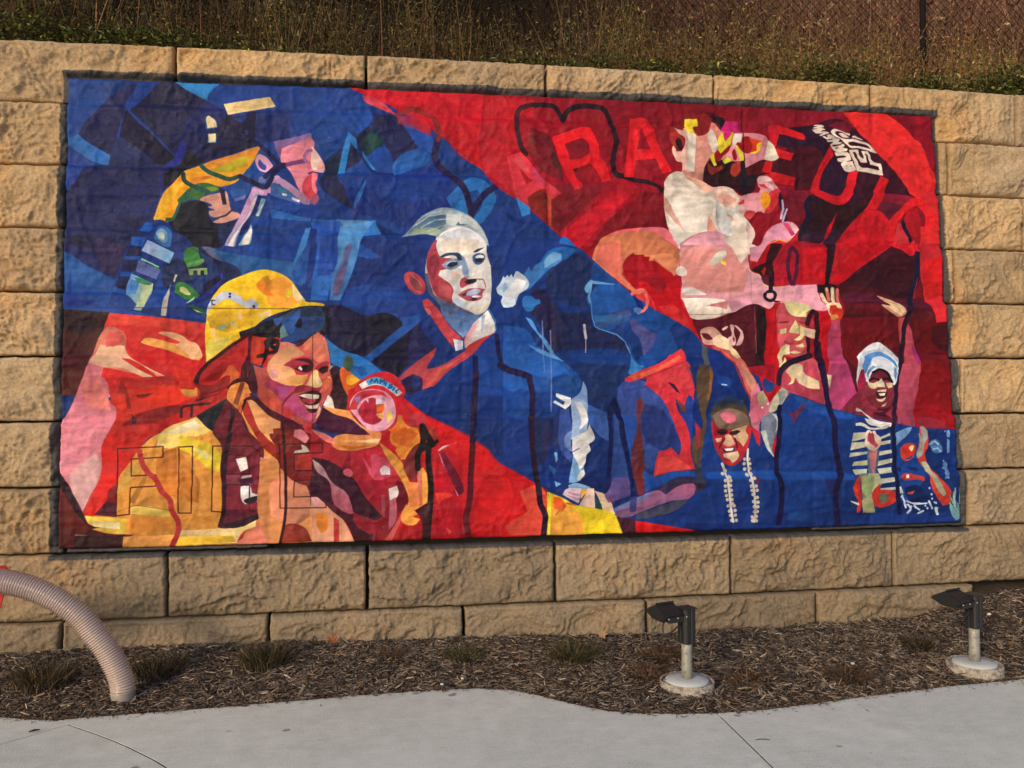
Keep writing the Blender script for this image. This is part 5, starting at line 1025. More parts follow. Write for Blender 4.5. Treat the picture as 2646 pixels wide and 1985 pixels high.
0 84 18 30 100 0 0 0 : 5230 1723 5358 1821 5502 1914 5676 2021 5828 1948 5887 1975 5892 1820 5932 1659 5976 1556 5992 1466 6101 1474 6110 1274 6125 954 5644 956 5655 1145 5536 1271 5409 1220 5347 957 5300 957 5234 1269 5231 1483 5269 1546 5241 1685
0 64 16 32 100 0 0 0 : 5273 1762 5502 1907 5675 2002 5828 1941 5880 1852 5841 1683 5739 1643 5491 1715 5244 1730
0 92 26 52 100 5 0 0 : 5254 1673 5489 1677 5767 1630 5909 1632 5963 1569 5736 1578 5486 1613 5278 1591
0 104 20 36 100 5 0 0 : 5278 1591 5541 1601 5620 1526 5260 1515
0 110 14 24 100 0 0 0 : 5235 1489 5689 1501 5704 1399 5683 1145 5536 1271 5409 1220 5349 1119 5278 1188 5237 1332
0 110 12 22 100 0 0 0 : 5802 1496 5973 1498 5992 1463 6101 1474 6107 1242 6118 954 5833 955 5855 1209 5796 1400
0 74 14 24 100 8 0 0 : 5954 1433 6099 1454 6093 1248 5995 1286 5956 1337
0 134 16 26 100 14 0 0 : 5875 1190 6112 1203 6111 954 5854 955
0 122 28 52 70 0 0 0 : 5885 1234 6107 1229 6112 1197 5875 1190
0 192 20 42 100 0 0 0 : 4818 2018 5142 2026 5154 1988 5128 1728 5067 1730 4744 1715 4785 1740 4800 1778 4769 1828
0 176 24 48 100 0 0 0 : 4753 1903 4844 2018 5135 2026 5153 1976 5128 1731 4744 1715
0 196 18 34 100 13 0 0 : 4943 1983 5134 2001 5129 1747 4919 1736
2 80 24 56 100 0 29 0 : 4890 1988 4862 1956 4849 1829 4872 1729
2 80 24 56 100 0 29 0 : 4890 1988 4921 1938 4916 1831 4892 1730
0 46 18 32 100 0 0 0 : 5156 2027 5231 2029 5213 1933 5162 1741 5230 1723 5215 1697 5077 1670 5067 1726 5128 1728
0 30 20 32 100 0 0 0 : 5079 1714 5242 1698 5237 1597 5142 1608 5104 1664
0 212 32 44 100 0 0 0 : 5231 2029 5692 2041 5891 2047 5888 1988 5814 1951 5732 1997 5677 2025 5502 1914 5358 1821 5244 1736 5162 1738 5206 1932
0 192 14 30 100 8 0 0 : 5314 2031 5337 1942 5221 1825 5176 1747 5259 1755 5467 1913 5677 2028 5579 2038
0 216 48 56 100 0 0 0 : 5898 2047 6079 2052 6074 1791 6074 1629 6101 1597 6101 1474 5992 1463 5970 1569 5924 1633 5915 1723 5885 1819
0 208 32 32 100 8 0 0 : 5927 1918 6073 1947 6069 1661 5952 1633 5916 1736
0 116 16 30 100 0 0 0 : 5891 1800 5924 1646 5838 1638
2 30 26 56 100 0 42 0 : 5865 1968 5871 1884 5859 1799 5820 1682 5784 1553
2 42 18 38 100 0 36 0 : 5784 1553 5742 1444 5718 1335 5691 1176 5665 1082 5637 956
2 184 48 44 100 0 7 0 : 5869 1787 5839 1644
0 192 80 88 100 0 0 0 : 5689 1494 5745 1502 5721 1444 5708 1335 5699 1303 5690 1399
0 184 72 92 100 0 0 1 192 96 104 : 5771 1457 5796 1400 5805 1317 5854 1190 5826 955 5658 955 5700 1082 5728 1208 5754 1412
0 160 48 120 100 0 0 0 : 5797 1304 5855 1196 5844 1145 5819 1196 5801 1253
1 212 160 136 100 0 0 0 : 5537 1655 5585 1646 5668 1622 5722 1591 5755 1547 5739 1514 5689 1501 5648 1526 5581 1570 5568 1595 5631 1583 5604 1615
0 226 196 156 100 0 0 0 : 5585 1640 5667 1616 5722 1585 5748 1546 5711 1508 5656 1545 5575 1589 5638 1583
2 168 104 88 100 0 3 0 : 5612 1621 5666 1596
2 168 104 88 100 0 3 0 : 5693 1565 5726 1527
0 176 68 98 100 0 0 1 168 72 120 : 5150 1482 5231 1477 5232 1363 5246 1238 5274 1119 5321 982 5327 957 5110 958 5137 1082 5131 1238 5130 1363
0 184 80 112 80 7 0 0 : 5162 1470 5224 1470 5220 1395 5152 1394
0 216 72 48 100 0 0 0 : 5141 1583 5196 1596 5249 1572 5254 1521 5231 1477 5162 1470 5138 1526
2 232 208 176 100 0 30 0 : 5104 1655 5135 1595
2 216 120 96 100 0 29 0 : 5145 1696 5160 1621
2 232 200 168 100 0 29 0 : 5191 1697 5193 1615
2 216 120 112 100 0 26 0 : 5227 1691 5227 1609
2 232 216 180 100 0 11 0 : 5145 1703 5149 1684
2 232 216 180 100 0 17 0 : 5188 1703 5189 1665
0 232 204 168 100 0 0 0 : 5121 1582 5169 1602 5237 1597 5249 1559 5208 1558 5202 1583 5147 1576 5152 1532 5164 1501 5150 1482
0 216 58 36 100 0 0 0 : 5154 1570 5202 1577 5221 1546 5255 1540 5246 1502 5177 1495
0 224 160 96 100 0 0 0 : 5151 1507 5205 1514 5218 1489 5162 1470
0 200 16 32 100 0 0 0 : 4984 1549 5138 1532 5162 1470 5130 1363 5131 1238 5144 1088 5110 1082 5066 1144 5051 1393 5035 1487
0 192 16 32 100 0 0 0 : 4738 1577 4766 1590 4756 1515 4757 1391 4765 1267 4746 1144 4712 959
0 192 84 90 100 0 0 0 : 4758 1565 4806 1597 5004 1543 4974 1474 4962 1361 4975 1218 4921 1200 4855 1206 4765 1267 4750 1391
0 200 90 96 100 0 0 0 : 4762 1515 4968 1499 4957 1393 4975 1225 4842 1212 4771 1267 4756 1366
0 220 212 156 100 0 0 0 : 4802 1597 4833 1603 5005 1568 5018 1550 4976 1530 4968 1493 4888 1498 4836 1529
0 176 56 74 100 0 0 0 : 4773 1459 4840 1466 4819 1447
0 176 56 74 100 0 0 0 : 4906 1464 4959 1455 4932 1442
0 220 212 156 100 0 0 0 : 4771 1403 4824 1413 4823 1379 4776 1369
0 220 212 160 100 0 0 0 : 4843 1385 4865 1435 4890 1473 4917 1398 4916 1373
0 220 212 156 100 0 0 0 : 4918 1436 4964 1411 4955 1368 4927 1330 4874 1330 4922 1361
0 220 212 160 100 0 0 0 : 4885 1286 4946 1308 4951 1280 4911 1277
0 220 212 160 100 0 0 0 : 4843 1243 4884 1255 4930 1243 4882 1230
0 224 216 168 100 0 0 0 : 4764 1255 4812 1298 4845 1292 4843 1230 4796 1218 4759 1144 4746 1131
0 232 224 160 100 0 0 0 : 4753 1144 4809 1212 4799 1144 4759 1125
2 168 40 60 100 0 9 0 : 4813 1317 4859 1299 4913 1308
0 220 192 168 100 0 0 0 : 4944 1417 5051 1400 5055 1343 5021 1340 4955 1361
0 138 160 144 100 0 0 0 : 5037 1399 5061 1393 5052 1346 5035 1343
2 52 16 32 100 0 34 0 : 4972 1443 5003 1518 5030 1531 5049 1493
2 52 16 32 100 0 36 0 : 5046 1519 5051 1393 5039 1300
2 52 16 32 100 0 34 0 : 5039 1300 5054 1175 5088 1051 5104 958
0 52 16 32 100 0 0 0 : 4962 1361 4994 1343 4995 1206 4975 1212
0 200 64 72 100 0 0 0 : 5015 1487 5027 1456 5018 1406 4992 1424
0 60 18 32 100 0 0 0 : 4989 1225 4994 1200 4825 1144 4770 1094 4751 959 4732 959 4751 1113 4814 1175
0 192 84 94 100 0 0 0 : 4785 1119 4886 1169 5015 1206 5052 1144 5064 983 5070 958 4751 959 4770 1082
0 220 200 164 100 0 0 0 : 4798 1113 4893 1162 4925 1150 4930 1107 4982 1070 5048 1051 5051 989 4912 1008 4867 1045 4853 1020 4821 1045
0 221 180 160 100 0 0 0 : 4889 1094 4937 1113 5047 1045 5048 989 4925 1002
0 228 216 128 100 0 0 0 : 4835 1057 4868 1070 4853 1020
0 224 200 164 100 0 0 0 : 5110 1088 5143 1082 5130 958 5104 958
1 216 220 224 100 0 0 0 : 5340 1019 5341 1094 5380 1188 5438 1245 5523 1271 5605 1246 5663 1170 5674 1119 5637 956 5588 956 5381 944
0 90 140 200 80 0 0 0 : 5357 1132 5394 1195 5452 1245 5536 1261 5604 1239 5643 1189 5568 1214 5507 1233 5451 1220 5435 1182 5392 1144
0 74 128 196 100 0 0 0 : 5432 1132 5489 1157 5480 1126 5429 1082
0 90 144 200 100 0 0 0 : 5391 1132 5449 1195 5462 1176 5409 1094 5430 1100
0 221 224 228 100 0 0 0 : 5450 1207 5562 1239 5621 1170 5623 1082 5581 1069 5515 1132 5444 1094 5452 1126 5496 1157
0 106 152 204 80 0 0 0 : 5629 1176 5668 1132 5657 1069 5633 1132
0 160 32 64 100 0 0 0 : 5355 1100 5380 1119 5413 1025 5382 957 5347 957
0 138 52 68 100 0 0 0 : 5435 1057 5500 1107 5555 1100 5600 1044 5646 993 5644 956 5382 957
0 42 18 32 100 0 0 0 : 5427 1044 5465 1094 5515 1126 5555 1107 5613 1025 5586 1044 5547 1094 5499 1100 5456 1063
0 224 208 164 100 0 0 0 : 5426 1025 5467 1019 5509 1025 5500 994 5458 981 5432 994
0 224 216 188 100 0 0 0 : 5516 1025 5545 1044 5564 1012 5556 994 5514 994
0 224 208 164 100 0 0 0 : 5564 1025 5627 1019 5618 987 5583 981
1 217 134 96 100 0 0 0 : 3425 1855 3434 1928 3465 1987 3541 2047 3842 2084 4021 1970 4042 1926 4016 1822 4015 1778 3953 1748 3754 1642 3709 1649 3534 1777
0 221 120 102 100 6 0 0 : 3464 1943 3539 2003 3614 1990 3647 1845 3637 1742 3702 1656 3534 1784 3440 1862
0 220 144 104 100 6 0 0 : 3836 1907 3958 1925 4026 1882 4007 1793 3910 1850
0 192 14 30 100 0 0 0 : 3631 1822 3663 1889 3717 1927 3716 1912 3784 1913 3791 1899 3829 1900 3820 1870 3866 1871 3910 1842 3955 1807 3985 1792 4006 1763 4044 1749 4049 1676 4047 1602 4097 1500 4183 1325 4003 1412 3863 1527 3843 1614 3784 1672 3717 1678 3652 1742 3631 1786
0 168 20 38 100 7 0 0 : 3669 1845 3730 1868 3849 1827 3923 1762 3951 1689 3889 1659 3786 1730 3726 1744
0 216 48 52 100 6 0 0 : 3871 1556 4007 1558 4066 1500 4153 1354 4003 1426
2 216 120 96 100 0 12 0 : 3632 1830 3630 1771 3659 1728 3710 1678
0 28 63 136 100 0 0 1 26 58 124 : 2810 1943 3309 1954 3439 1855 3424 1840 3407 1738 3376 1651 3415 1436 3450 1386 3655 1308 3681 1179 3626 1057 3509 823 3365 887 3326 1050 3156 1213 2941 1234 2801 1304
0 30 48 96 100 12 0 0 : 3109 1777 3212 1865 3316 1911 3425 1847 3408 1753 3376 1666 3410 1551 3235 1563 3107 1647
0 33 42 88 100 14 0 0 : 3021 1689 3135 1619 3205 1505 3409 1507 3422 1421 3524 1379 3640 1308 3668 1236 3447 1250 3229 1249 3142 1234 3059 1404 2975 1546
0 44 36 80 80 7 0 0 : 3020 1646 3092 1662 3134 1576 3162 1519 3152 1405 3172 1306 3128 1249 3060 1447 3018 1546
0 28 71 142 100 9 0 0 : 3243 1249 3521 1264 3675 1236 3665 1150 3444 1150 3256 1192
0 27 52 104 100 14 0 0 : 3284 1150 3628 1150 3588 1021 3511 879 3366 923 3326 1050
0 44 122 208 100 0 0 0 : 2980 1817 2994 1775 3023 1789 3052 1833 3112 1921 3200 1952 3316 1940 3242 1873 3168 1843 3109 1784 3043 1725 2977 1660 2934 1645 2949 1710
0 74 154 216 100 0 0 0 : 3074 1841 3126 1914 3170 1915 3206 1887 3183 1843 3109 1798 3080 1776
0 184 204 224 100 0 0 0 : 2807 1722 2836 1758 2850 1737 2871 1730 2893 1784 2950 1745 2978 1710 2970 1681 2912 1623 2890 1573 2868 1538 2826 1551 2804 1537
0 220 226 230 100 4 0 0 : 2892 1716 2950 1731 2971 1696 2905 1638 2868 1545 2804 1558 2805 1629 2848 1637
0 58 138 216 100 0 0 0 : 2937 1595 2962 1617 2991 1610 3019 1582 3048 1597 3058 1568 3018 1546 3003 1518 2960 1514 2936 1545
0 34 88 164 100 0 0 1 42 100 180 : 2802 1417 2958 1389 3035 1277 3156 1213 3212 1164 3326 1050 3310 979 3250 916 3149 882 3075 742 2792 745
0 42 108 192 100 11 0 0 : 2800 1233 3013 1234 3155 1178 3254 1093 3081 1065 2939 1107 2798 1149
0 31 79 156 100 11 0 0 : 2796 1002 2965 981 2983 743 2792 745
0 42 108 192 100 6 0 0 : 2797 1079 2882 1065 2959 1023 2965 981 2923 995 2866 974 2796 1002
0 29 71 144 100 10 0 0 : 3008 967 3165 966 3163 839 3118 742 3004 743
0 92 156 212 100 0 0 0 : 2953 1474 2995 1454 3037 1376 3086 1326 3156 1213 3120 1234 3043 1347 2987 1418
0 92 156 212 100 0 0 0 : 2964 1290 3035 1262 3156 1213 3212 1171 3170 1185 3041 1234
2 128 144 192 70 0 9 0 : 3067 1447 3070 1234 3075 1100
2 144 152 192 70 0 10 0 : 3123 1383 3122 1164 3116 840
2 192 184 192 90 0 19 0 : 3356 1421 3359 1378 3365 1335
2 192 184 192 80 0 7 0 : 3365 1335 3363 1235
2 36 22 70 100 0 44 0 : 2777 1149 2840 1114 2918 1093 2971 1072
2 36 22 70 100 0 39 0 : 2971 1072 2990 967 2989 883 2983 743
0 30 85 159 100 0 0 0 : 3424 1840 3439 1855 3708 1634 3863 1527 4004 1455 4182 1311 4178 1201 4027 1237 3875 1179 3678 1085 3656 1092 3673 1171 3661 1272 3633 1322 3560 1365 3465 1393 3422 1421 3417 1522 3374 1586 3383 1637 3365 1665 3407 1738
0 28 76 144 100 0 0 0 : 3424 1840 3577 1712 3422 1731 3407 1738
0 38 96 172 100 6 0 0 : 3405 1623 3443 1674 3606 1705 3708 1627 3676 1547 3527 1509 3417 1522
0 108 168 216 100 0 0 0 : 3365 1673 3407 1735 3422 1724 3413 1681 3398 1644 3376 1644
0 138 188 224 80 0 0 0 : 3414 1728 3591 1705 3428 1703 3405 1623 3400 1565 3389 1579 3402 1680
0 20 48 108 100 0 0 0 : 3418 1706 3458 1699 3428 1674 3412 1637
2 90 154 216 100 0 7 0 : 3404 1615 3406 1551 3415 1464 3429 1414 3465 1393
0 74 106 160 80 0 0 0 : 3430 1457 3668 1525 3686 1496 3666 1460 3495 1408 3451 1400
0 92 90 144 100 4 0 0 : 3497 1480 3668 1532 3675 1503 3526 1458
0 60 120 176 70 0 0 0 : 3423 1486 3600 1495 3659 1481 3525 1451 3437 1443
0 27 64 132 100 0 0 0 : 3524 1386 3666 1452 3759 1308 3764 1215 3711 1179 3655 1308
0 90 92 152 100 0 0 0 : 3670 1460 3697 1474 3762 1424 3821 1381 3880 1367 3833 1280 3771 1215 3758 1265 3737 1337 3694 1380
0 27 62 132 100 0 0 0 : 3957 1404 4012 1455 4182 1318 4193 1201 4042 1237 3999 1310
0 42 92 168 70 7 0 0 : 3822 1410 3971 1382 4013 1252 3815 1193 3778 1200 3880 1360
0 63 138 204 100 0 0 0 : 3679 1229 3710 1164 3769 1143 3686 1085 3653 1092
2 106 168 220 100 0 7 0 : 3472 1393 3582 1358 3640 1308 3675 1229
2 232 118 106 100 0 22 0 : 3701 1641 3762 1671 3799 1650 3804 1584 3780 1533 3735 1511
0 20 48 122 100 0 0 0 : 3704 1627 3752 1598 3773 1533 3735 1525 3722 1569
0 90 132 192 100 0 0 0 : 3702 1540 3721 1547 3765 1533 3742 1504 3705 1511
0 220 74 68 100 0 0 0 : 3724 1642 3776 1642 3789 1584 3738 1605
2 216 56 72 100 0 9 0 : 3821 1628 3842 1578 3855 1527
0 30 62 132 100 0 0 1 28 58 128 : 2793 829 2983 757 2994 577 3033 382 3180 296 3081 305 2788 483
0 34 48 94 100 10 0 0 : 2998 799 3147 798 3158 616 3100 575 3069 409 3000 549
0 58 42 80 60 6 0 0 : 3053 729 3110 728 3099 506 3057 534
0 26 58 134 100 0 0 0 : 3087 617 3187 616 3250 559 3240 434 3224 365 3194 296 3067 354 3020 479 3070 506
0 58 120 196 80 0 0 0 : 3091 492 3140 456 3133 415 3098 457
0 120 176 220 100 0 0 0 : 3132 568 3150 567 3156 519 3141 498
0 138 188 228 100 0 0 0 : 3128 380 3174 359 3135 339
0 19 44 108 100 0 0 0 : 3387 873 3509 823 3505 639 3397 683 3356 473 3340 404 3499 401 3467 276 3295 349 3253 364
0 60 98 172 100 0 0 2 74 112 184 : 3365 887 3509 823 3508 636 3447 668 3384 739 3355 768
0 74 102 180 100 0 0 0 : 3177 854 3235 860 3260 713 3217 685 3243 559 3257 545 3241 503 3185 560 3159 644
0 138 170 216 100 0 0 0 : 3340 1043 3361 994 3366 909 3357 824 3335 810 3293 895 3258 923 3309 958
0 168 192 224 100 0 0 0 : 3250 916 3294 930 3366 895 3355 768 3303 684 3230 643 3253 713
0 124 150 204 100 0 0 0 : 3209 685 3253 713 3244 615 3257 566 3215 594 3198 643
0 136 180 220 100 0 0 0 : 3257 545 3329 558 3334 453 3336 418 3282 370 3224 365 3240 434
0 224 224 220 100 0 0 0 : 3279 902 3308 902 3364 817 3363 768 3300 712 3320 782
0 160 180 208 100 0 0 0 : 3300 712 3363 768 3354 711 3310 677
0 221 220 216 100 0 0 0 : 3252 657 3303 684 3354 711 3370 754 3404 683 3407 655 3366 620 3376 578 3350 550 3342 495 3305 446 3284 503 3257 552
0 224 224 222 100 0 0 0 : 3312 446 3334 446 3339 418 3296 377 3282 391
2 58 74 124 100 0 6 0 : 3250 566 3301 593
0 232 232 232 100 0 0 0 : 3151 963 3251 931 3254 895 3213 853 3128 900 3142 914 3199 882 3210 903 3150 938
0 136 176 208 100 0 0 0 : 3220 351 3267 364 3374 334 3345 320 3223 316
0 220 196 208 100 0 0 0 : 3202 323 3309 328 3293 225 3229 261 3180 289
2 200 120 152 100 0 7 0 : 3223 302 3294 280
2 200 120 152 100 0 6 0 : 3215 282 3293 252
0 224 168 64 100 0 0 0 : 3309 321 3352 324 3337 265 3301 259
0 220 192 176 100 0 0 0 : 3352 327 3396 326 3400 194 3292 211
0 42 80 128 100 0 0 0 : 3345 300 3293 225 3278 218 3323 279
0 228 200 164 100 0 0 0 : 3395 312 3481 276 3543 149 3464 172 3423 263
0 36 82 78 100 0 0 0 : 3401 270 3444 221 3450 176 3400 194
0 200 20 30 100 0 0 2 208 24 32 : 2788 490 2997 369 3081 305 3075 24 2781 12
0 216 80 64 100 0 0 0 : 2891 316 3018 369 3073 285 3065 203 3047 25 2823 31 2796 93 2881 146 2945 185
0 208 32 36 100 6 0 0 : 2783 141 2910 206 2931 185 2853 139 2796 93
0 232 206 46 100 0 0 0 : 3074 312 3179 269 3271 218 3400 194 3543 142 3570 65 3597 8 3075 17
0 232 168 76 100 7 0 0 : 3087 250 3235 212 3319 113 3317 17 3089 17
0 232 96 44 100 3 0 0 : 3116 277 3165 269 3207 213 3177 179 3121 201
2 232 216 64 100 0 21 0 : 3088 298 3093 202 3082 24
2 216 128 48 100 0 10 0 : 3178 213 3135 160
2 216 112 40 100 0 11 0 : 3264 218 3207 233
2 224 208 80 100 0 7 0 : 3543 142 3598 15
2 40 18 48 100 0 38 0 : 2978 799 2984 618 2999 480 3018 341
2 40 18 48 100 0 38 0 : 3018 341 3030 238 3054 182 3063 134 3050 18
0 66 88 164 100 0 0 1 58 88 160 : 3603 1028 3647 1043 3759 1042 3824 992 3925 877 4022 604 3975 548 3856 564 3808 437 3757 466 3746 594 3717 622 3683 468 3634 553 3610 751 3571 929
0 46 92 176 100 9 0 0 : 3604 794 3700 807 3694 609 3648 539 3616 709
0 42 60 124 100 10 0 0 : 3747 892 3880 848 3980 704 4014 597 3975 548 3856 578 3755 650
0 106 48 56 100 4 0 0 : 3707 914 3741 931 3758 899 3728 764 3746 608 3757 466 3737 284 3671 285 3660 433 3672 609 3705 736
0 122 48 56 100 6 0 0 : 3676 468 3749 466 3744 284 3700 271
0 58 90 160 80 0 0 0 : 3546 823 3583 822 3601 680 3634 539 3659 398 3678 285 3467 276 3505 366 3531 540
0 108 90 148 100 7 0 0 : 3535 393 3644 391 3648 272 3494 227 3467 283
0 16 30 88 100 0 0 0 : 3519 894 3556 936 3584 879 3604 794 3616 709 3642 581 3674 397 3692 271 3648 258 3644 363 3619 525 3585 652 3574 766 3554 830 3538 801 3535 667 3522 470 3496 310 3460 283 3493 471 3505 653
0 216 56 68 100 0 0 0 : 3626 1057 3686 1093 3874 1165 4043 1266 4072 1216 4055 1150 4112 1034 4137 890 4162 731 4146 702 4118 767 4093 926 4062 926 4068 876 4059 825 3987 912 3985 876 4085 703 4080 560 4114 438 3956 420 3814 395 3831 486 3856 564 3916 577 3939 591 3997 533 4014 604 3980 704 3925 862 3824 978 3765 1014 3782 1064 3767 1078 3662 1035 3633 1039
0 216 72 80 80 6 0 0 : 3841 1064 3994 1150 4071 1179 4111 1020 4079 962 3960 1035 3869 992
0 42 74 160 100 0 0 0 : 3987 919 4045 869 4078 948 4100 933 4117 746 4095 546 4063 718 4014 826
0 122 64 64 100 4 0 0 : 3987 912 4046 876 4059 818 4022 840
0 32 28 64 100 0 0 0 : 3930 1035 3975 1020 4018 955 3988 970
0 232 106 80 100 0 0 0 : 3656 1071 3768 1107 3889 1150 4027 1223 4041 1201 3888 1121 3767 1071 3707 1046
2 176 40 64 100 0 7 0 : 3752 1057 3888 1107 4040 1172
0 232 80 76 100 7 0 0 : 3855 521 3959 534 4091 446 3829 408
0 30 88 172 100 0 0 0 : 3749 438 3814 395 3956 427 4113 424 4112 389 3969 377 3826 317 3744 291
0 58 48 80 100 0 0 0 : 3834 317 3969 384 4097 389 4118 346 4013 334 3906 273
0 156 92 124 100 0 0 1 138 100 136 : 3529 184 3692 257 3789 297 3848 302 3891 273 3998 334 4088 346 4110 318 4085 261 4039 234 3935 230 3733 165 3615 126 3550 135
0 124 140 196 80 0 0 0 : 3522 184 3685 257 3818 299 3788 268 3639 195 3536 163
0 74 74 96 100 0 0 0 : 3689 152 3859 196 3964 229 4069 241 3962 166 3783 121 3688 110
0 58 66 132 90 0 0 0 : 3641 258 3692 271 3682 166 3638 160
0 26 62 136 100 0 0 0 : 3550 128 3710 109 4007 172 4108 261 4121 218 4018 52 3782 79
0 74 30 48 100 0 0 0 : 3550 128 3681 114 3678 16 3597 8
0 220 28 30 100 0 0 0 : 3677 103 3782 86 3959 53 4152 19 3678 20
0 184 36 44 100 0 0 0 : 3496 275 3538 219 3502 247
0 29 60 132 100 0 0 1 22 48 122 : 4147 1179 4192 1150 4264 1034 4251 889 4208 759 4242 644 4290 492 4319 456 4364 27 4152 12 4018 52 4130 246 4122 460 4097 603
0 92 74 56 100 4 0 0 : 4161 1158 4237 1143 4257 1049 4237 918 4201 759 4203 601 4167 437 4122 460 4098 646 4169 731 4145 904 4135 1063
0 138 92 48 100 4 0 0 : 4230 1150 4255 1107 4251 1005 4225 904 4206 918 4233 1034
0 176 48 64 100 4 0 0 : 4113 760 4154 717 4148 559 4127 602
0 56 58 80 100 6 0 0 : 4114 460 4189 444 4204 216 4141 133 4107 247
0 58 36 48 100 6 0 0 : 4118 346 4178 330 4204 216 4128 204
0 21 55 138 100 0 0 1 18 48 112 : 4250 1268 4341 1239 4430 1144 4486 991 4530 917 4526 815 4497 859 4391 933 4299 933 4243 861 4209 760 4204 832 4238 948 4260 1122
0 30 78 158 100 7 0 0 : 4274 1093 4350 1071 4411 1049 4378 991 4302 1020
2 192 208 228 100 0 10 0 : 4321 1017 4356 1013
0 27 68 144 100 0 0 1 22 54 120 : 4201 760 4243 652 4298 500 4389 470 4501 576 4537 699 4587 611 4627 625 4707 493 4793 828 4830 953 5090 870 5436 793 5393 10 4603 49 3997 81 4016 193 4186 331 4158 403
0 36 88 168 100 15 0 0 : 4861 938 5081 855 5313 794 5262 601 5185 676 4870 798
0 34 88 168 100 12 0 0 : 4790 419 5154 383 5282 358 5280 328 4756 355 4187 374 4196 416
0 26 70 146 100 11 0 0 : 4916 753 5092 751 5126 456 4917 424
0 42 42 92 80 9 0 0 : 5056 348 5136 346 5111 164 5068 253
0 32 80 143 90 8 0 0 : 4770 318 4959 314 4947 68 4775 73
0 106 32 56 100 0 0 0 : 4531 381 4570 366 4552 323
0 90 74 64 100 0 0 0 : 4241 818 4281 868 4344 897 4451 889 4495 830 4500 743 4444 714 4367 708 4261 724 4240 774
0 64 72 76 100 7 0 0 : 4283 904 4375 925 4467 903 4450 852 4357 846 4265 832
0 90 84 72 100 0 0 0 : 4444 903 4475 910 4482 874 4450 860
0 208 112 128 100 0 0 0 : 4306 803 4349 828 4402 824 4420 787 4377 751 4324 774
0 200 50 60 100 0 0 0 : 4236 789 4264 803 4277 760 4260 716 4445 722 4500 757 4511 641 4469 555 4389 463 4328 471 4285 558 4250 645
0 138 32 56 100 0 0 0 : 4240 796 4270 774 4277 745 4246 731
0 220 184 144 100 0 0 0 : 4391 715 4484 736 4475 700 4497 670 4471 598 4432 592 4418 628 4396 650 4435 678
0 216 168 144 100 0 0 0 : 4343 679 4381 665 4394 614 4408 570 4339 579 4318 615
0 220 192 168 100 0 0 0 : 4262 652 4319 658 4303 622 4272 630
0 200 168 136 100 0 0 0 : 4419 650 4457 635 4471 598 4425 606
0 48 24 52 100 0 0 0 : 4244 695 4275 709 4336 698 4304 665 4274 666
0 48 24 52 100 0 0 0 : 4367 694 4443 689 4389 668
0 74 64 100 100 0 0 0 : 4286 587 4316 565 4408 578 4400 549 4315 550
0 220 208 208 100 0 0 0 : 4316 572 4369 560 4400 574 4354 553
0 208 80 96 100 0 0 0 : 4317 601 4378 592 4409 585 4347 568
0 200 180 144 100 0 0 0 : 4307 543 4415 549 4421 513 4366 463 4351 492 4360 514 4314 522
3 200 188 168 100 0 25 0 : 4333 424 4310 403 4355 381 4319 357 4358 356 4318 321 4356 324 4317 289 4359 291 4323 257 4362 259 4330 228 4364 227 4336 185 4371 198 4382 184 4346 149 4388 152 4356 120 4391 120 4363 85 4397 84
2 216 208 196 100 0 18 0 : 4309 471 4333 399 4344 292 4355 199 4374 77
3 200 188 168 100 0 25 0 : 4471 501 4502 500 4466 469 4508 468 4472 432 4511 435 4486 393 4517 399 4503 356 4531 370 4506 317 4540 316 4512 288 4547 287 4519 259 4549 237 4524 209 4555 204 4527 173 4554 172 4526 141 4553 140 4513 105 4543 108 4512 80 4538 80
2 216 208 196 100 0 16 0 : 4497 569 4493 482 4515 360 4533 230 4537 137 4523 73
0 200 106 96 100 0 0 0 : 4334 1269 4388 1254 4464 1210 4530 1108 4574 1042 4586 961 4551 859 4529 903 4459 1093 4401 1195
0 224 200 156 100 0 0 0 : 4389 1269 4420 1269 4472 1210 4448 1196 4403 1232
2 184 48 44 100 0 11 0 : 4326 1254 4416 1166 4472 1034 4530 917
0 216 152 128 100 5 0 0 : 4463 1181 4530 1100 4573 1027 4547 961 4489 1064
0 200 124 140 100 0 0 0 : 4531 954 4589 1027 4625 946 4718 924 4747 857 4674 807 4593 756 4583 684 4507 743 4526 830 4551 859
0 192 104 124 100 5 0 0 : 4546 932 4602 961 4636 829 4570 757 4524 764
0 176 168 136 100 0 0 0 : 4586 946 4626 975 4647 917 4621 866 4590 873
0 188 184 160 100 0 0 0 : 4736 975 4768 997 4815 967 4763 879 4690 821 4659 829 4693 902
0 140 144 144 100 0 0 0 : 4736 968 4799 975 4764 887 4739 872
0 200 16 30 100 0 0 0 : 4599 1078 4722 1027 4760 990 4694 916 4669 887 4640 946
0 31 72 144 100 0 0 0 : 4630 1063 4722 1019 4688 968 4649 961 4628 1019
0 200 24 32 100 0 0 0 : 4814 960 4837 945 4793 842 4761 828
0 124 132 148 100 0 0 0 : 4602 785 4674 814 4729 814 4725 711 4697 610 4685 530 4627 625 4599 691
0 200 208 196 100 0 0 0 : 4591 691 4630 698 4657 588 4700 501 4640 567
0 200 208 196 100 0 0 0 : 4690 814 4736 799 4728 711 4700 682 4711 755
0 192 24 40 100 0 0 0 : 4732 697 4728 609 4693 515 4679 573 4698 646
0 200 40 56 100 0 0 0 : 4507 735 4590 684 4586 582 4564 611 4536 684
0 200 196 172 100 0 0 0 : 4758 843 4792 813 4791 696 4772 725 4758 769
0 220 216 192 100 0 0 0 : 4821 761 4843 717 4828 725
3 224 216 208 100 0 18 0 : 4613 855 4657 880
0 106 48 80 100 0 0 0 : 4824 827 4872 827 4922 893 4937 871 4869 768 4844 739
2 24 18 64 100 0 35 0 : 4747 857 4731 682 4706 464 4710 377
2 24 18 64 100 0 41 0 : 4711 392 4729 283 4725 175 4704 60
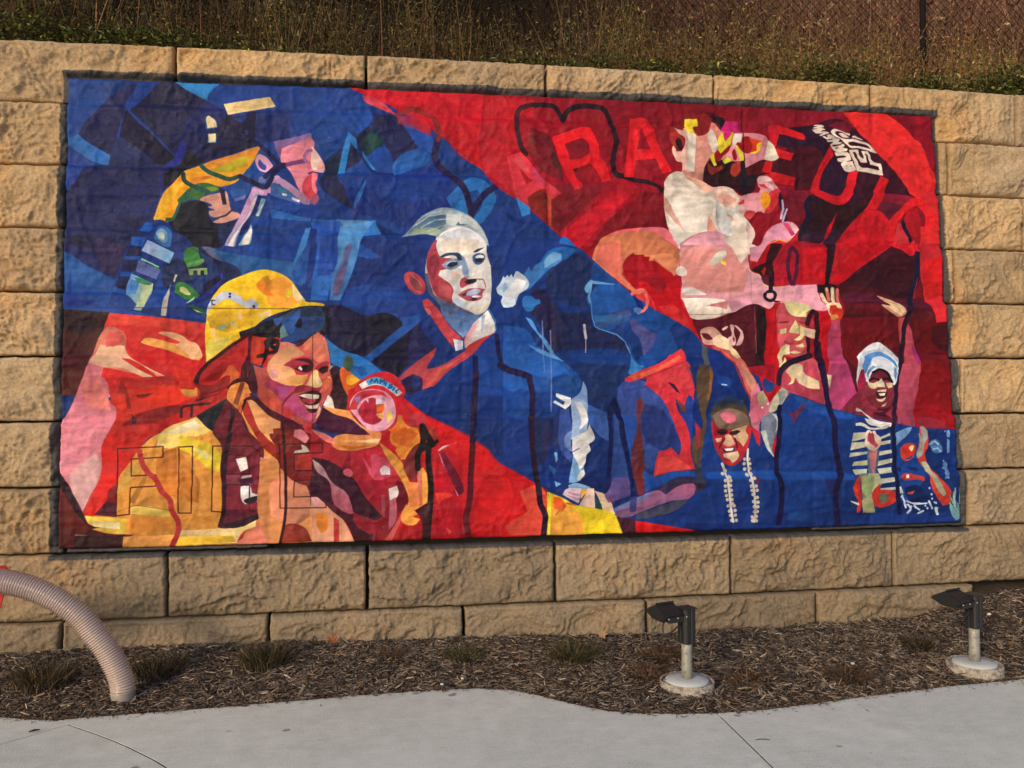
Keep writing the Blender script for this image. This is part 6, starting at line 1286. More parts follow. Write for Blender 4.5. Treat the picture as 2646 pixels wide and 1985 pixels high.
2 42 16 48 100 0 40 0 : 4746 1026 4761 1108 4831 1167 4994 1219
2 42 16 48 100 0 47 0 : 5054 1302 5078 1123 5096 1011 5114 884
2 30 22 68 100 0 46 0 : 5114 884 5148 751 5155 566 5187 389
2 30 22 68 100 0 46 0 : 5187 389 5141 288 5135 164 5153 47
0 176 72 112 100 0 0 0 : 5129 1182 5235 1183 5279 1085 5329 950 5201 832 5137 855 5114 1048
0 192 80 96 100 0 0 0 : 4798 960 4913 1034 5071 989 5098 870 4956 922
0 176 74 114 100 0 0 2 168 64 112 : 5147 1162 5269 1162 5305 1050 5334 956 5205 832 5145 845 5111 975
0 184 72 92 100 0 0 0 : 4770 1087 4870 1112 4986 1162 5019 1162 5060 1038 5086 870 4909 939 4766 995
0 220 200 164 100 0 0 0 : 4798 1112 4839 1149 4893 1161 4925 1149 4930 1106 4982 1069 5047 1038 5051 982 4978 988 4906 1019 4868 1063 4853 1026 4813 1013 4847 1044
0 228 216 128 100 0 0 0 : 4842 1069 4868 1069 4853 1032 4834 1038
0 224 200 164 100 0 0 0 : 5110 1084 5143 1081 5132 982 5114 1025
0 138 48 68 100 0 0 0 : 5205 832 5334 956 5369 975 5644 955 5631 729 5508 761 5339 800
0 154 54 72 100 5 0 0 : 5383 974 5631 974 5619 886 5547 836 5443 824 5378 881
0 142 50 66 100 0 0 0 : 5421 1056 5515 1125 5562 1112 5647 1011 5641 898 5575 848 5478 843 5393 912 5383 981
0 216 58 80 30 0 0 0 : 5663 1163 5853 1163 5784 721 5645 729
0 188 84 102 100 0 0 1 168 76 100 : 5698 1163 5853 1163 5820 973 5784 847 5776 709 5700 722 5638 735 5662 911 5676 1036
0 138 14 24 100 0 0 1 152 15 26 : 5853 1163 6124 1164 6118 844 6129 679 5994 687 5783 709 5792 859 5828 986
0 154 48 64 80 3 0 0 : 5786 759 5872 777 5970 757 6038 712 6036 687 5798 715
1 216 220 224 100 0 0 0 : 5343 1068 5344 1143 5383 1238 5525 1320 5666 1220 5677 1169 5640 1011 5614 1037 5555 1112 5515 1131 5458 1106 5419 1024 5384 1131 5352 1037
0 90 140 200 80 0 0 0 : 5393 1169 5452 1244 5465 1225 5483 1181 5431 1118 5416 1093
0 200 212 224 100 0 0 0 : 5498 1200 5637 1201 5624 1100 5582 1093 5529 1137
0 160 32 64 100 0 0 0 : 5356 1125 5381 1143 5415 1068 5383 987 5348 975
0 122 40 56 100 0 0 0 : 5436 1081 5501 1125 5556 1118 5602 1068 5606 1018 5427 1031
0 42 18 32 100 0 0 0 : 5428 1062 5466 1112 5515 1128 5556 1118 5614 1037 5587 1055 5548 1106 5500 1112 5457 1081
0 74 20 36 100 0 0 0 : 5428 1049 5490 1056 5510 1037 5427 1034
0 224 208 164 100 0 0 0 : 5427 1034 5468 1031 5510 1043 5501 1012 5479 980 5451 974 5432 993
0 224 216 188 100 0 0 0 : 5508 1012 5531 1049 5557 1018 5570 993 5500 993
0 224 208 164 100 0 0 0 : 5565 1033 5627 1030 5625 992 5604 980 5570 1005
0 224 208 164 100 0 0 0 : 5492 971 5576 980 5575 961 5506 961
0 74 24 40 100 0 0 0 : 5470 949 5505 955 5574 949 5566 930 5503 921 5469 930
0 239 230 214 100 0 0 0 : 5505 949 5567 952 5566 936 5511 936
0 224 208 164 100 0 0 0 : 5482 912 5516 908 5580 927 5557 899 5515 889
0 224 208 164 100 0 0 0 : 5520 855 5577 886 5584 880 5548 855
0 74 24 40 100 0 0 0 : 5492 843 5575 848 5626 892 5618 861 5574 830 5498 830
0 106 26 48 100 0 0 0 : 5463 806 5553 811 5612 760 5604 736 5529 761 5461 774
0 42 18 38 100 0 0 0 : 5463 812 5545 808 5571 780 5510 793
0 28 70 144 100 0 0 1 24 62 134 : 4824 958 4909 933 5105 858 5339 794 5392 775 5301 726 5261 480 5269 357 5276 235 5269 113 4676 130 4692 490 4752 671 4759 842
0 40 96 180 100 9 0 0 : 4843 946 4987 896 5171 833 5332 794 5304 776 5129 790 4906 866
0 36 88 168 100 10 0 0 : 4688 406 5150 397 5283 376 5281 345 4686 352
0 42 42 92 70 8 0 0 : 5054 350 5148 360 5139 178 5090 276
0 106 48 80 100 0 0 0 : 4818 829 4857 817 4933 890 4939 871 4861 768 4840 737
0 26 62 132 100 0 0 1 22 56 122 : 5630 710 6122 686 6143 338 6126 88 5404 109 5609 350
0 32 80 160 100 11 0 0 : 5636 567 5805 595 5853 469 5832 345 5682 163 5623 350
0 24 58 128 100 8 0 0 : 5880 682 6122 679 6128 339 5972 342 5869 500
0 24 58 128 100 0 0 0 : 5316 739 5603 729 5605 276 5480 254 5324 381 5256 499
0 220 216 208 100 0 0 0 : 5328 850 5362 837 5414 800 5454 768 5604 736 5595 711 5451 725 5388 812 5323 825
0 216 212 200 100 0 0 0 : 5386 775 5426 762 5465 731 5562 742 5541 730 5465 718 5404 738
0 212 208 196 100 0 0 0 : 5309 739 5357 744 5437 706 5583 730 5575 711 5491 693 5422 694 5355 720 5308 720
0 200 196 172 100 0 0 0 : 5295 671 5401 676 5392 632 5282 609
0 200 196 172 100 0 0 0 : 5495 637 5586 667 5585 648 5508 625
0 200 196 172 100 0 0 0 : 5281 603 5390 608 5388 571 5272 548
0 200 196 172 100 0 0 0 : 5500 606 5587 617 5585 592 5505 581
0 200 196 172 100 0 0 0 : 5264 529 5400 539 5399 521 5256 499
0 200 196 172 100 0 0 0 : 5489 538 5586 549 5585 524 5487 507
0 184 184 156 100 0 0 0 : 5295 467 5397 478 5395 441 5280 437
0 200 200 176 100 0 0 0 : 5485 470 5590 487 5588 456 5477 433
0 192 196 172 100 0 0 0 : 5285 412 5394 416 5385 386 5290 375
0 192 196 172 100 0 0 0 : 5476 415 5586 425 5584 388 5480 378
0 192 196 176 100 0 0 0 : 5486 347 5613 356 5608 325 5483 310
0 192 196 176 100 0 0 0 : 5482 279 5647 287 5665 237 5631 238 5618 263 5481 267
0 90 108 128 100 0 0 0 : 5401 552 5484 563 5486 476 5460 378 5486 353 5435 292 5405 379 5397 478
0 192 120 120 100 0 0 0 : 5414 539 5476 544 5455 415 5439 372 5416 447
0 216 192 176 100 0 0 0 : 5385 632 5398 682 5419 691 5435 681 5463 687 5475 662 5502 637 5506 587 5455 539 5401 558 5380 602
0 176 76 88 100 0 0 0 : 5398 614 5407 663 5428 669 5455 663 5459 613 5485 581 5463 563
2 122 40 64 100 0 5 0 : 5421 675 5425 626
2 122 40 64 100 0 5 0 : 5442 675 5445 613
0 122 128 112 100 0 0 0 : 5317 375 5351 386 5405 379 5414 293 5426 262 5396 207 5341 184 5333 295
0 138 138 96 100 5 0 0 : 5330 362 5378 374 5401 293 5384 232 5343 233
0 200 56 44 100 0 0 0 : 5296 363 5317 369 5326 295 5333 172 5310 112 5290 113 5303 234 5271 272
0 224 64 56 100 0 0 0 : 5278 278 5305 277 5308 198 5276 235
0 160 160 120 100 0 0 0 : 5335 197 5412 244 5428 170 5432 109 5337 111
0 176 176 144 100 0 0 0 : 5392 386 5474 384 5483 304 5425 244 5408 293
0 200 60 48 100 0 0 0 : 5418 244 5477 316 5481 267 5583 258 5637 232 5593 178 5474 144 5427 158
0 90 106 88 100 0 0 0 : 5480 242 5548 234 5532 192 5496 168 5474 205
0 216 208 192 100 0 0 0 : 5247 199 5313 179 5312 161 5253 187
0 124 164 204 100 0 0 0 : 5627 667 5699 697 5755 709 5739 671 5673 616 5629 573 5621 611
1 200 72 56 100 0 0 0 : 5655 542 5692 585 5748 593 5782 564 5764 502 5713 466 5666 485
1 216 48 44 100 0 0 0 : 5676 554 5705 572 5746 559 5744 515 5701 503
1 42 80 160 100 0 0 0 : 5660 510 5700 485 5757 509 5714 475
1 232 216 168 100 0 0 0 : 5725 559 5748 577 5764 565 5745 534
1 200 64 56 100 0 0 0 : 5644 355 5673 380 5722 379 5763 365 5825 352 5823 320 5775 334 5677 330
0 240 232 224 100 0 0 0 : 5687 370 5711 371 5709 345 5685 345
0 20 44 104 100 4 0 0 : 5621 424 5662 417 5653 386 5619 399
0 20 44 104 100 4 0 0 : 5697 423 5780 421 5792 390 5737 397
0 20 40 92 100 4 0 0 : 5675 281 5786 290 5826 246 5864 195 5792 160 5710 168 5679 237
0 200 88 72 100 0 0 0 : 5693 243 5756 254 5734 230 5699 230
0 208 72 56 100 0 0 0 : 5811 708 5873 682 5883 607 5855 494 5925 374 6037 253 6038 153 5974 142 5896 250 5861 376 5797 471 5785 502 5805 595
0 168 168 160 100 0 0 0 : 5815 714 5846 708 5877 638 5845 576 5827 507 5784 483 5786 521 5812 595 5798 658 5809 664 5827 626
0 168 172 144 100 0 0 0 : 5824 458 5859 457 5904 381 5969 298 6000 223 5978 211 5938 249 5888 344 5836 414
0 138 160 152 100 0 0 0 : 6029 228 6061 177 6102 151 6112 89 6084 89 6040 178
2 160 176 168 100 0 12 0 : 6117 270 6111 189
2 160 176 168 100 0 12 0 : 6074 265 6069 196
2 74 128 160 100 0 13 0 : 6075 177 6098 89
3 122 168 216 100 0 16 0 : 5910 600 5939 606 5959 581 5915 556 5942 543 5979 561 5970 530 5888 582 6014 674 6034 655 6039 611 6035 554 6037 523 6001 460 6027 429 5998 410 6010 385 6022 341 6002 373
3 192 208 224 100 0 16 0 : 5650 213 5662 176 5688 157 5722 143 5756 136 5834 146 5846 127 5885 195 5905 169 5919 163 5869 270 5880 226 5888 126 5930 125
2 208 216 224 100 0 7 0 : 5676 188 5723 168 5793 166
2 26 18 64 100 0 30 0 : 5053 1162 5088 1050 5109 926 5131 833
2 42 16 48 100 0 33 0 : 5699 1188 5655 1036 5645 911 5629 810 5602 698
2 16 24 72 100 0 33 0 : 5602 698 5613 598 5606 412 5618 257 5623 103
2 24 18 64 100 0 35 0 : 4747 857 4731 682 4706 464 4710 377
2 24 18 64 100 0 41 0 : 4711 392 4729 283 4725 175 4704 60
2 30 22 68 100 0 46 0 : 5114 884 5148 751 5155 566 5187 389
2 30 22 68 100 0 46 0 : 5187 389 5141 288 5135 164 5153 47
0 74 140 208 100 7 0 0 : 2932 1724 2982 1815 2996 1781 3024 1823 3074 1859 3132 1910 3203 1911 3209 1869 3173 1833 3116 1804 3072 1754 3001 1690 2944 1654
0 140 188 224 70 6 0 0 : 3088 1853 3146 1910 3203 1908 3205 1869 3145 1840 3088 1803
0 200 214 226 100 0 0 0 : 2757 1666 2785 1701 2807 1750 2827 1722 2862 1764 2876 1737 2905 1786 2974 1724 2980 1683 2930 1640 2888 1612 2887 1556 2845 1535 2803 1535 2787 1576 2805 1611 2770 1631
0 228 230 232 100 4 0 0 : 2847 1681 2890 1737 2966 1717 2930 1654 2860 1598 2811 1555 2818 1611
0 140 180 216 100 4 0 0 : 2792 1680 2820 1708 2833 1667 2805 1632
0 60 132 204 100 0 0 0 : 2939 1578 2965 1617 3007 1613 3027 1593 3055 1593 3048 1565 3006 1555 2991 1516 2956 1513
0 184 192 204 100 7 0 0 : 2375 1839 2436 1861 2512 1876 2539 1849 2552 1773 2565 1732 2531 1731 2524 1794 2456 1783 2395 1801
0 154 168 188 100 6 0 0 : 2512 1869 2539 1849 2556 1773 2569 1735 2547 1732 2531 1787
0 44 58 86 100 0 0 0 : 2382 1870 2423 1890 2491 1898 2521 1883 2525 1863 2491 1877 2423 1873
0 58 70 96 100 0 0 0 : 2419 1806 2450 1834 2498 1841 2515 1835 2484 1811 2443 1799
0 216 168 160 60 7 0 0 : 2463 1772 2531 1780 2524 1731 2476 1731
0 36 52 84 100 0 0 0 : 2608 1909 2671 1934 2640 1914 2609 1896
0 100 120 156 100 0 0 0 : 2605 1878 2649 1889 2684 1870 2669 1842 2635 1822 2611 1841
0 228 226 222 100 0 0 0 : 2617 1869 2656 1878 2674 1867 2650 1855 2621 1855
0 30 44 72 100 0 0 0 : 2614 1851 2649 1857 2672 1859 2653 1833 2628 1833
0 168 68 86 100 0 0 0 : 2520 1717 2558 1735 2599 1719 2585 1698 2551 1676 2523 1683
0 48 26 52 100 0 0 0 : 2551 1718 2585 1716 2624 1730 2626 1716 2585 1698 2558 1697
2 192 112 120 100 0 10 0 : 2638 1730 2679 1720 2687 1689
0 160 52 72 100 0 0 0 : 2502 1628 2557 1655 2626 1664 2689 1659 2653 1630 2666 1612 2625 1581 2563 1580 2522 1600
0 192 200 220 100 0 0 0 : 2536 1635 2571 1652 2653 1659 2636 1636 2577 1622
0 216 208 204 100 6 0 0 : 2628 1802 2711 1818 2721 1748 2696 1734 2641 1747
0 200 204 210 100 8 0 0 : 2529 1573 2611 1567 2665 1512 2610 1498 2542 1532
0 184 196 200 100 7 0 0 : 2262 2127 2398 2173 2481 2182 2590 2150 2672 2054 2692 1984 2617 2053 2507 2064 2397 2020 2315 2025
0 228 228 224 100 8 0 0 : 2397 2047 2507 2078 2617 2060 2678 1970 2684 1915 2560 1912 2450 1910 2375 1894 2362 1963
0 208 88 96 100 5 0 0 : 2380 1660 2448 1689 2461 1634 2420 1592 2380 1606
0 90 96 120 100 0 0 0 : 2306 1659 2333 1646 2393 1551 2501 1497 2446 1483 2352 1578
1 212 218 226 100 0 0 0 : 5340 1033 5343 1132 5385 1213 5457 1257 5527 1268 5606 1242 5663 1178 5673 1114 5656 1032 5635 1009 5622 1060 5588 1101 5519 1127 5472 1105 5436 1027 5414 1056 5390 1123 5365 1096
1 92 146 204 100 0 0 0 : 5380 1146 5431 1219 5532 1250 5630 1205 5666 1129 5616 1180 5554 1216 5478 1201 5435 1150 5410 1089 5394 1121
1 228 232 236 100 0 0 0 : 5456 1168 5518 1212 5589 1194 5618 1129 5530 1147 5482 1128 5443 1074
0 74 132 196 80 0 0 0 : 5424 1096 5461 1150 5486 1139 5453 1110 5434 1060
0 122 164 208 100 4 0 0 : 5641 1150 5668 1096 5649 1041 5632 1096
0 160 36 72 100 0 0 0 : 5351 1060 5374 1123 5410 1045 5386 979 5357 1024
1 138 52 68 100 0 0 0 : 5390 1042 5435 1031 5468 1103 5519 1121 5588 1096 5627 1020 5627 914 5578 853 5494 840 5427 894 5385 948
1 110 40 56 100 0 0 0 : 5441 1042 5478 1100 5519 1118 5578 1096 5620 1030 5545 1056 5486 1056
2 36 16 24 100 0 15 0 : 5445 1042 5482 1056 5517 1045
2 36 16 24 100 0 15 0 : 5553 1049 5589 1054 5613 1041
2 36 16 24 100 0 17 0 : 5468 1100 5519 1121 5584 1096 5624 1030
0 226 210 168 100 0 0 0 : 5427 1031 5474 1024 5513 1038 5502 998 5470 982 5439 995
0 230 220 192 100 0 0 0 : 5512 1031 5536 1058 5560 1023 5568 994 5502 995
0 226 210 168 100 0 0 0 : 5572 1027 5628 1025 5622 994 5589 985
0 226 210 168 100 0 0 0 : 5497 971 5573 980 5570 962 5500 955
0 58 20 32 100 0 0 0 : 5478 955 5520 960 5578 955 5562 922 5508 917
0 240 232 218 100 0 0 0 : 5506 949 5564 953 5553 933 5515 931
0 226 210 168 100 0 0 0 : 5486 913 5527 908 5570 924 5548 895 5509 893
0 220 200 160 100 0 0 0 : 5524 856 5580 889 5554 857
0 90 24 40 100 0 0 0 : 5473 825 5532 816 5615 869 5617 842 5531 798
1 80 70 62 100 0 0 0 : 4239 800 4259 866 4297 904 4386 914 4478 886 4516 815 4520 719 4486 711 4378 702 4286 706 4247 722
0 42 58 88 100 9 0 0 : 4256 878 4313 918 4405 925 4488 894 4477 865 4385 886 4292 866
0 140 114 98 100 7 0 0 : 4250 800 4310 838 4402 848 4504 795 4509 732 4379 709 4268 717
1 216 120 136 100 0 0 0 : 4309 810 4354 829 4408 809 4414 774 4373 747 4322 768
1 196 48 58 100 0 0 0 : 4235 766 4287 710 4378 702 4513 735 4517 641 4475 538 4417 469 4362 457 4315 488 4263 575 4239 671
0 154 32 48 100 5 0 0 : 4245 766 4287 713 4285 670 4252 662
0 224 190 148 100 0 0 0 : 4382 702 4494 735 4485 694 4502 659 4466 586 4434 621 4402 639 4392 669
0 220 180 148 100 5 0 0 : 4340 671 4377 674 4397 625 4408 604 4356 588 4310 609
0 216 184 152 100 0 0 0 : 4262 644 4314 652 4298 620 4274 617
0 74 22 36 100 0 0 0 : 4268 693 4312 710 4356 695 4348 674 4303 668
0 30 24 48 100 0 0 0 : 4282 686 4315 692 4341 683 4307 673
0 74 22 36 100 0 0 0 : 4363 685 4424 701 4448 691 4403 667 4370 667
0 30 24 48 100 0 0 0 : 4374 683 4418 691 4437 687 4399 674
2 106 24 40 100 0 14 0 : 4332 644 4308 606 4293 578
2 106 24 40 100 0 14 0 : 4402 643 4415 608 4418 580
0 58 54 96 100 0 0 0 : 4297 585 4336 571 4407 591 4398 556 4339 547
0 226 220 216 100 0 0 0 : 4329 573 4396 580 4384 561 4343 557
0 208 186 152 100 0 0 0 : 4317 538 4421 556 4428 521 4381 472 4363 501 4320 516
0 122 164 168 100 0 0 0 : 6026 172 6060 128 6078 95 6106 149 6116 49 6074 33 6037 88
2 154 188 180 100 0 17 0 : 6062 236 6068 139
2 154 188 180 100 0 17 0 : 6118 271 6111 156
1 106 154 204 70 0 0 0 : 5893 601 5943 618 5982 585 5987 527 5929 520 5899 557
2 168 200 228 100 0 12 0 : 5901 586 5932 604 5962 581
2 168 200 228 100 0 12 0 : 5919 546 5956 553 5979 530
1 122 168 212 80 0 0 0 : 5994 440 6027 450 6036 399 6020 345 5995 335 6007 393
2 122 168 212 100 0 27 0 : 6041 671 6043 642
2 122 168 212 100 0 23 0 : 6045 602 6040 529
2 212 220 234 100 0 15 0 : 5654 223 5663 179 5677 139
2 212 220 234 100 0 15 0 : 5698 156 5716 127 5686 100
2 212 220 234 100 0 13 0 : 5745 148 5784 118
2 212 220 234 100 0 13 0 : 5770 94 5815 110
2 212 220 234 100 0 15 0 : 5860 177 5885 126
2 212 220 234 100 0 23 0 : 5917 125 5931 86
2 212 220 234 100 0 11 0 : 5683 182 5754 158 5845 163
0 152 168 120 100 6 0 0 : 5354 363 5399 371 5438 362 5423 273 5372 222 5335 276
2 176 64 72 100 0 13 0 : 4807 1319 4854 1303 4932 1314
2 138 44 56 100 0 11 0 : 4769 1452 4832 1457
2 138 44 56 100 0 11 0 : 4919 1458 4957 1447
0 156 174 180 100 0 0 0 : 2129 1994 2194 2053 2242 2120 2299 2163 2381 2185 2470 2187 2552 2161 2633 2109 2682 2048 2706 1982 2710 1947 2685 1971 2673 1989 2567 2070 2461 2076 2404 2033 2371 2001 2314 2023 2250 2021 2185 2007
0 92 124 154 100 6 0 0 : 2161 2019 2226 2082 2275 2129 2340 2157 2425 2158 2437 2100 2380 2057 2323 2034 2242 2036
0 152 168 144 100 5 0 0 : 2177 2020 2234 2062 2282 2067 2380 2057 2392 2037 2355 2019 2290 2029 2234 2025
0 196 202 200 100 4 0 0 : 2433 2162 2552 2157 2641 2097 2699 1982 2633 2059 2535 2098 2469 2082 2425 2104
2 208 216 216 80 0 6 0 : 2226 2082 2315 2145 2437 2166
2 208 216 216 80 0 6 0 : 2258 2067 2356 2121 2462 2132
2 200 210 212 80 0 5 0 : 2307 2043 2380 2074 2470 2109
2 124 148 164 80 0 4 0 : 2210 2053 2291 2096 2421 2141
2 124 148 164 80 0 4 0 : 2290 2051 2380 2090 2437 2108
2 168 180 184 80 0 4 0 : 2454 2175 2568 2132 2674 2031
0 86 104 124 100 0 0 0 : 2492 2088 2510 2112 2518 2094 2569 2092 2518 2083
0 220 217 212 100 0 0 0 : 2355 1981 2387 2024 2436 2053 2502 2072 2584 2065 2641 2033 2681 1989 2692 1956 2695 1874 2720 1824 2725 1767 2726 1659 2713 1577 2696 1527 2658 1494 2618 1484 2561 1508 2464 1561 2359 1605 2296 1694 2305 1891
0 224 212 196 100 8 0 0 : 2387 1975 2501 2027 2632 1997 2664 1931 2565 1896 2451 1910 2394 1909
0 216 220 224 100 7 0 0 : 2379 2008 2453 2051 2583 2058 2665 1997 2534 2003 2419 1984
0 170 68 80 100 0 0 0 : 2355 1982 2367 1974 2358 1949 2370 1899 2386 1866 2467 1861 2426 1836 2394 1817 2450 1793 2385 1781 2373 1748 2409 1720 2453 1688 2473 1648 2460 1598 2466 1564 2416 1573 2359 1609 2328 1670 2304 1760 2295 1825 2305 1891 2330 1949
0 148 56 74 100 6 0 0 : 2323 1867 2354 1892 2378 1835 2361 1761 2352 1695 2328 1727 2313 1793
0 188 90 96 100 6 0 0 : 2368 1687 2433 1696 2465 1647 2448 1590 2384 1614
0 90 92 114 100 0 0 0 : 2284 1759 2303 1760 2328 1662 2359 1605 2464 1561 2545 1518 2613 1487 2561 1492 2456 1537 2375 1571 2319 1611 2294 1686
0 154 74 84 100 0 0 0 : 2416 1575 2464 1566 2561 1513 2611 1489 2537 1529
0 142 158 182 100 0 0 0 : 2400 1817 2434 1847 2491 1861 2532 1854 2545 1829 2515 1812 2474 1790 2426 1790 2408 1802
0 124 146 178 100 3 0 0 : 2516 1893 2549 1863 2566 1813 2575 1764 2565 1738 2539 1754 2530 1813 2527 1862
0 53 69 95 100 0 0 0 : 2381 1871 2419 1893 2467 1899 2516 1895 2529 1870 2534 1852 2506 1853 2490 1875 2435 1877 2394 1865
0 180 190 202 100 0 0 0 : 2421 1817 2436 1836 2491 1844 2503 1837 2459 1833 2436 1814
0 40 53 78 100 0 0 0 : 2429 1814 2459 1836 2501 1839 2501 1820 2466 1804 2437 1806
0 39 54 79 100 0 0 0 : 2605 1906 2631 1926 2682 1939 2656 1922 2614 1902
0 74 96 136 100 0 0 0 : 2601 1880 2631 1898 2672 1899 2685 1873 2671 1840 2638 1822 2610 1834 2601 1855
0 220 222 224 100 0 0 0 : 2619 1876 2639 1888 2672 1885 2680 1872 2653 1864 2630 1863
0 35 47 72 100 0 0 0 : 2612 1859 2647 1869 2673 1866 2665 1846 2638 1839 2617 1845
0 168 68 80 100 0 0 0 : 2523 1722 2547 1741 2571 1726 2614 1699 2563 1682 2530 1663 2517 1676
0 32 24 44 100 0 0 0 : 2545 1709 2571 1723 2630 1729 2625 1707 2596 1698 2561 1693
2 168 96 108 100 0 7 0 : 2635 1725 2670 1724 2682 1700 2688 1670
0 136 152 180 100 0 0 0 : 2546 1745 2564 1776 2578 1734 2557 1732
0 162 78 90 100 0 0 0 : 2500 1618 2530 1640 2571 1660 2636 1665 2688 1659 2670 1638 2661 1601 2627 1579 2562 1577 2528 1598
0 58 36 54 100 0 0 0 : 2520 1619 2561 1640 2575 1620 2538 1611
0 170 182 208 100 0 0 0 : 2554 1627 2587 1652 2644 1658 2654 1647 2627 1622 2562 1611
0 218 210 204 100 0 0 0 : 2591 1610 2627 1617 2663 1611 2627 1600 2598 1602
0 42 36 56 100 0 0 0 : 2593 1598 2627 1600 2619 1579 2589 1581
0 220 198 186 100 6 0 0 : 2450 1774 2515 1775 2514 1729 2466 1725
0 182 196 208 100 5 0 0 : 2469 1597 2529 1575 2569 1524 2512 1535 2464 1569
0 228 220 200 100 7 0 0 : 2594 1534 2675 1543 2642 1494 2609 1494
1 180 68 78 100 0 0 0 : 2148 1733 2172 1766 2216 1762 2264 1726 2290 1670 2276 1627 2231 1618 2183 1650 2156 1692
1 136 70 78 100 0 0 0 : 2182 1732 2216 1744 2249 1702 2260 1653 2223 1644 2191 1685
2 208 108 104 80 0 7 0 : 2168 1741 2180 1693 2215 1644 2255 1633
2 216 124 116 80 0 6 0 : 2200 1742 2240 1710 2263 1669"""
def paint_mural(text, W, Hh, mm):
    """rasterise the painted shapes; mm = millimetres per pixel; returns (Hh,W,3) sRGB 0..1, row 0 = bottom"""
    img=np.zeros((Hh,W,3),np.float32); img[:]=(.12,.25,.52)
    rng=np.random.default_rng(5)
    def noise(nx,ny):
        g=rng.random((ny+3,nx+3)).astype(np.float32)
        x=np.linspace(0,nx+1,W,endpoint=False);y=np.linspace(0,ny+1,Hh,endpoint=False)
        xi=x.astype(int);yi=y.astype(int);fx=(x-xi);fy=(y-yi)
        fx=fx*fx*(3-2*fx);fy=fy*fy*(3-2*fy)
        a=g[yi][:,xi]*(1-fx)+g[yi][:,xi+1]*fx
        b=g[yi+1][:,xi]*(1-fx)+g[yi+1][:,xi+1]*fx
        return (a*(1-fy[:,None])+b*fy[:,None]-.5).astype(np.float32)
    def smooth(p,closed):
        n=len(p)
        if n<3: return p
        q=np.vstack([p[-1:],p,p[:2]]) if closed else np.vstack([2*p[:1]-p[1:2],p,2*p[-1:]-p[-2:-1]])
        out=[]
        for i in range(n if closed else n-1):
            a,b,c,d=q[i:i+4]
            for t in (0,.25,.5,.75):
                out.append(.5*(2*b+(c-a)*t+(2*a-5*b+4*c-d)*t*t+(3*b-a-3*c+d)*t**3))
        if not closed: out.append(p[-1])
        return np.array(out)
    def curved(p):
        """round the gentle bends of an outline, keep its sharp corners"""
        n=len(p);d=np.roll(p,-1,0)-p;l=np.hypot(d[:,0],d[:,1])+1e-6;u=d/l[:,None]
        dot=(np.roll(u,1,0)*u).sum(1);soft=dot>.52
        tan=np.roll(u,1,0)+u;tan/=np.hypot(tan[:,0],tan[:,1])[:,None]+1e-6
        out=[]
        for i in range(n):
            j=(i+1)%n
            if not soft[i] and not soft[j]: out.append(p[i]);continue
            c1=p[i]+(tan[i] if soft[i] else u[i])*l[i]*.36;c2=p[j]-(tan[j] if soft[j] else u[i])*l[i]*.36
            for t in (0,.2,.4,.6,.8): out.append((1-t)**3*p[i]+3*t*(1-t)**2*c1+3*t*t*(1-t)*c2+t**3*p[j])
        return np.array(out)
    SS=3
    def fill(p):
        x0=max(int(p[:,0].min())-2,0);x1=min(int(p[:,0].max())+3,W)
        y0=max(int(p[:,1].min())-2,0);y1=min(int(p[:,1].max())+3,Hh)
        if x1<=x0 or y1<=y0: return None
        w,h=(x1-x0),(y1-y0)*SS
        acc=np.zeros((h,w+2),np.float32)
        q=(p-[x0,y0])*[1,SS]
        par=[]
        T=np.zeros((h,w*SS+2),np.int16)
        a=q;b=np.roll(q,-1,0)
        for (xa,ya),(xb,yb) in zip(a,b):
            if ya==yb: continue
            lo,hi=min(ya,yb),max(ya,yb)
            r=np.arange(max(int(np.ceil(lo-.5)),0),min(int(np.ceil(hi-.5)),h))
            if len(r)==0: continue
            xs=xa+(r+.5-ya)*(xb-xa)/(yb-ya)
            c=np.clip(np.ceil(xs*SS-.5).astype(int),0,w*SS+1)
            np.add.at(T,(r,c),1)
        m=(np.cumsum(T,1)[:,:w*SS]&1).astype(np.float32)
        m=m.reshape(y1-y0,SS,w,SS).mean((1,3))
        return x0,y0,x1,y1,m
    def stroke(p,wd):
        r=wd/2+1
        x0=max(int((p[:,0]-r).min())-1,0);x1=min(int((p[:,0]+r).max())+2,W)
        y0=max(int((p[:,1]-r).min())-1,0);y1=min(int((p[:,1]+r).max())+2,Hh)
        if x1<=x0 or y1<=y0: return None
        D=np.full((y1-y0,x1-x0),1e9,np.float32)
        for a,b in zip(p[:-1],p[1:]):
            u0=max(int(min(a[0],b[0])-r-1)-x0,0);u1=min(int(max(a[0],b[0])+r+2)-x0,x1-x0)
            v0=max(int(min(a[1],b[1])-r-1)-y0,0);v1=min(int(max(a[1],b[1])+r+2)-y0,y1-y0)
            if u1<=u0 or v1<=v0: continue
            gy,gx=np.mgrid[v0:v1,u0:u1]
            gx=gx+x0+.5-a[0];gy=gy+y0+.5-a[1]
            dx,dy=b-a;l=dx*dx+dy*dy+1e-9
            t=np.clip((gx*dx+gy*dy)/l,0,1)
            d=np.hypot(gx-t*dx,gy-t*dy)
            D[v0:v1,u0:u1]=np.minimum(D[v0:v1,u0:u1],d)
        return x0,y0,x1,y1,np.clip(wd/2-D+.5,0,1)
    def blur(m,r):
        for ax in (0,1):
            for _ in range(2):
                k=2*r+1
                pad=[(0,0),(0,0)];pad[ax]=(r+1,r)
                c=np.cumsum(np.pad(m,pad),axis=ax)
                m=(np.take(c,np.arange(k,c.shape[ax]),ax)-np.take(c,np.arange(0,c.shape[ax]-k),ax))/k
        return m
    streak=.5*noise(60,140)+.6*noise(110,60)+.5*noise(40,24)
    fine=noise(420,420)
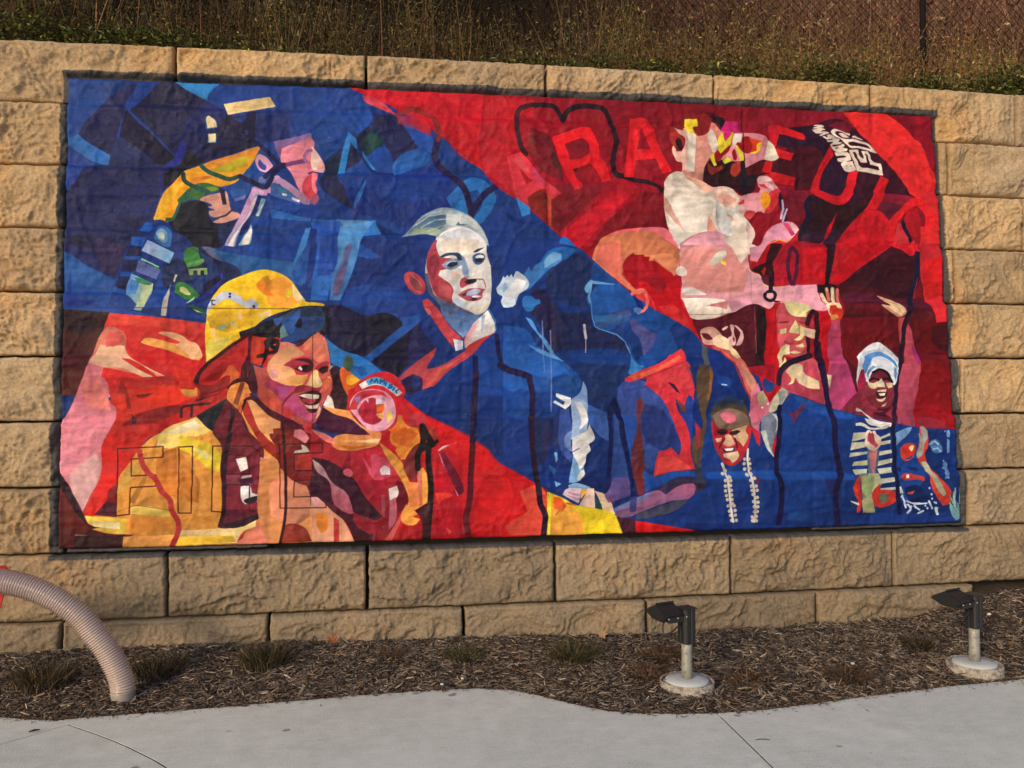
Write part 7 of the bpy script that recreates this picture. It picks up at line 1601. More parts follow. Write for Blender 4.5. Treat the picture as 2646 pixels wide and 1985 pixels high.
    def turned(a):
        # streaks that follow a brush direction
        base=np.random.default_rng(int(a*10)+7).random((320,64)).astype(np.float32)
        yy,xx=np.mgrid[0:Hh,0:W].astype(np.float32);u=(xx*np.cos(a)+yy*np.sin(a))/95;v=(yy*np.cos(a)-xx*np.sin(a))/9
        ui=np.floor(u).astype(int);vi=np.floor(v).astype(int);fu=u-ui;fv=v-vi
        g=lambda i,j: base[(vi+j)%320,(ui+i)%64]
        return (g(0,0)*(1-fu)+g(1,0)*fu)*(1-fv)+(g(0,1)*(1-fu)+g(1,1)*fu)*fv-.5
    strokes=[.6*streak+.55*turned(a) for a in (.2,.9,1.8,2.6)]
    for k_i,ln in enumerate(text.split('\n')):
        head,pts=ln.split(':')
        t=[int(q) for q in head.split()];k=t[0];col=np.array(t[1:4],np.float32)/255;al=t[4]/100
        bl=int(round(t[5]/mm*.5));wd=t[6]/mm
        g=(np.array(t[8:11],np.float32)/255,t[7]) if t[7] else None
        p=np.array(pts.split(),float).reshape(-1,2)/mm
        if k==3:
            for c in p:
                R=stroke(np.array([c,c+.01]),wd)
                if R:
                    x0,y0,x1,y1,m=R
                    img[y0:y1,x0:x1]+=m[...,None]*(col-img[y0:y1,x0:x1])
            continue
        if k==2: R=stroke(smooth(p,False) if wd>6 else p,max(wd,1.2))
        else:
            if k==1: p=smooth(p,True)
            elif len(p)>4: p=curved(p)
            R=fill(p)
        if not R: continue
        x0,y0,x1,y1,m=R
        if bl>0:
            pd=2*bl
            m=np.pad(m,pd);m=blur(m,bl)
            X0,Y0=max(x0-pd,0),max(y0-pd,0);X1,Y1=min(x1+pd,W),min(y1+pd,Hh)
            m=m[Y0-(y0-pd):Y1-(y0-pd),X0-(x0-pd):X1-(x0-pd)]
            x0,y0,x1,y1=X0,Y0,X1,Y1
        sh=m.shape
        if g:
            if g[1]==1: tt=np.linspace(1,0,sh[0])[:,None]*np.ones(sh[1])
            else: tt=np.linspace(0,1,sh[1])[None]*np.ones((sh[0],1))
            tt=np.clip(tt+streak[y0:y1,x0:x1]*.5,0,1)
            cc=col+(g[0]-col)*tt[...,None]
        else: cc=col
        # opacity of the brushed paint is uneven when it is thin
        if al<1 or bl>0:
            m=m*np.clip(al+streak[y0:y1,x0:x1]*.35,0,1)
        else: m=m*np.clip(.985+fine[y0:y1,x0:x1]*.05,0,1)
        sft=np.roll(strokes[k_i%4],(k_i*37)%Hh,0)[y0:y1,x0:x1]
        # every patch was mixed and brushed by hand: it drifts in tone from one side to the other
        th=(k_i*2.39996)%6.2832;gy,gx=np.mgrid[0:sh[0],0:sh[1]]
        dr=(np.cos(th)*(gx/sh[1]-.5)+np.sin(th)*(gy/sh[0]-.5)).astype(np.float32)
        hue=np.array([1+.10*np.sin(k_i*1.7),1.,1+.10*np.cos(k_i*2.3)],np.float32)
        cc=cc*(1+.24*sft[...,None]+(.20*dr)[...,None]*hue)
        img[y0:y1,x0:x1]+=m[...,None]*(cc-img[y0:y1,x0:x1])
    # brush streaks, mottling, specks of missing paint
    v=.06*noise(30,14)+.07*noise(90,60)+.05*noise(170,200)+.05*fine
    img*=(1+v)[...,None]
    lum=img.mean(2,keepdims=True)
    img+=(lum*.0+.012)*np.clip(noise(14,40)*3,0,1)[...,None]
    sp=noise(900,450)>.485
    sp&=noise(12,7)>.12
    img[sp]=img[sp]*.3+np.array([.75,.72,.7])*.7
    img=np.clip(img,0,1)**1.12
    img[...,0]-=.13*np.clip(img[...,0]-np.maximum(img[...,1],img[...,2])-.3,0,1)
    bl_=np.clip(img[...,2]-np.maximum(img[...,0],img[...,1])-.08,0,.3)
    img*=(1-.42*bl_)[...,None]
    lum=img.mean(2,keepdims=True)
    return np.clip(lum+1.02*(img-lum),0,1)

def mural():
    W, Hh = 2560, 1266
    pic = paint_mural(MURAL, W, Hh, 6150 / W)
    px = np.ones((Hh, W, 4), np.float32); px[..., :3] = pic
    im = bpy.data.images.new('mural_paint', W, Hh, alpha=False); im.colorspace_settings.name = 'sRGB'
    im.pixels.foreach_set(px.ravel()); im.update(); im.pack()
    m = Mat('mural_paint', .55, .20)
    uv = m.coord('UV')
    t = m.node('ShaderNodeTexImage'); t.image = im; t.extension = 'EXTEND'; t.interpolation = 'Cubic'; m.li(uv, t.inputs[0])
    mp = m.node('ShaderNodeMapping'); mp.inputs['Scale'].default_value = (6.15, 3.04, 1); m.li(uv, mp.inputs[0]); v = mp.outputs[0]
    m.col(m.mix(1.0, t.outputs[0], (.88, .88, .94), 'MULTIPLY'))
    m.li(m.ramp(m.noise(v, 5, 4), [(.3, .5), (.7, .72)]), m.b.inputs['Roughness'])
    mp2 = m.node('ShaderNodeMapping'); mp2.inputs['Scale'].default_value = (1, 2.6, 1); m.li(v, mp2.inputs[0])
    rg = m.node('ShaderNodeTexNoise', noise_type='RIDGED_MULTIFRACTAL', Scale=9, Detail=5, Roughness=.55, Distortion=1.2); m.li(v, rg.inputs['Vector'])
    h = m.math('ADD', m.math('MULTIPLY', rg.outputs['Fac'], .5), m.math('ADD', m.noise(v, 24, 5, .6, 1.5), m.math('MULTIPLY', m.noise(mp2.outputs[0], 9, 3, .5, 1), .6)))
    b1 = m.bump(h, .010, .55)
    m.nrm(m.bump(m.noise(v, 220, 3), .001, .5, b1))
    nx, nz = 520, 260
    S, T = np.meshgrid(np.linspace(0, 1, nx), np.linspace(0, 1, nz))
    xl = -.656 - .010 * T + .006 * (vn(T * 22, T * 0, 4) - .5); xr = 5.416 - .063 * T + .010 * (vn(T * 20, T * 0 + 3, 5) - .5)
    X = xl + (xr - xl) * S
    zb = .442 + .006 * (vn(S * 40, S * 0, 6) - .5); zt = 3.404 + .024 * S + .006 * (vn(S * 40, S * 0 + 5, 6) - .5)
    Z = zb + (zt - zb) * T
    kf = Z / BH; near = np.round(kf); dist = (kf - near) * BH
    k = np.floor(kf)
    step = sstep((kf - near) * BH / .06 + .5)
    Yb = course_y(near - 1) + (course_y(near) - course_y(near - 1)) * step
    rel = np.zeros_like(X)
    for kk in range(1, 9):
        o = -.02 if kk % 2 == 0 else .595
        mk = k == kk
        bi = np.floor((X - o) / BL)
        rel[mk] = (relief(X, Z, (kk * 5) % 37) * .26)[mk]
        vj = np.minimum(X - o - bi * BL, (bi + 1) * BL - (X - o))
        rel[mk] -= (.006 * np.exp(-(vj / .018) ** 2))[mk]
    rel -= .011 * np.exp(-(dist / .022) ** 2)
    # slack cloth: long soft wrinkles
    wr = 1 - abs(2 * vn(X * 3 + 3 * vn(X * 2, Z * 2, 9), Z * 13 + 2 * vn(X * 1.5, Z * 3, 10), 8) - 1)
    wr2 = 1 - abs(2 * vn(X * 9 + 2 * vn(X * 5, Z * 5, 12), Z * 10 + 3 * vn(X * 4, Z * 4, 13), 14) - 1)
    rel += .007 * wr ** 5 + .008 * wr2 ** 6
    Y = Yb + curve(X) - .013 - np.clip(rel - rel.mean(), -.026, .03)
    V = np.stack([X, Y, Z], -1).reshape(-1, 3)
    uv_ = np.stack([(X + .70) / 6.15, (Z - .42) / 3.04], -1).reshape(-1, 2)
    i = np.arange(nz - 1)[:, None] * nx; j = np.arange(nx - 1)[None]
    Q = np.stack([i + j, i + j + 1, i + nx + j + 1, i + nx + j], -1).reshape(-1, 4)
    ring = list(range(nx)) + [r * nx + nx - 1 for r in range(1, nz)] + [(nz - 1) * nx + c for c in range(nx - 2, -1, -1)] + [r * nx for r in range(nz - 2, 0, -1)]
    n = len(V); bk = V[ring].copy(); bk[:, 1] += .03
    ra = np.array(ring); a = np.arange(len(ring)); L = len(ring)
    Q = np.vstack([Q, np.stack([ra[a], n + a, n + (a + 1) % L, ra[(a + 1) % L]], -1)])
    V = np.vstack([V, bk]); uv_ = np.vstack([uv_, uv_[ring]])
    o = mesh_np('mural', V, Q, m.m, None, smooth=True, uv=uv_)
    tag(o, 'large red, blue and yellow painted mural of firefighters and paramedics on the block wall', 'mural')
mural()
# ------------------------------------------------------------------ ground, pavement, mulch bed
EDGE = np.array([(-9, -.2), (-2.2, -.45), (-1.2, -.62), (-.626, -.79), (-.456, -.852), (-.332, -.889), (-.153, -.868), (.30, -.850), (.771, -.817), (1.109, -.791), (1.305, -.783), (1.562, -.772), (1.822, -.790), (1.989, -.848), (2.140, -.974), (2.279, -1.120), (2.417, -1.237), (2.564, -1.300), (2.805, -1.354), (2.963, -1.370), (3.249, -1.368), (3.537, -1.325), (3.93, -1.269), (4.341, -1.217), (4.872, -1.178), (6.5, -1.05), (12, -.8)])
def edge_y(x): return np.interp(x, EDGE[:, 0], EDGE[:, 1])
ZW = np.array([(-9, -.17), (-.9, -.170), (0, -.160), (.7, -.163), (1.8, -.190), (3, -.220), (4.2, -.222), (5.0, -.200), (5.25, -.15), (5.46, -.072), (5.88, -.035), (8, .02), (12, .05)])
def mulch_z(x, y):
    w = wall_y(x, -.2); e = edge_y(x)
    t = np.clip((y - e) / (w - e), 0, 1.1)
    base = ZG - .012 + (np.interp(x, ZW[:, 0], ZW[:, 1]) - ZG + .012) * t ** .85
    return base + .022 * (vn(x * 4, y * 4, 3) - .5) * np.clip(t * 4, 0, 1) + .012 * (vn(x * 14, y * 14, 5) - .5)

g = Mat('bare_earth', .95, .1); g.col(g.ramp(g.noise(g.coord(), 3, 5), [(.3, (.05, .038, .028)), (.7, (.10, .075, .05))]))
gv = np.array([(-300, -300, -.40), (300, -300, -.40), (300, 300, -.40), (-300, 300, -.40)])
tag(mesh_np('ground', gv, np.array([[0, 1, 2, 3]]), g.m), kind='structure')

def concrete_material():
    m = Mat('broomed_concrete', .85, .25); c = m.coord()
    n1 = m.noise(c, .9, 5, .6); n2 = m.noise(c, 9, 5, .7); n3 = m.noise(c, 140, 3)
    mp = m.node('ShaderNodeMapping'); mp.inputs['Rotation'].default_value = (0, 0, .75); mp.inputs['Scale'].default_value = (2.2, 90, 1); m.li(c, mp.inputs[0])
    br = m.noise(mp.outputs[0], 2.2, 3)
    base = m.ramp(n1, [(.3, (.54, .555, .505)), (.55, (.615, .63, .575)), (.75, (.69, .70, .65))])
    base = m.mix(.35, base, m.ramp(n2, [(.3, .3), (.7, .7)]), 'OVERLAY')
    base = m.mix(.24, base, m.ramp(br, [(.3, .25), (.7, .75)]), 'OVERLAY')
    base = m.mix(.40, base, m.ramp(n3, [(.3, .2), (.7, .8)]), 'OVERLAY')
    base = m.mix(m.ramp(m.noise(c, 1.7, 6, .7), [(.56, 0.), (.72, .45)]), base, (.40, .395, .36))                # damp and foot-worn patches
    base = m.mix(m.ramp(m.noise(c, 48, 2, .5), [(.70, 0.), (.76, .6)]), base, (.24, .235, .21))                 # grit and pits
    vo = m.node('ShaderNodeTexVoronoi', Scale=4.6); m.li(c, vo.inputs['Vector'])
    nn = m.noise(c, 26, 3)
    spot = m.ramp(m.math('ADD', vo.outputs['Distance'], m.math('MULTIPLY', nn, .12)), [(.13, .7), (.17, 0.)])
    base = m.mix(spot, base, (.14, .135, .12))                                   # gum and oil spots
    vo2 = m.node('ShaderNodeTexVoronoi', Scale=1.15); mp2 = m.node('ShaderNodeMapping'); mp2.inputs['Location'].default_value = (3.3, 1.7, 0); mp2.inputs['Scale'].default_value = (1, 1.8, 1); m.li(c, mp2.inputs[0]); m.li(mp2.outputs[0], vo2.inputs['Vector'])
    pale = m.ramp(m.math('ADD', vo2.outputs['Distance'], m.math('MULTIPLY', m.noise(c, 13, 4, .7), .3)), [(.20, .7), (.27, 0.)])
    base = m.mix(pale, base, (.74, .74, .70))
    m.col(base)
    m.nrm(m.bump(br, .002, .5, m.bump(n3, .0012, .5)))
    return m.m
M_conc = concrete_material()
pav = tag(empty('pavement', (2.4, -2.5, ZG)), kind='structure')
def slab(poly):
    """concrete slab with a tooled edge, from its outline (x, y), counter-clockwise"""
    bm = bmesh.new(); P = [Vector((x - 2.4, y + 2.5, 0)) for x, y in poly]
    f = bm.faces.new([bm.verts.new(p) for p in P])
    if f.normal.z < 0: f.normal_flip()
    r = bmesh.ops.inset_region(bm, faces=[f], thickness=.0035, use_even_offset=True)
    for v in f.verts: v.co.z += .0006
    outer = [e for e in bm.edges if e.is_boundary]
    ex = bmesh.ops.extrude_edge_only(bm, edges=outer)
    for v in [v for v in ex['geom'] if isinstance(v, bmesh.types.BMVert)]: v.co.z -= .12
    bmesh.ops.triangulate(bm, faces=[f])
    return bm_obj('slab', bm, M_conc, pav)
gp = .0042
def seg(a, b, n=8): return [(a[0] + (b[0] - a[0]) * t, a[1] + (b[1] - a[1]) * t) for t in np.linspace(0, 1, n)]
jB = [(-.329, -.887), (-.231, -.971), (-.11, -1.075), (.016, -1.191), (.115, -1.288), (.207, -1.389), (.285, -1.475), (.355, -1.563), (.62, -2.0), (.85, -2.6), (1.0, -3.4), (1.05, -4.5)]
E = [tuple(p) for p in EDGE]
# far left slab above joint A, lower left slab, the main one, the right one and those nearer the camera
iB = 5
slab([(-9, -3.2), (-4, -2.9), (-1.5, -2.05), (-.476, -1.164 + gp), (-.25, -.958 + gp), (-.329 - .004, -.887)] + E[iB - 1::-1])
slab([(-9, -3.2 - gp * 2), (-9, -9), (1.05 - gp, -9)] + [(x - gp, y - gp * .6) for x, y in jB[:0:-1]] + [(-.25, -.958 - gp), (-.476, -1.164 - gp), (-1.5, -2.05 - gp), (-4, -2.9 - gp)])
slab([(x + gp, y + gp * .6) for x, y in jB] + [(1.05 + gp, -9), (2.90 - gp, -9), (2.948 - gp, -2.016), (2.963 - gp, -1.370)] + E[18:iB:-1])
slab([(2.963 + gp, -1.370), (2.948 + gp, -2.016), (2.90 + gp, -9), (5.6 - gp, -9), (5.6 - gp, -1.12)] + E[24:19:-1])
slab([(5.6 + gp, -1.115), (5.6 + gp, -9), (12, -9), (12, -.8), (6.5, -1.05)])

M_fill = simple('joint_filler', (.045, .042, .038), .95, .1)
mesh_np('joint_filler', np.array([(-9 - 2.4, -9 + 2.5, -.0015), (12 - 2.4, -9 + 2.5, -.0015), (12 - 2.4, -.85 + 2.5, -.03), (5 - 2.4, -1.25 + 2.5, -.0015), (2.9 - 2.4, -1.42 + 2.5, -.0015), (1.6 - 2.4, -.86 + 2.5, -.0015), (-.3 - 2.4, -.95 + 2.5, -.0015), (-9 - 2.4, -.9 + 2.5, -.03)])[None].reshape(-1, 3), np.array([[0, 1, 2, 3], [0, 3, 4, 5], [0, 5, 6, 7]]), M_fill, pav)
# mulch bed
mb = Mat('mulch_soil', .95, .1); mb.col(mb.ramp(mb.noise(mb.coord(), 30, 5), [(.3, (.030, .022, .016)), (.7, (.075, .055, .042))]))
xs = np.linspace(-9, 12, 420); ts = np.linspace(0, 1, 36)
Xg, Tg = np.meshgrid(xs, ts); e = edge_y(Xg) + .004; Yg = e + (wall_y(Xg, -.2) + .10 - e) * Tg; Zg = mulch_z(Xg, Yg) - .006
nx = len(xs); i = np.arange(len(ts) - 1)[:, None] * nx; j = np.arange(nx - 1)[None]
Q = np.stack([i + j, i + j + 1, i + nx + j + 1, i + nx + j], -1).reshape(-1, 4)
tag(mesh_np('mulch_bed', np.stack([Xg, Yg, Zg], -1).reshape(-1, 3), Q, mb.m, smooth=True), kind='structure')

def srgb(h): 
    c = np.array([int(h[i:i + 2], 16) / 255 for i in (0, 2, 4)]); return np.where(c < .04, c / 12.92, ((c + .055) / 1.055) ** 2.4)
def pick(pal, n, spread=.25, r=rng):
    P = np.array([srgb(h) for h in pal]); c = P[r.integers(0, len(P), n)]
    return np.clip(c * np.exp(r.normal(0, spread, (n, 1))), 0, 1)
def frames(n, yaw, pitch):
    """unit length / side / up vectors"""
    L = np.stack([np.cos(yaw) * np.cos(pitch), np.sin(yaw) * np.cos(pitch), np.sin(pitch)], -1)
    S = np.stack([-np.sin(yaw), np.cos(yaw), np.zeros(n)], -1)
    return L, S, np.cross(L, S)
def chips(n, x, y, z, ln, wd, th, yaw, pitch, roll, col, name, mat):
    L, S, N = frames(n, yaw, pitch)
    cr, sr = np.cos(roll)[:, None], np.sin(roll)[:, None]; S, N = S * cr + N * sr, N * cr - S * sr
    C = np.stack([x, y, z], -1); V = []
    for a, w in ((-1, .45), (-.35, 1.), (1, .5)):
        bend = (abs(a) > .5) * rng.normal(0, .08, n) * ln
        for s, t in ((-1, 0), (0, 1), (1, 0)):
            V.append(C + L * (a * ln / 2)[:, None] + S * (s * w * wd / 2)[:, None] + N * (t * th * w + bend)[:, None])
    V = np.stack(V, 1).reshape(-1, 3)
    b = (np.arange(n) * 9)[:, None, None]
    q = np.array([(0, 1, 4, 3), (1, 2, 5, 4), (3, 4, 7, 6), (4, 5, 8, 7)])[None]
    return mesh_np(name, V, (b + q).reshape(-1, 4), mat, col=np.repeat(col, 9, 0))
M_chip = attr_mat('wood_chips', .85, .2)
n = 76000
u = rng.random(n)
x = -1.3 + 8.3 * u ** 1.15; t = rng.random(n); e = edge_y(x); y = e - .012 + (wall_y(x, -.2) - .01 - e) * t
ln = np.exp(rng.normal(math.log(.027), .5, n)).clip(.008, .09); wd = ln * rng.uniform(.05, .19, n) + .0016
tag(chips(n, x, y, mulch_z(x, y) + rng.random(n) * .010, ln, wd, wd * .35 + .001, rng.uniform(0, 6.283, n), rng.normal(0, .22, n), rng.normal(0, .35, n),
      pick(['5A4C40', '66584E', '766A60', '463A30', '84786C', '362C24', '624E3E', '947F66', '544E4A', '6C5A46', '302A26', 'A08A72'], n, .30), 'mulch_chips', M_chip),
    'shredded brown wood mulch covering the bed', kind='stuff')
n = 1800
x = rng.uniform(-1.3, 6.5, n); y = edge_y(x) + np.minimum(rng.exponential(.018, n) - .03, .08) * 1.0
y = edge_y(x) - rng.exponential(.022, n) + .008
ln = rng.uniform(.006, .03, n); wd = ln * .22
tag(chips(n, x, y, np.full(n, ZG + .008), ln, wd, wd * .3, rng.uniform(0, 6.283, n), rng.normal(0, .1, n), rng.normal(0, .2, n), pick(['4A3C30', '6E5D4E', '3A2E26'], n), 'mulch_crumbs', M_chip),
    'loose mulch crumbs spilled along the pavement edge', kind='stuff')

# ------------------------------------------------------------------ bank, brush and weeds above the wall
def bank_z(x, y): return 3.52 + np.clip(y - .9, 0, 40) * .62 + .05 * vn(x * 2, y * 2, 3)
bm_ = Mat('bank_soil', .95, .1); bm_.col(bm_.ramp(bm_.noise(bm_.coord(), 5, 5), [(.3, (.07, .04, .028)), (.7, (.15, .085, .055))]))
xs = np.linspace(-14, 26, 160); ys = np.concatenate([np.linspace(.52, 3, 14), np.linspace(3.5, 22, 14)])
Xg, Yg = np.meshgrid(xs, ys); Zg = bank_z(Xg, Yg); nx = len(xs)
i = np.arange(len(ys) - 1)[:, None] * nx; j = np.arange(nx - 1)[None]
Q = np.stack([i + j, i + j + 1, i + nx + j + 1, i + nx + j], -1).reshape(-1, 4)
tag(mesh_np('hillside', np.stack([Xg, Yg, Zg], -1).reshape(-1, 3), Q, bm_.m, smooth=True), kind='structure')
M_leaf = attr_mat('leaves', .75, .2, .25); M_dry = attr_mat('dry_stalks', .85, .15)

def stalks(n, x, y, z, h, rad, lean, col, curv=.12, segn=4):
    """thin three-sided stems; returns arrays and the stem axis for hanging leaves on"""
    a = rng.uniform(0, 6.283, n); d = np.stack([np.cos(a), np.sin(a)], -1) * lean[:, None]
    a2 = rng.uniform(0, 6.283, n); d2 = np.stack([np.cos(a2), np.sin(a2)], -1) * (curv * rng.random(n))[:, None]
    ts = np.linspace(0, 1, segn + 1); V = []
    for t in ts:
        c = np.stack([x + h * (d[:, 0] * t + d2[:, 0] * t * t), y + h * (d[:, 1] * t + d2[:, 1] * t * t), z + h * t], -1)
        for k in range(3):
            r = (rad * (1 - .7 * t))[:, None]
            V.append(c + r * np.array([math.cos(k * 2.094), math.sin(k * 2.094), 0]))
    V = np.stack(V, 1).reshape(-1, 3); m = 3 * (segn + 1)
    q = np.array([(s * 3 + k, s * 3 + (k + 1) % 3, s * 3 + 3 + (k + 1) % 3, s * 3 + 3 + k) for s in range(segn) for k in range(3)])
    Q = ((np.arange(n) * m)[:, None, None] + q[None]).reshape(-1, 4)
    ax = lambda i, t: np.stack([x[i] + h[i] * (d[i, 0] * t + d2[i, 0] * t * t), y[i] + h[i] * (d[i, 1] * t + d2[i, 1] * t * t), z[i] + h[i] * t], -1)
    return V, Q, np.repeat(col, m, 0), ax
def leaves(P, ln, wd, yaw, pitch, col, fold=.25):
    """folded pointed leaves, two quads each"""
    n = len(P); L, S, N = frames(n, yaw, pitch)
    rl = rng.normal(0, .7, n); S, N = S * np.cos(rl)[:, None] + N * np.sin(rl)[:, None], N * np.cos(rl)[:, None] - S * np.sin(rl)[:, None]
    l, w = ln[:, None], wd[:, None]
    V = np.stack([P, P + L * l * .45 - S * w * .5 + N * w * fold, P + L * l, P + L * l * .45 + S * w * .5 + N * w * fold, P + L * l * .5], 1).reshape(-1, 3)
    q = np.array([(0, 4, 2, 1), (0, 3, 2, 4)])
    return V, ((np.arange(n) * 5)[:, None, None] + q[None]).reshape(-1, 4), np.repeat(col, 5, 0)
def join(parts):
    V, Q, Cc, o = [], [], [], 0
    for v, q, c in parts: V.append(v); Q.append(q + o); Cc.append(c); o += len(v)
    return np.vstack(V), np.vstack(Q), np.vstack(Cc)
ground_top = lambda x, y: bank_z(x, y)
# brush on the bank behind the fence (red-brown on the right, greener on the left, with depth shade painted in as darker colour)
n = 15000
y = rng.uniform(2.4, 9, n); x = rng.uniform(-4.5, 13, n) ; z = bank_z(x, y) - .05
redness = np.clip((x - 1.5 - .3 * y) / 4, 0, 1)[:, None]
c = pick(['33261A', '3E3020', '261E16', '302E1E'], n) * (1 - redness) + pick(['7A5442', '8C6850', '6C4A3C', 'A07C62', '6A3C32', '846A54'], n, .4) * redness
p1 = stalks(n, x, y, z, rng.uniform(.5, 1.3, n), rng.uniform(.003, .007, n), rng.uniform(0, .5, n), c, .6, 3)
k = rng.integers(0, n, 36000); tt = rng.uniform(.15, 1, len(k))
p2 = leaves(p1[3](k, tt), rng.uniform(.03, .09, len(k)), rng.uniform(.012, .036, len(k)), rng.uniform(0, 6.283, len(k)), rng.normal(.2, .6, len(k)), np.clip(c[k] * np.exp(rng.normal(.1, .3, (len(k), 1))), 0, 1))
V, Q, Cc = join([p1[:3], p2]); tag(mesh_np('brush', V, Q, M_dry, col=Cc), 'reddish brown brush covering the slope behind the fence', kind='stuff')
# dry weeds between the wall and the fence
ncl = 170; ccx = rng.uniform(-2.6, 9.2, ncl); ccy = .66 + 1.4 * rng.random(ncl) ** 1.3; chs = rng.uniform(.5, 1.15, ncl); cgr = rng.random(ncl)
n = 3300; ki = rng.integers(0, ncl, n)
x = ccx[ki] + rng.normal(0, .085, n); y = np.maximum(ccy[ki] + rng.normal(0, .085, n), .60); z = bank_z(x, y) - .03
right = np.clip((x - 2.2) / 3, 0, 1)[:, None]
c = pick(['6C5238', '7E6242', '54402C', '8A6846', '5E5434'], n) * (1 - .7 * right) + .7 * right * pick(['9A6E48', 'A87C54', '7A5636', '86603C'], n)
h = chs[ki] * rng.uniform(.55, 1.1, n) * (1 - .22 * right[:, 0])
p1 = stalks(n, x, y, z, h, rng.uniform(.0022, .0058, n), np.abs(rng.normal(0, .22, n)), c, .3)
nl = 112000; k = rng.integers(0, n, nl); tt = rng.beta(1.6, 1.2, nl)
pos = p1[3](k, tt) + rng.normal(0, .05, (nl, 3))
rr = right[k]
cl = pick(['5E5030', '77643C', '4C4028', '8A7046', '40382A', '665030', '585830'], nl, .4) * (1 - rr) + rr * pick(['8A6A42', '74683C', 'A07A4E', '5C5A34', 'AA8054', '6A6438'], nl, .4)
gk = (cgr[ki[k]] > .55)[:, None]
cl = np.where(gk, .35 * pick(['5A6030', '6A6C38', '4A5428', '7C7A44'], nl, .4) + .65 * cl, cl) * ((.42 + .62 * cgr[ki[k]]) * (1 + .35 * rr[:, 0]))[:, None]
p2 = leaves(pos, rng.uniform(.014, .052, nl), rng.uniform(.005, .014, nl), rng.uniform(0, 6.283, nl), rng.normal(-.1, .7, nl), cl)
# the few tall bare stems that stand out
tx = np.array([-.62, -.40, .08, 1.32]); m_ = len(tx)
p3 = stalks(m_, tx, np.full(m_, .62) + rng.uniform(-.05, .12, m_), np.full(m_, 3.5), rng.uniform(1.0, 1.5, m_), rng.uniform(.005, .008, m_), np.abs(rng.normal(0, .13, m_)), pick(['A06C4C', '8C5C42', 'AA805C'], m_, .1), .05, 6)
V, Q, Cc = join([p1[:3], p2, p3[:3]]); tag(mesh_np('dry_weeds', V, Q, M_dry, col=Cc), 'dead brown weeds standing along the top of the wall', kind='stuff')
# green plants at the foot of the weeds, leaning over the wall
nc = 290
cx = rng.uniform(-2.2, 8.4, nc)
w = np.interp(cx, [-2, -.9, -.5, 0, .4, .9, 1.6, 2.2, 2.8, 3.4, 4.2, 5, 5.6, 6.3, 7.2], [.30, .32, .20, .22, .24, .13, .12, .18, .28, .20, .28, .32, .20, .32, .28])
cy = rng.uniform(.47, .66, nc); ch = w * rng.uniform(.12, 1.4, nc)
npl = (40 + 800 * ch).astype(int); k = np.repeat(np.arange(nc), npl); nl = len(k)
rad = rng.normal(0, .10, (nl, 2)); P = np.stack([cx[k] + rad[:, 0], np.maximum(cy[k] + rad[:, 1] * .8, .43), 3.56 + ch[k] * rng.random(nl) ** .8], -1)
cl = pick(['4E5628', '3E4620', '626430', '30361A', '74703A', '464C2A', '847A48', '363E22'], nl, .5)
pg = leaves(P, rng.uniform(.020, .055, nl), rng.uniform(.009, .022, nl), rng.uniform(0, 6.283, nl), rng.normal(.15, .55, nl), cl)
ks = rng.integers(0, nc, 700)
ps = stalks(700, cx[ks] + rng.normal(0, .05, 700), cy[ks] + rng.normal(0, .05, 700), np.full(700, 3.5), ch[ks] + .08, np.full(700, .002), rng.uniform(0, .4, 700), pick(['4A4A22', '5A4A2A'], 700))
V, Q, Cc = join([pg, ps[:3]]); tag(mesh_np('green_weeds', V, Q, M_leaf, col=Cc), 'low green leafy weeds hanging over the wall top', kind='stuff')

# ------------------------------------------------------------------ chain link fence
M_wire = simple('weathered_black_wire', (.010, .009, .009), .85, .1)
fence = tag(empty('chain_link_fence', (3.55, 2.1, 4.2)), 'black chain link fence with round posts behind the weeds', 'fence')
PX = [-4.07, -1.63, .82, 3.547, 6.613, 9.5]
for xp in PX:
    zb = float(bank_z(xp, 2.1)) - .2
    tube('post', [(xp - 3.55, 0, zb - 4.2), (xp - 3.55, 0, zb + .9 - 4.2), (xp - 3.55, 0, zb + 2.1 - 4.2)], .030, M_wire, fence, 10)
ce = .088
for a, b in zip(PX[:-1], PX[1:]):
    nw = int((b - a - .06) / ce); zb = 4.24; rows = int(1.75 / ce)
    i = np.arange(nw); parts = []
    for sgn in (1, -1):
        pts = []
        for r in range(rows * 2 + 1):
            pts.append(np.stack([a + .03 + (i + .5) * ce + (ce / 2 if (r % 2) else 0) * sgn - 3.55, np.full(nw, .0022 * (1 if (r % 2) else -1) * sgn), np.full(nw, zb + r * ce / 2 - 4.2)], -1))
        P = np.stack(pts, 1)
        ring = np.array([(math.cos(q) * .0034, math.sin(q) * .0034, 0) for q in (0, 2.094, 4.189)])
        V = (P[:, :, None] + ring[None, None]).reshape(-1, 3); m_ = (rows * 2 + 1) * 3
        q = np.array([(s * 3 + k, s * 3 + (k + 1) % 3, s * 3 + 3 + (k + 1) % 3, s * 3 + 3 + k) for s in range(rows * 2) for k in range(3)])
        parts.append((V, ((np.arange(nw) * m_)[:, None, None] + q[None]).reshape(-1, 4), np.zeros((len(V), 3))))
    V, Q, Cc = join(parts)
    mesh_np('wire_mesh', V, Q, M_wire, fence)
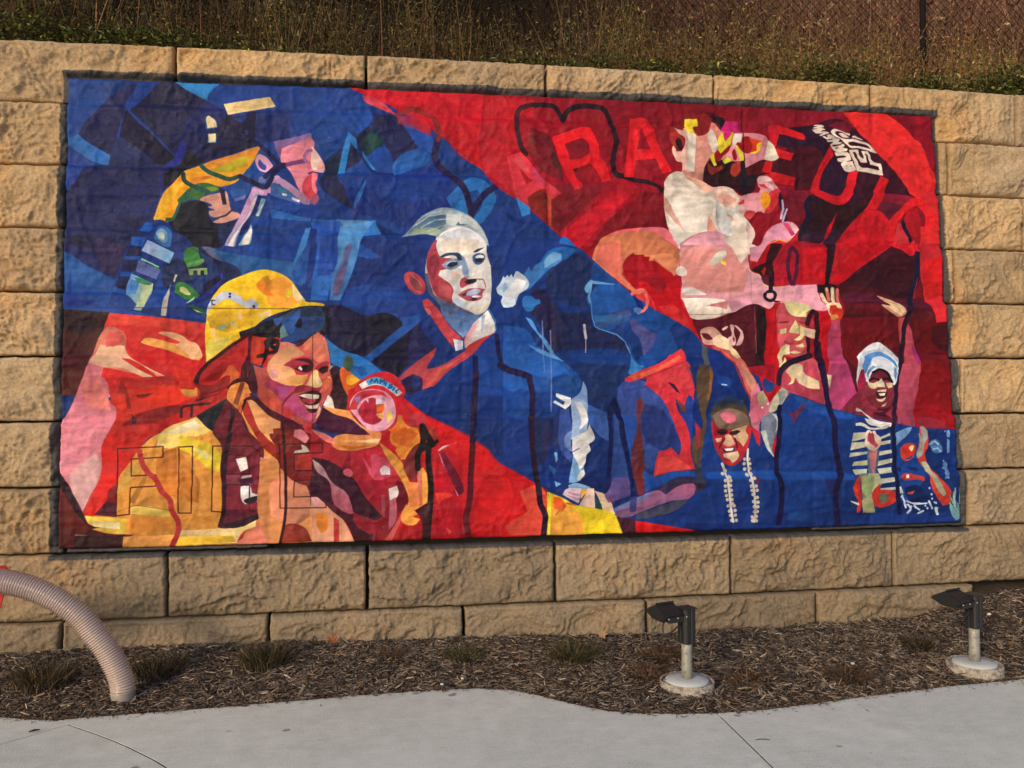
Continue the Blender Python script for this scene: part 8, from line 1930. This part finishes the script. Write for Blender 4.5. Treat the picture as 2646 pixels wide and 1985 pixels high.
# ------------------------------------------------------------------ two landscape floodlights on concrete pads
M_black = simple('black_powder_coat', (.016, .016, .017), .42, .45, 0, .2, 60)
M_galv = Mat('galvanised_pipe', .5, .4); c_ = M_galv.coord()
M_galv.b.inputs['Metallic'].default_value = .35
M_galv.col(M_galv.mix(M_galv.ramp(M_galv.noise(c_, 28, 5, .7), [(.52, 0.), (.66, .8)]), M_galv.mix(M_galv.noise(c_, 9, 3), (.30, .29, .25), (.42, .40, .35)), (.13, .12, .095))); M_galv = M_galv.m
M_pad = Mat('pad_concrete', .85, .2); c_ = M_pad.coord()
M_pad.col(M_pad.mix(M_pad.ramp(M_pad.noise(c_, 34, 5, .7), [(.6, 0.), (.72, .7)]), M_pad.mix(M_pad.noise(c_, 6, 4), (.42, .44, .43), (.54, .56, .55)), (.20, .19, .17))); M_pad = M_pad.m
M_form = Mat('torn_form_tube', .9, .1); c_ = M_form.coord()
M_form.col(M_form.ramp(M_form.noise(c_, 40, 5, .7), [(.35, (.12, .10, .08)), (.5, (.33, .28, .23)), (.7, (.50, .46, .41))])); M_form.nrm(M_form.bump(M_form.noise(c_, 60, 4), .004)); M_form = M_form.m
M_steel = simple('bright_screw', (.55, .55, .52), .35, .5, .9, .05)
M_lens = simple('lamp_glass', (.05, .055, .06), .12, .5)
def lathe(name, prof, mat, parent, seg=40, wob=0., smooth=True):
    n = len(prof); a = np.linspace(0, 2 * np.pi, seg, endpoint=False); V = []
    for i, (r, z) in enumerate(prof):
        rr = r * (1 + wob * (vn(np.cos(a) * 4 + 9, np.sin(a) * 4 + 9, i) - .5))
        V.append(np.stack([rr * np.cos(a), rr * np.sin(a), np.full(seg, z) + (wob * .12 * (vn(np.cos(a) * 5, np.sin(a) * 5 + 9, 2) - .5) if 0 < i else 0)], -1))
    V = np.vstack(V); i = np.arange(n - 1)[:, None] * seg; j = np.arange(seg)[None]
    Q = np.stack([i + j, i + (j + 1) % seg, i + seg + (j + 1) % seg, i + seg + j], -1).reshape(-1, 4)
    return mesh_np(name, V, Q, mat, parent, smooth)
def floodlight(loc, rz, label):
    root = tag(empty('garden_floodlight', loc, rz), label, 'floodlight', 'floodlights aimed at the mural')
    lathe('pad', [(.118, -.10), (.118, .020), (.114, .026), (.06, .030), (.001, .031)], M_pad, root, 48)
    lathe('form_tube', [(.150, -.10), (.149, .018), (.146, .022), (.139, .020), (.136, -.02)], M_form, root, 56, .05)
    lathe('pad_joint', [(.140, -.02), (.130, .012), (.117, .014)], M_form, root, 48)
    tube('pipe', [(0, 0, .02), (0, 0, .1), (0, 0, .19), (0, 0, .236)], [.031, .030, .0295, .0295], M_galv, root, 24)
    # sleeve with fluted corners
    bm = bmesh.new(); pts = []
    for q in range(4):
        ca, sa = math.cos(q * math.pi / 2), math.sin(q * math.pi / 2)
        for px_, py_ in ((.040, -.026), (.040, -.008), (.0365, -.005), (.0365, .005), (.040, .008), (.040, .026), (.034, .034), ):
            pts.append((px_ * ca - py_ * sa, px_ * sa + py_ * ca, .225))
    prism(bm, pts, (0, 0, .190)); bm_obj('sleeve', bm, M_black, root)
    bm = bmesh.new(); bevel_box(bm, -.044, .044, -.044, .044, .4152, .421, .002); bm_obj('sleeve_cap', bm, M_black, root)
    # head: a wedge-shaped housing leaning towards the wall
    hd = [(-.040, .390), (.060, .438), (.165, .386), (.095, .354), (.0, .352)]         # profile (y towards the wall, z)
    bm = bmesh.new(); prism(bm, [(-.165, y, z) for y, z in hd], (.125, 0, 0))
    bmesh.ops.bevel(bm, geom=bm.edges[:], offset=.004, segments=2, affect='EDGES')
    head = bm_obj('lamp_head', bm, M_black, root)
    bm = bmesh.new(); prism(bm, [(-.160, .052, .4390), (-.160, .068, .4370), (-.160, .064, .447), (-.160, .052, .449)], (.115, 0, 0)); bm_obj('hood_rim', bm, M_black, head)
    bm = bmesh.new(); prism(bm, [(-.157, .075, .4325), (-.157, .155, .3930), (-.157, .1565, .3960), (-.157, .0765, .4355)], (.109, 0, 0)); bm_obj('lens', bm, M_lens, head)
    bm = bmesh.new()
    for k in range(5): prism(bm, [(-.155 + k * .026, -.026, .3940), (-.155 + k * .026, .050, .4300), (-.155 + k * .026, .050, .4360), (-.155 + k * .026, -.030, .400)], (.004, 0, 0))
    bm_obj('cooling_fin', bm, M_black, head)
    bm = bmesh.new(); bevel_box(bm, -.135, -.036, -.030, -.002, .350, .392, .003); bm_obj('swivel_arm', bm, M_black, root)
    for sx, sy, sz in ((-.028, -.0405, .378), (-.080, -.0310, .374), (-.140, -.0300, .374)):
        bm = bmesh.new(); bmesh.ops.create_uvsphere(bm, u_segments=10, v_segments=6, radius=.0055, matrix=Matrix.Translation((sx, sy, sz)) @ Matrix.Diagonal((1, .5, 1, 1)))
        bm_obj('screw', bm, M_steel, root, True)
    t = np.linspace(0, 1, 22)[:, None]
    ctl = [np.array(p) for p in ((-.135, .02, .354), (-.150, .015, .325), (-.156, .0, .292), (-.138, -.012, .290), (-.105, -.02, .308), (-.075, -.02, .327), (-.040, -.01, .334))]
    ctl = [2 * ctl[0] - ctl[1]] + ctl + [2 * ctl[-1] - ctl[-2]]; P = []
    for a, b, c, d in zip(ctl, ctl[1:], ctl[2:], ctl[3:]):
        for s in np.linspace(0, 1, 6, endpoint=False): P.append(.5 * (2 * b + (c - a) * s + (2 * a - 5 * b + 4 * c - d) * s * s + (3 * b - a - 3 * c + d) * s ** 3))
    tube('cable', P, .0045, M_black, root, 8)
    return root
floodlight((2.958, -.965, -.236), math.radians(17), 'black garden floodlight on a galvanised pipe in front of the mural, nearer the middle')
floodlight((4.700, -1.000, -.226), math.radians(19), 'black garden floodlight on a galvanised pipe at the right end of the mulch bed')

# ------------------------------------------------------------------ corrugated tube rising from the bed
mh = Mat('clear_ribbed_plastic', .16, .8)
c_ = mh.coord(); mh.col(mh.mix(mh.noise(c_, 5, 4), (.56, .41, .35), (.72, .57, .52)))
mh.b.inputs['Transmission Weight'].default_value = .25; mh.b.inputs['Coat Weight'].default_value = .6; mh.b.inputs['Coat Roughness'].default_value = .15
M_hose = mh.m
M_cuff = simple('grey_plastic_cuff', (.27, .235, .20), .4, .4)
M_red = simple('red_painted_steel', (.50, .012, .010), .38, .5, 0, .1)
ht = tag(empty('ribbed_tube', (-.071, -.67, ZG)), 'translucent brown ribbed tube arching up out of the mulch on the left', 'hose')
ctl = [(-.071, -.67, -.198), (-.075, -.67, -.155), (-.098, -.67, -.085), (-.151, -.67, .022), (-.211, -.67, .109), (-.299, -.67, .221), (-.423, -.67, .314), (-.543, -.67, .373), (-.677, -.67, .411), (-.83, -.665, .435), (-1.0, -.66, .44)]
ctl = [np.array(p) - np.array((-.071, -.67, ZG)) for p in ctl]; ctl = [2 * ctl[0] - ctl[1]] + ctl + [2 * ctl[-1] - ctl[-2]]; P = []
for a, b, c, d in zip(ctl, ctl[1:], ctl[2:], ctl[3:]):
    for s in np.linspace(0, 1, 40, endpoint=False): P.append(.5 * (2 * b + (c - a) * s + (2 * a - 5 * b + 4 * c - d) * s * s + (3 * b - a - 3 * c + d) * s ** 3))
P = np.array(P); L = np.concatenate([[0], np.cumsum(np.linalg.norm(np.diff(P, axis=0), axis=1))])
s = np.arange(0, L[-1], .0132 / 6); P = np.stack([np.interp(s, L, P[:, k]) for k in range(3)], -1)
ph = (s / .0132) % 1
hv, hq = tube_arrays(P, .0595 + (.0055) * np.cos(ph * 2 * np.pi), 36)
mesh_np('hose', hv, hq, M_hose, ht, smooth=True)
tube('cuff', [(0, 0, -.03), (0, 0, .03), (0, 0, .062), (0, 0, .066)], [.0605, .0605, .0605, .058], M_cuff, ht, 32)
plate = tag(empty('red_panel', (-.76, -.58, .36)), 'red painted panel at the left edge behind the ribbed tube', 'panel')
bm = bmesh.new(); prism(bm, [(x + .76, 0, z - .36) for x, z in ((-1.1, .480), (-.689, .471), (-.672, .447), (-.696, .327), (-.713, .248), (-1.1, .235))], (0, .012, 0)); bm_obj('face_plate', bm, M_red, plate)
tube('support_post', [(-.22, .045, -.66), (-.22, .045, -.2), (-.22, .045, .10)], .03, M_red, plate, 16)

# ------------------------------------------------------------------ grass tufts in the bed
M_grass = attr_mat('grass_blades', .8, .15, .15)
def tuft(x, y, n, h, spread, lean, pal, label, flat=.0):
    z = float(mulch_z(np.array(x), np.array(y)))
    a = rng.uniform(0, 6.283, n); r = spread * np.sqrt(rng.random(n)); hh = h * rng.uniform(.45, 1.1, n)
    bx, by = r * np.cos(a), r * np.sin(a)
    la = a + rng.normal(0, .7, n); le = lean * rng.uniform(.2, 1.3, n) + r / spread * lean * .5
    w = rng.uniform(.0012, .0030, n); V = []
    sx, sy = -np.sin(la), np.cos(la); fa = rng.uniform(0, 6.283, n); sx, sy = np.cos(fa), np.sin(fa)
    for t, wt in ((0, 1.), (.35, .95), (.7, .7), (1., .1)):
        px_, py_ = bx + hh * le * t ** 1.8 * np.cos(la), by + hh * le * t ** 1.8 * np.sin(la)
        pz = hh * (t - le * .35 * t ** 2.2)
        for sgn in (-1, 1): V.append(np.stack([px_ + sgn * w * wt * sx, py_ + sgn * w * wt * sy, pz], -1))
    V = np.stack(V, 1).reshape(-1, 3); q = np.array([(0, 1, 3, 2), (2, 3, 5, 4), (4, 5, 7, 6)])
    o = mesh_np('grass_tuft', V, ((np.arange(n) * 8)[:, None, None] + q[None]).reshape(-1, 4), M_grass, col=np.repeat(pick(pal, n, .3), 8, 0))
    o.location = (x, y, z - .01)
    tag(o, label, 'grass tuft', 'grass tufts in the mulch bed')
straw = ['4C4030', '5A4C36', '3E3628', '6A5A42', '443E2A', '322A20']; green = ['3E4424', '4A4E2A', '58542E', '343A20', '645A38', '4C4430']; rust = ['54402E', '604A34', '443428', '6C543C', '3A2E24', '643F2C']
tuft(-.555, -.44, 430, .16, .14, .45, straw, 'clipped straw coloured grass tuft left of the ribbed tube')
tuft(.035, -.37, 400, .14, .14, .5, straw, 'clipped straw coloured grass tuft just right of the ribbed tube')
tuft(.615, -.33, 460, .17, .13, .48, straw + green[:1], 'tallest straw coloured grass tuft below the second wall joint')
tuft(1.775, -.34, 300, .10, .10, .85, green, 'small dark green grass tuft below the middle of the mural')
tuft(2.43, -.46, 480, .13, .13, .9, green + straw[:2], 'large green grass tuft left of the middle floodlight')
tuft(2.99, -.52, 300, .10, .12, .9, rust + straw[:2], 'brown grass tuft behind the middle floodlight')
tuft(2.79, -.80, 260, .08, .12, 1.1, rust, 'flattened rust orange grass tuft left of the floodlight pad')
tuft(3.31, -.96, 260, .09, .10, 1.0, rust, 'rusty brown grass tuft right of the middle floodlight pad')
tuft(3.90, -.99, 340, .10, .11, 1.0, rust + straw[:1], 'spiky reddish grass tuft midway between the two floodlights')
tuft(4.62, -.58, 260, .09, .08, .8, ['3C3420', '4C4028', '2E2A1C'], 'small dark withered grass tuft behind the right floodlight')
tuft(1.33, -.30, 120, .10, .08, .9, rust, 'thin reddish wisp of grass below the third wall joint')
tuft(3.52, -1.315, 40, .07, .03, 1.0, rust, 'tiny red grass sprig at the pavement edge')

# ------------------------------------------------------------------ fallen leaves and bits
def maple(loc, size, rot, hexc, label):
    lobes = [(0, 1.), (.5, .42), (.85, .85), (1.25, .4), (1.75, .72), (2.3, .34), (2.75, .45), (3.1416, .12)]
    pts = lobes + [(-a, r) for a, r in lobes[-2:0:-1]]
    bm = bmesh.new(); ctr = bm.verts.new((0, 0, 0)); ring = []
    for a, r in pts: ring.append(bm.verts.new((r * math.sin(a) * size, r * math.cos(a) * size, .35 * size * r * r * (math.sin(a * 2.3) * .6 + .4))))
    for i in range(len(ring)): bm.faces.new((ctr, ring[i], ring[(i + 1) % len(ring)]))
    m = simple('fallen_leaf_' + hexc.lower(), tuple(srgb(hexc)), .7, .2, 0, .3, 40)
    o = bm_obj('maple_leaf', bm, m)
    o.location = loc; o.rotation_euler = rot
    md = o.modifiers.new('thickness', 'SOLIDIFY'); md.thickness = .0012
    tag(o, label, 'leaf', 'fallen leaves on the mulch')
def mz(x, y): return float(mulch_z(np.array(x), np.array(y)))
maple((.99, -.06, mz(.99, -.06) + .03), .055, (1.0, .2, .4), '9A5A38', 'curled orange brown leaf against the wall, left of the mural centre')
maple((1.300, -.085, mz(1.3, -.085) + .03), .045, (.9, -.3, 2.0), '7A4A30', 'small dark brown leaf against the wall base below the mural')
maple((2.70, -.13, mz(2.7, -.13) + .025), .055, (.7, .3, -1.0), '9A7A58', 'pale tan leaf on the mulch near the wall, left of the middle floodlight')
maple((5.17, -.72, mz(5.17, -.72) + .02), .035, (.8, 0, 3.0), '8A6640', 'small tan leaf on the mulch right of the right floodlight')
maple((2.05, -.60, mz(2.05, -.60) + .02), .032, (.5, .2, 1.0), '8A5A3C', 'small rust brown leaf on the mulch below the yellow sleeve of the mural')
maple((3.72, -.62, mz(3.72, -.62) + .02), .030, (.4, -.3, 2.6), '7A6048', 'small dull brown leaf on the mulch between the floodlights')
maple((-.82, -.58, mz(-.82, -.58) + .02), .035, (.6, .2, .2), '8A744A', 'small yellowish leaf on the mulch at the far left')
M_twig = simple('dark_twig', (.03, .024, .02), .8, .2)
o = tube('twig', [(-.02, -.01, 0), (0, .002, .002), (.022, .014, 0)], [.003, .006, .002], M_twig, None, 6); o.location = (-.375, -1.04, ZG + .011); tag(o, 'short dark twig on the left pavement slab', 'twig')
o = tube('twig', [(-.035, .006, 0), (-.01, .010, .001), (.015, .006, .001), (.035, -.004, 0)], [.0012, .002, .002, .001], M_twig, None, 6); o.location = (3.03, -1.745, ZG + .0085); tag(o, 'thin curved twig on the right pavement slab', 'twig')
M_white = simple('pale_pebble', (.60, .58, .54), .8, .2)
for x, y, r, lab in ((1.62, -.72, .010, 'white pebble at the bed edge, left of the other'), (1.74, -.66, .009, 'white pebble in the mulch below the mural centre'), (5.35, -.30, .014, 'pale pebble on the raised mulch at the far right'), (4.05, -.80, .012, 'pale oval pebble between the two floodlights')):
    bm = bmesh.new(); bmesh.ops.create_icosphere(bm, subdivisions=2, radius=r)
    for v in bm.verts: v.co *= 1 + .25 * (float(vn(v.co.x * 90, v.co.y * 90 + v.co.z * 60, 3)) - .5); v.co.z *= .7
    o = bm_obj('pebble', bm, M_white, None, True); o.location = (x, y, mz(x, y) + .012); tag(o, lab, 'pebble', 'pale pebbles in the mulch')
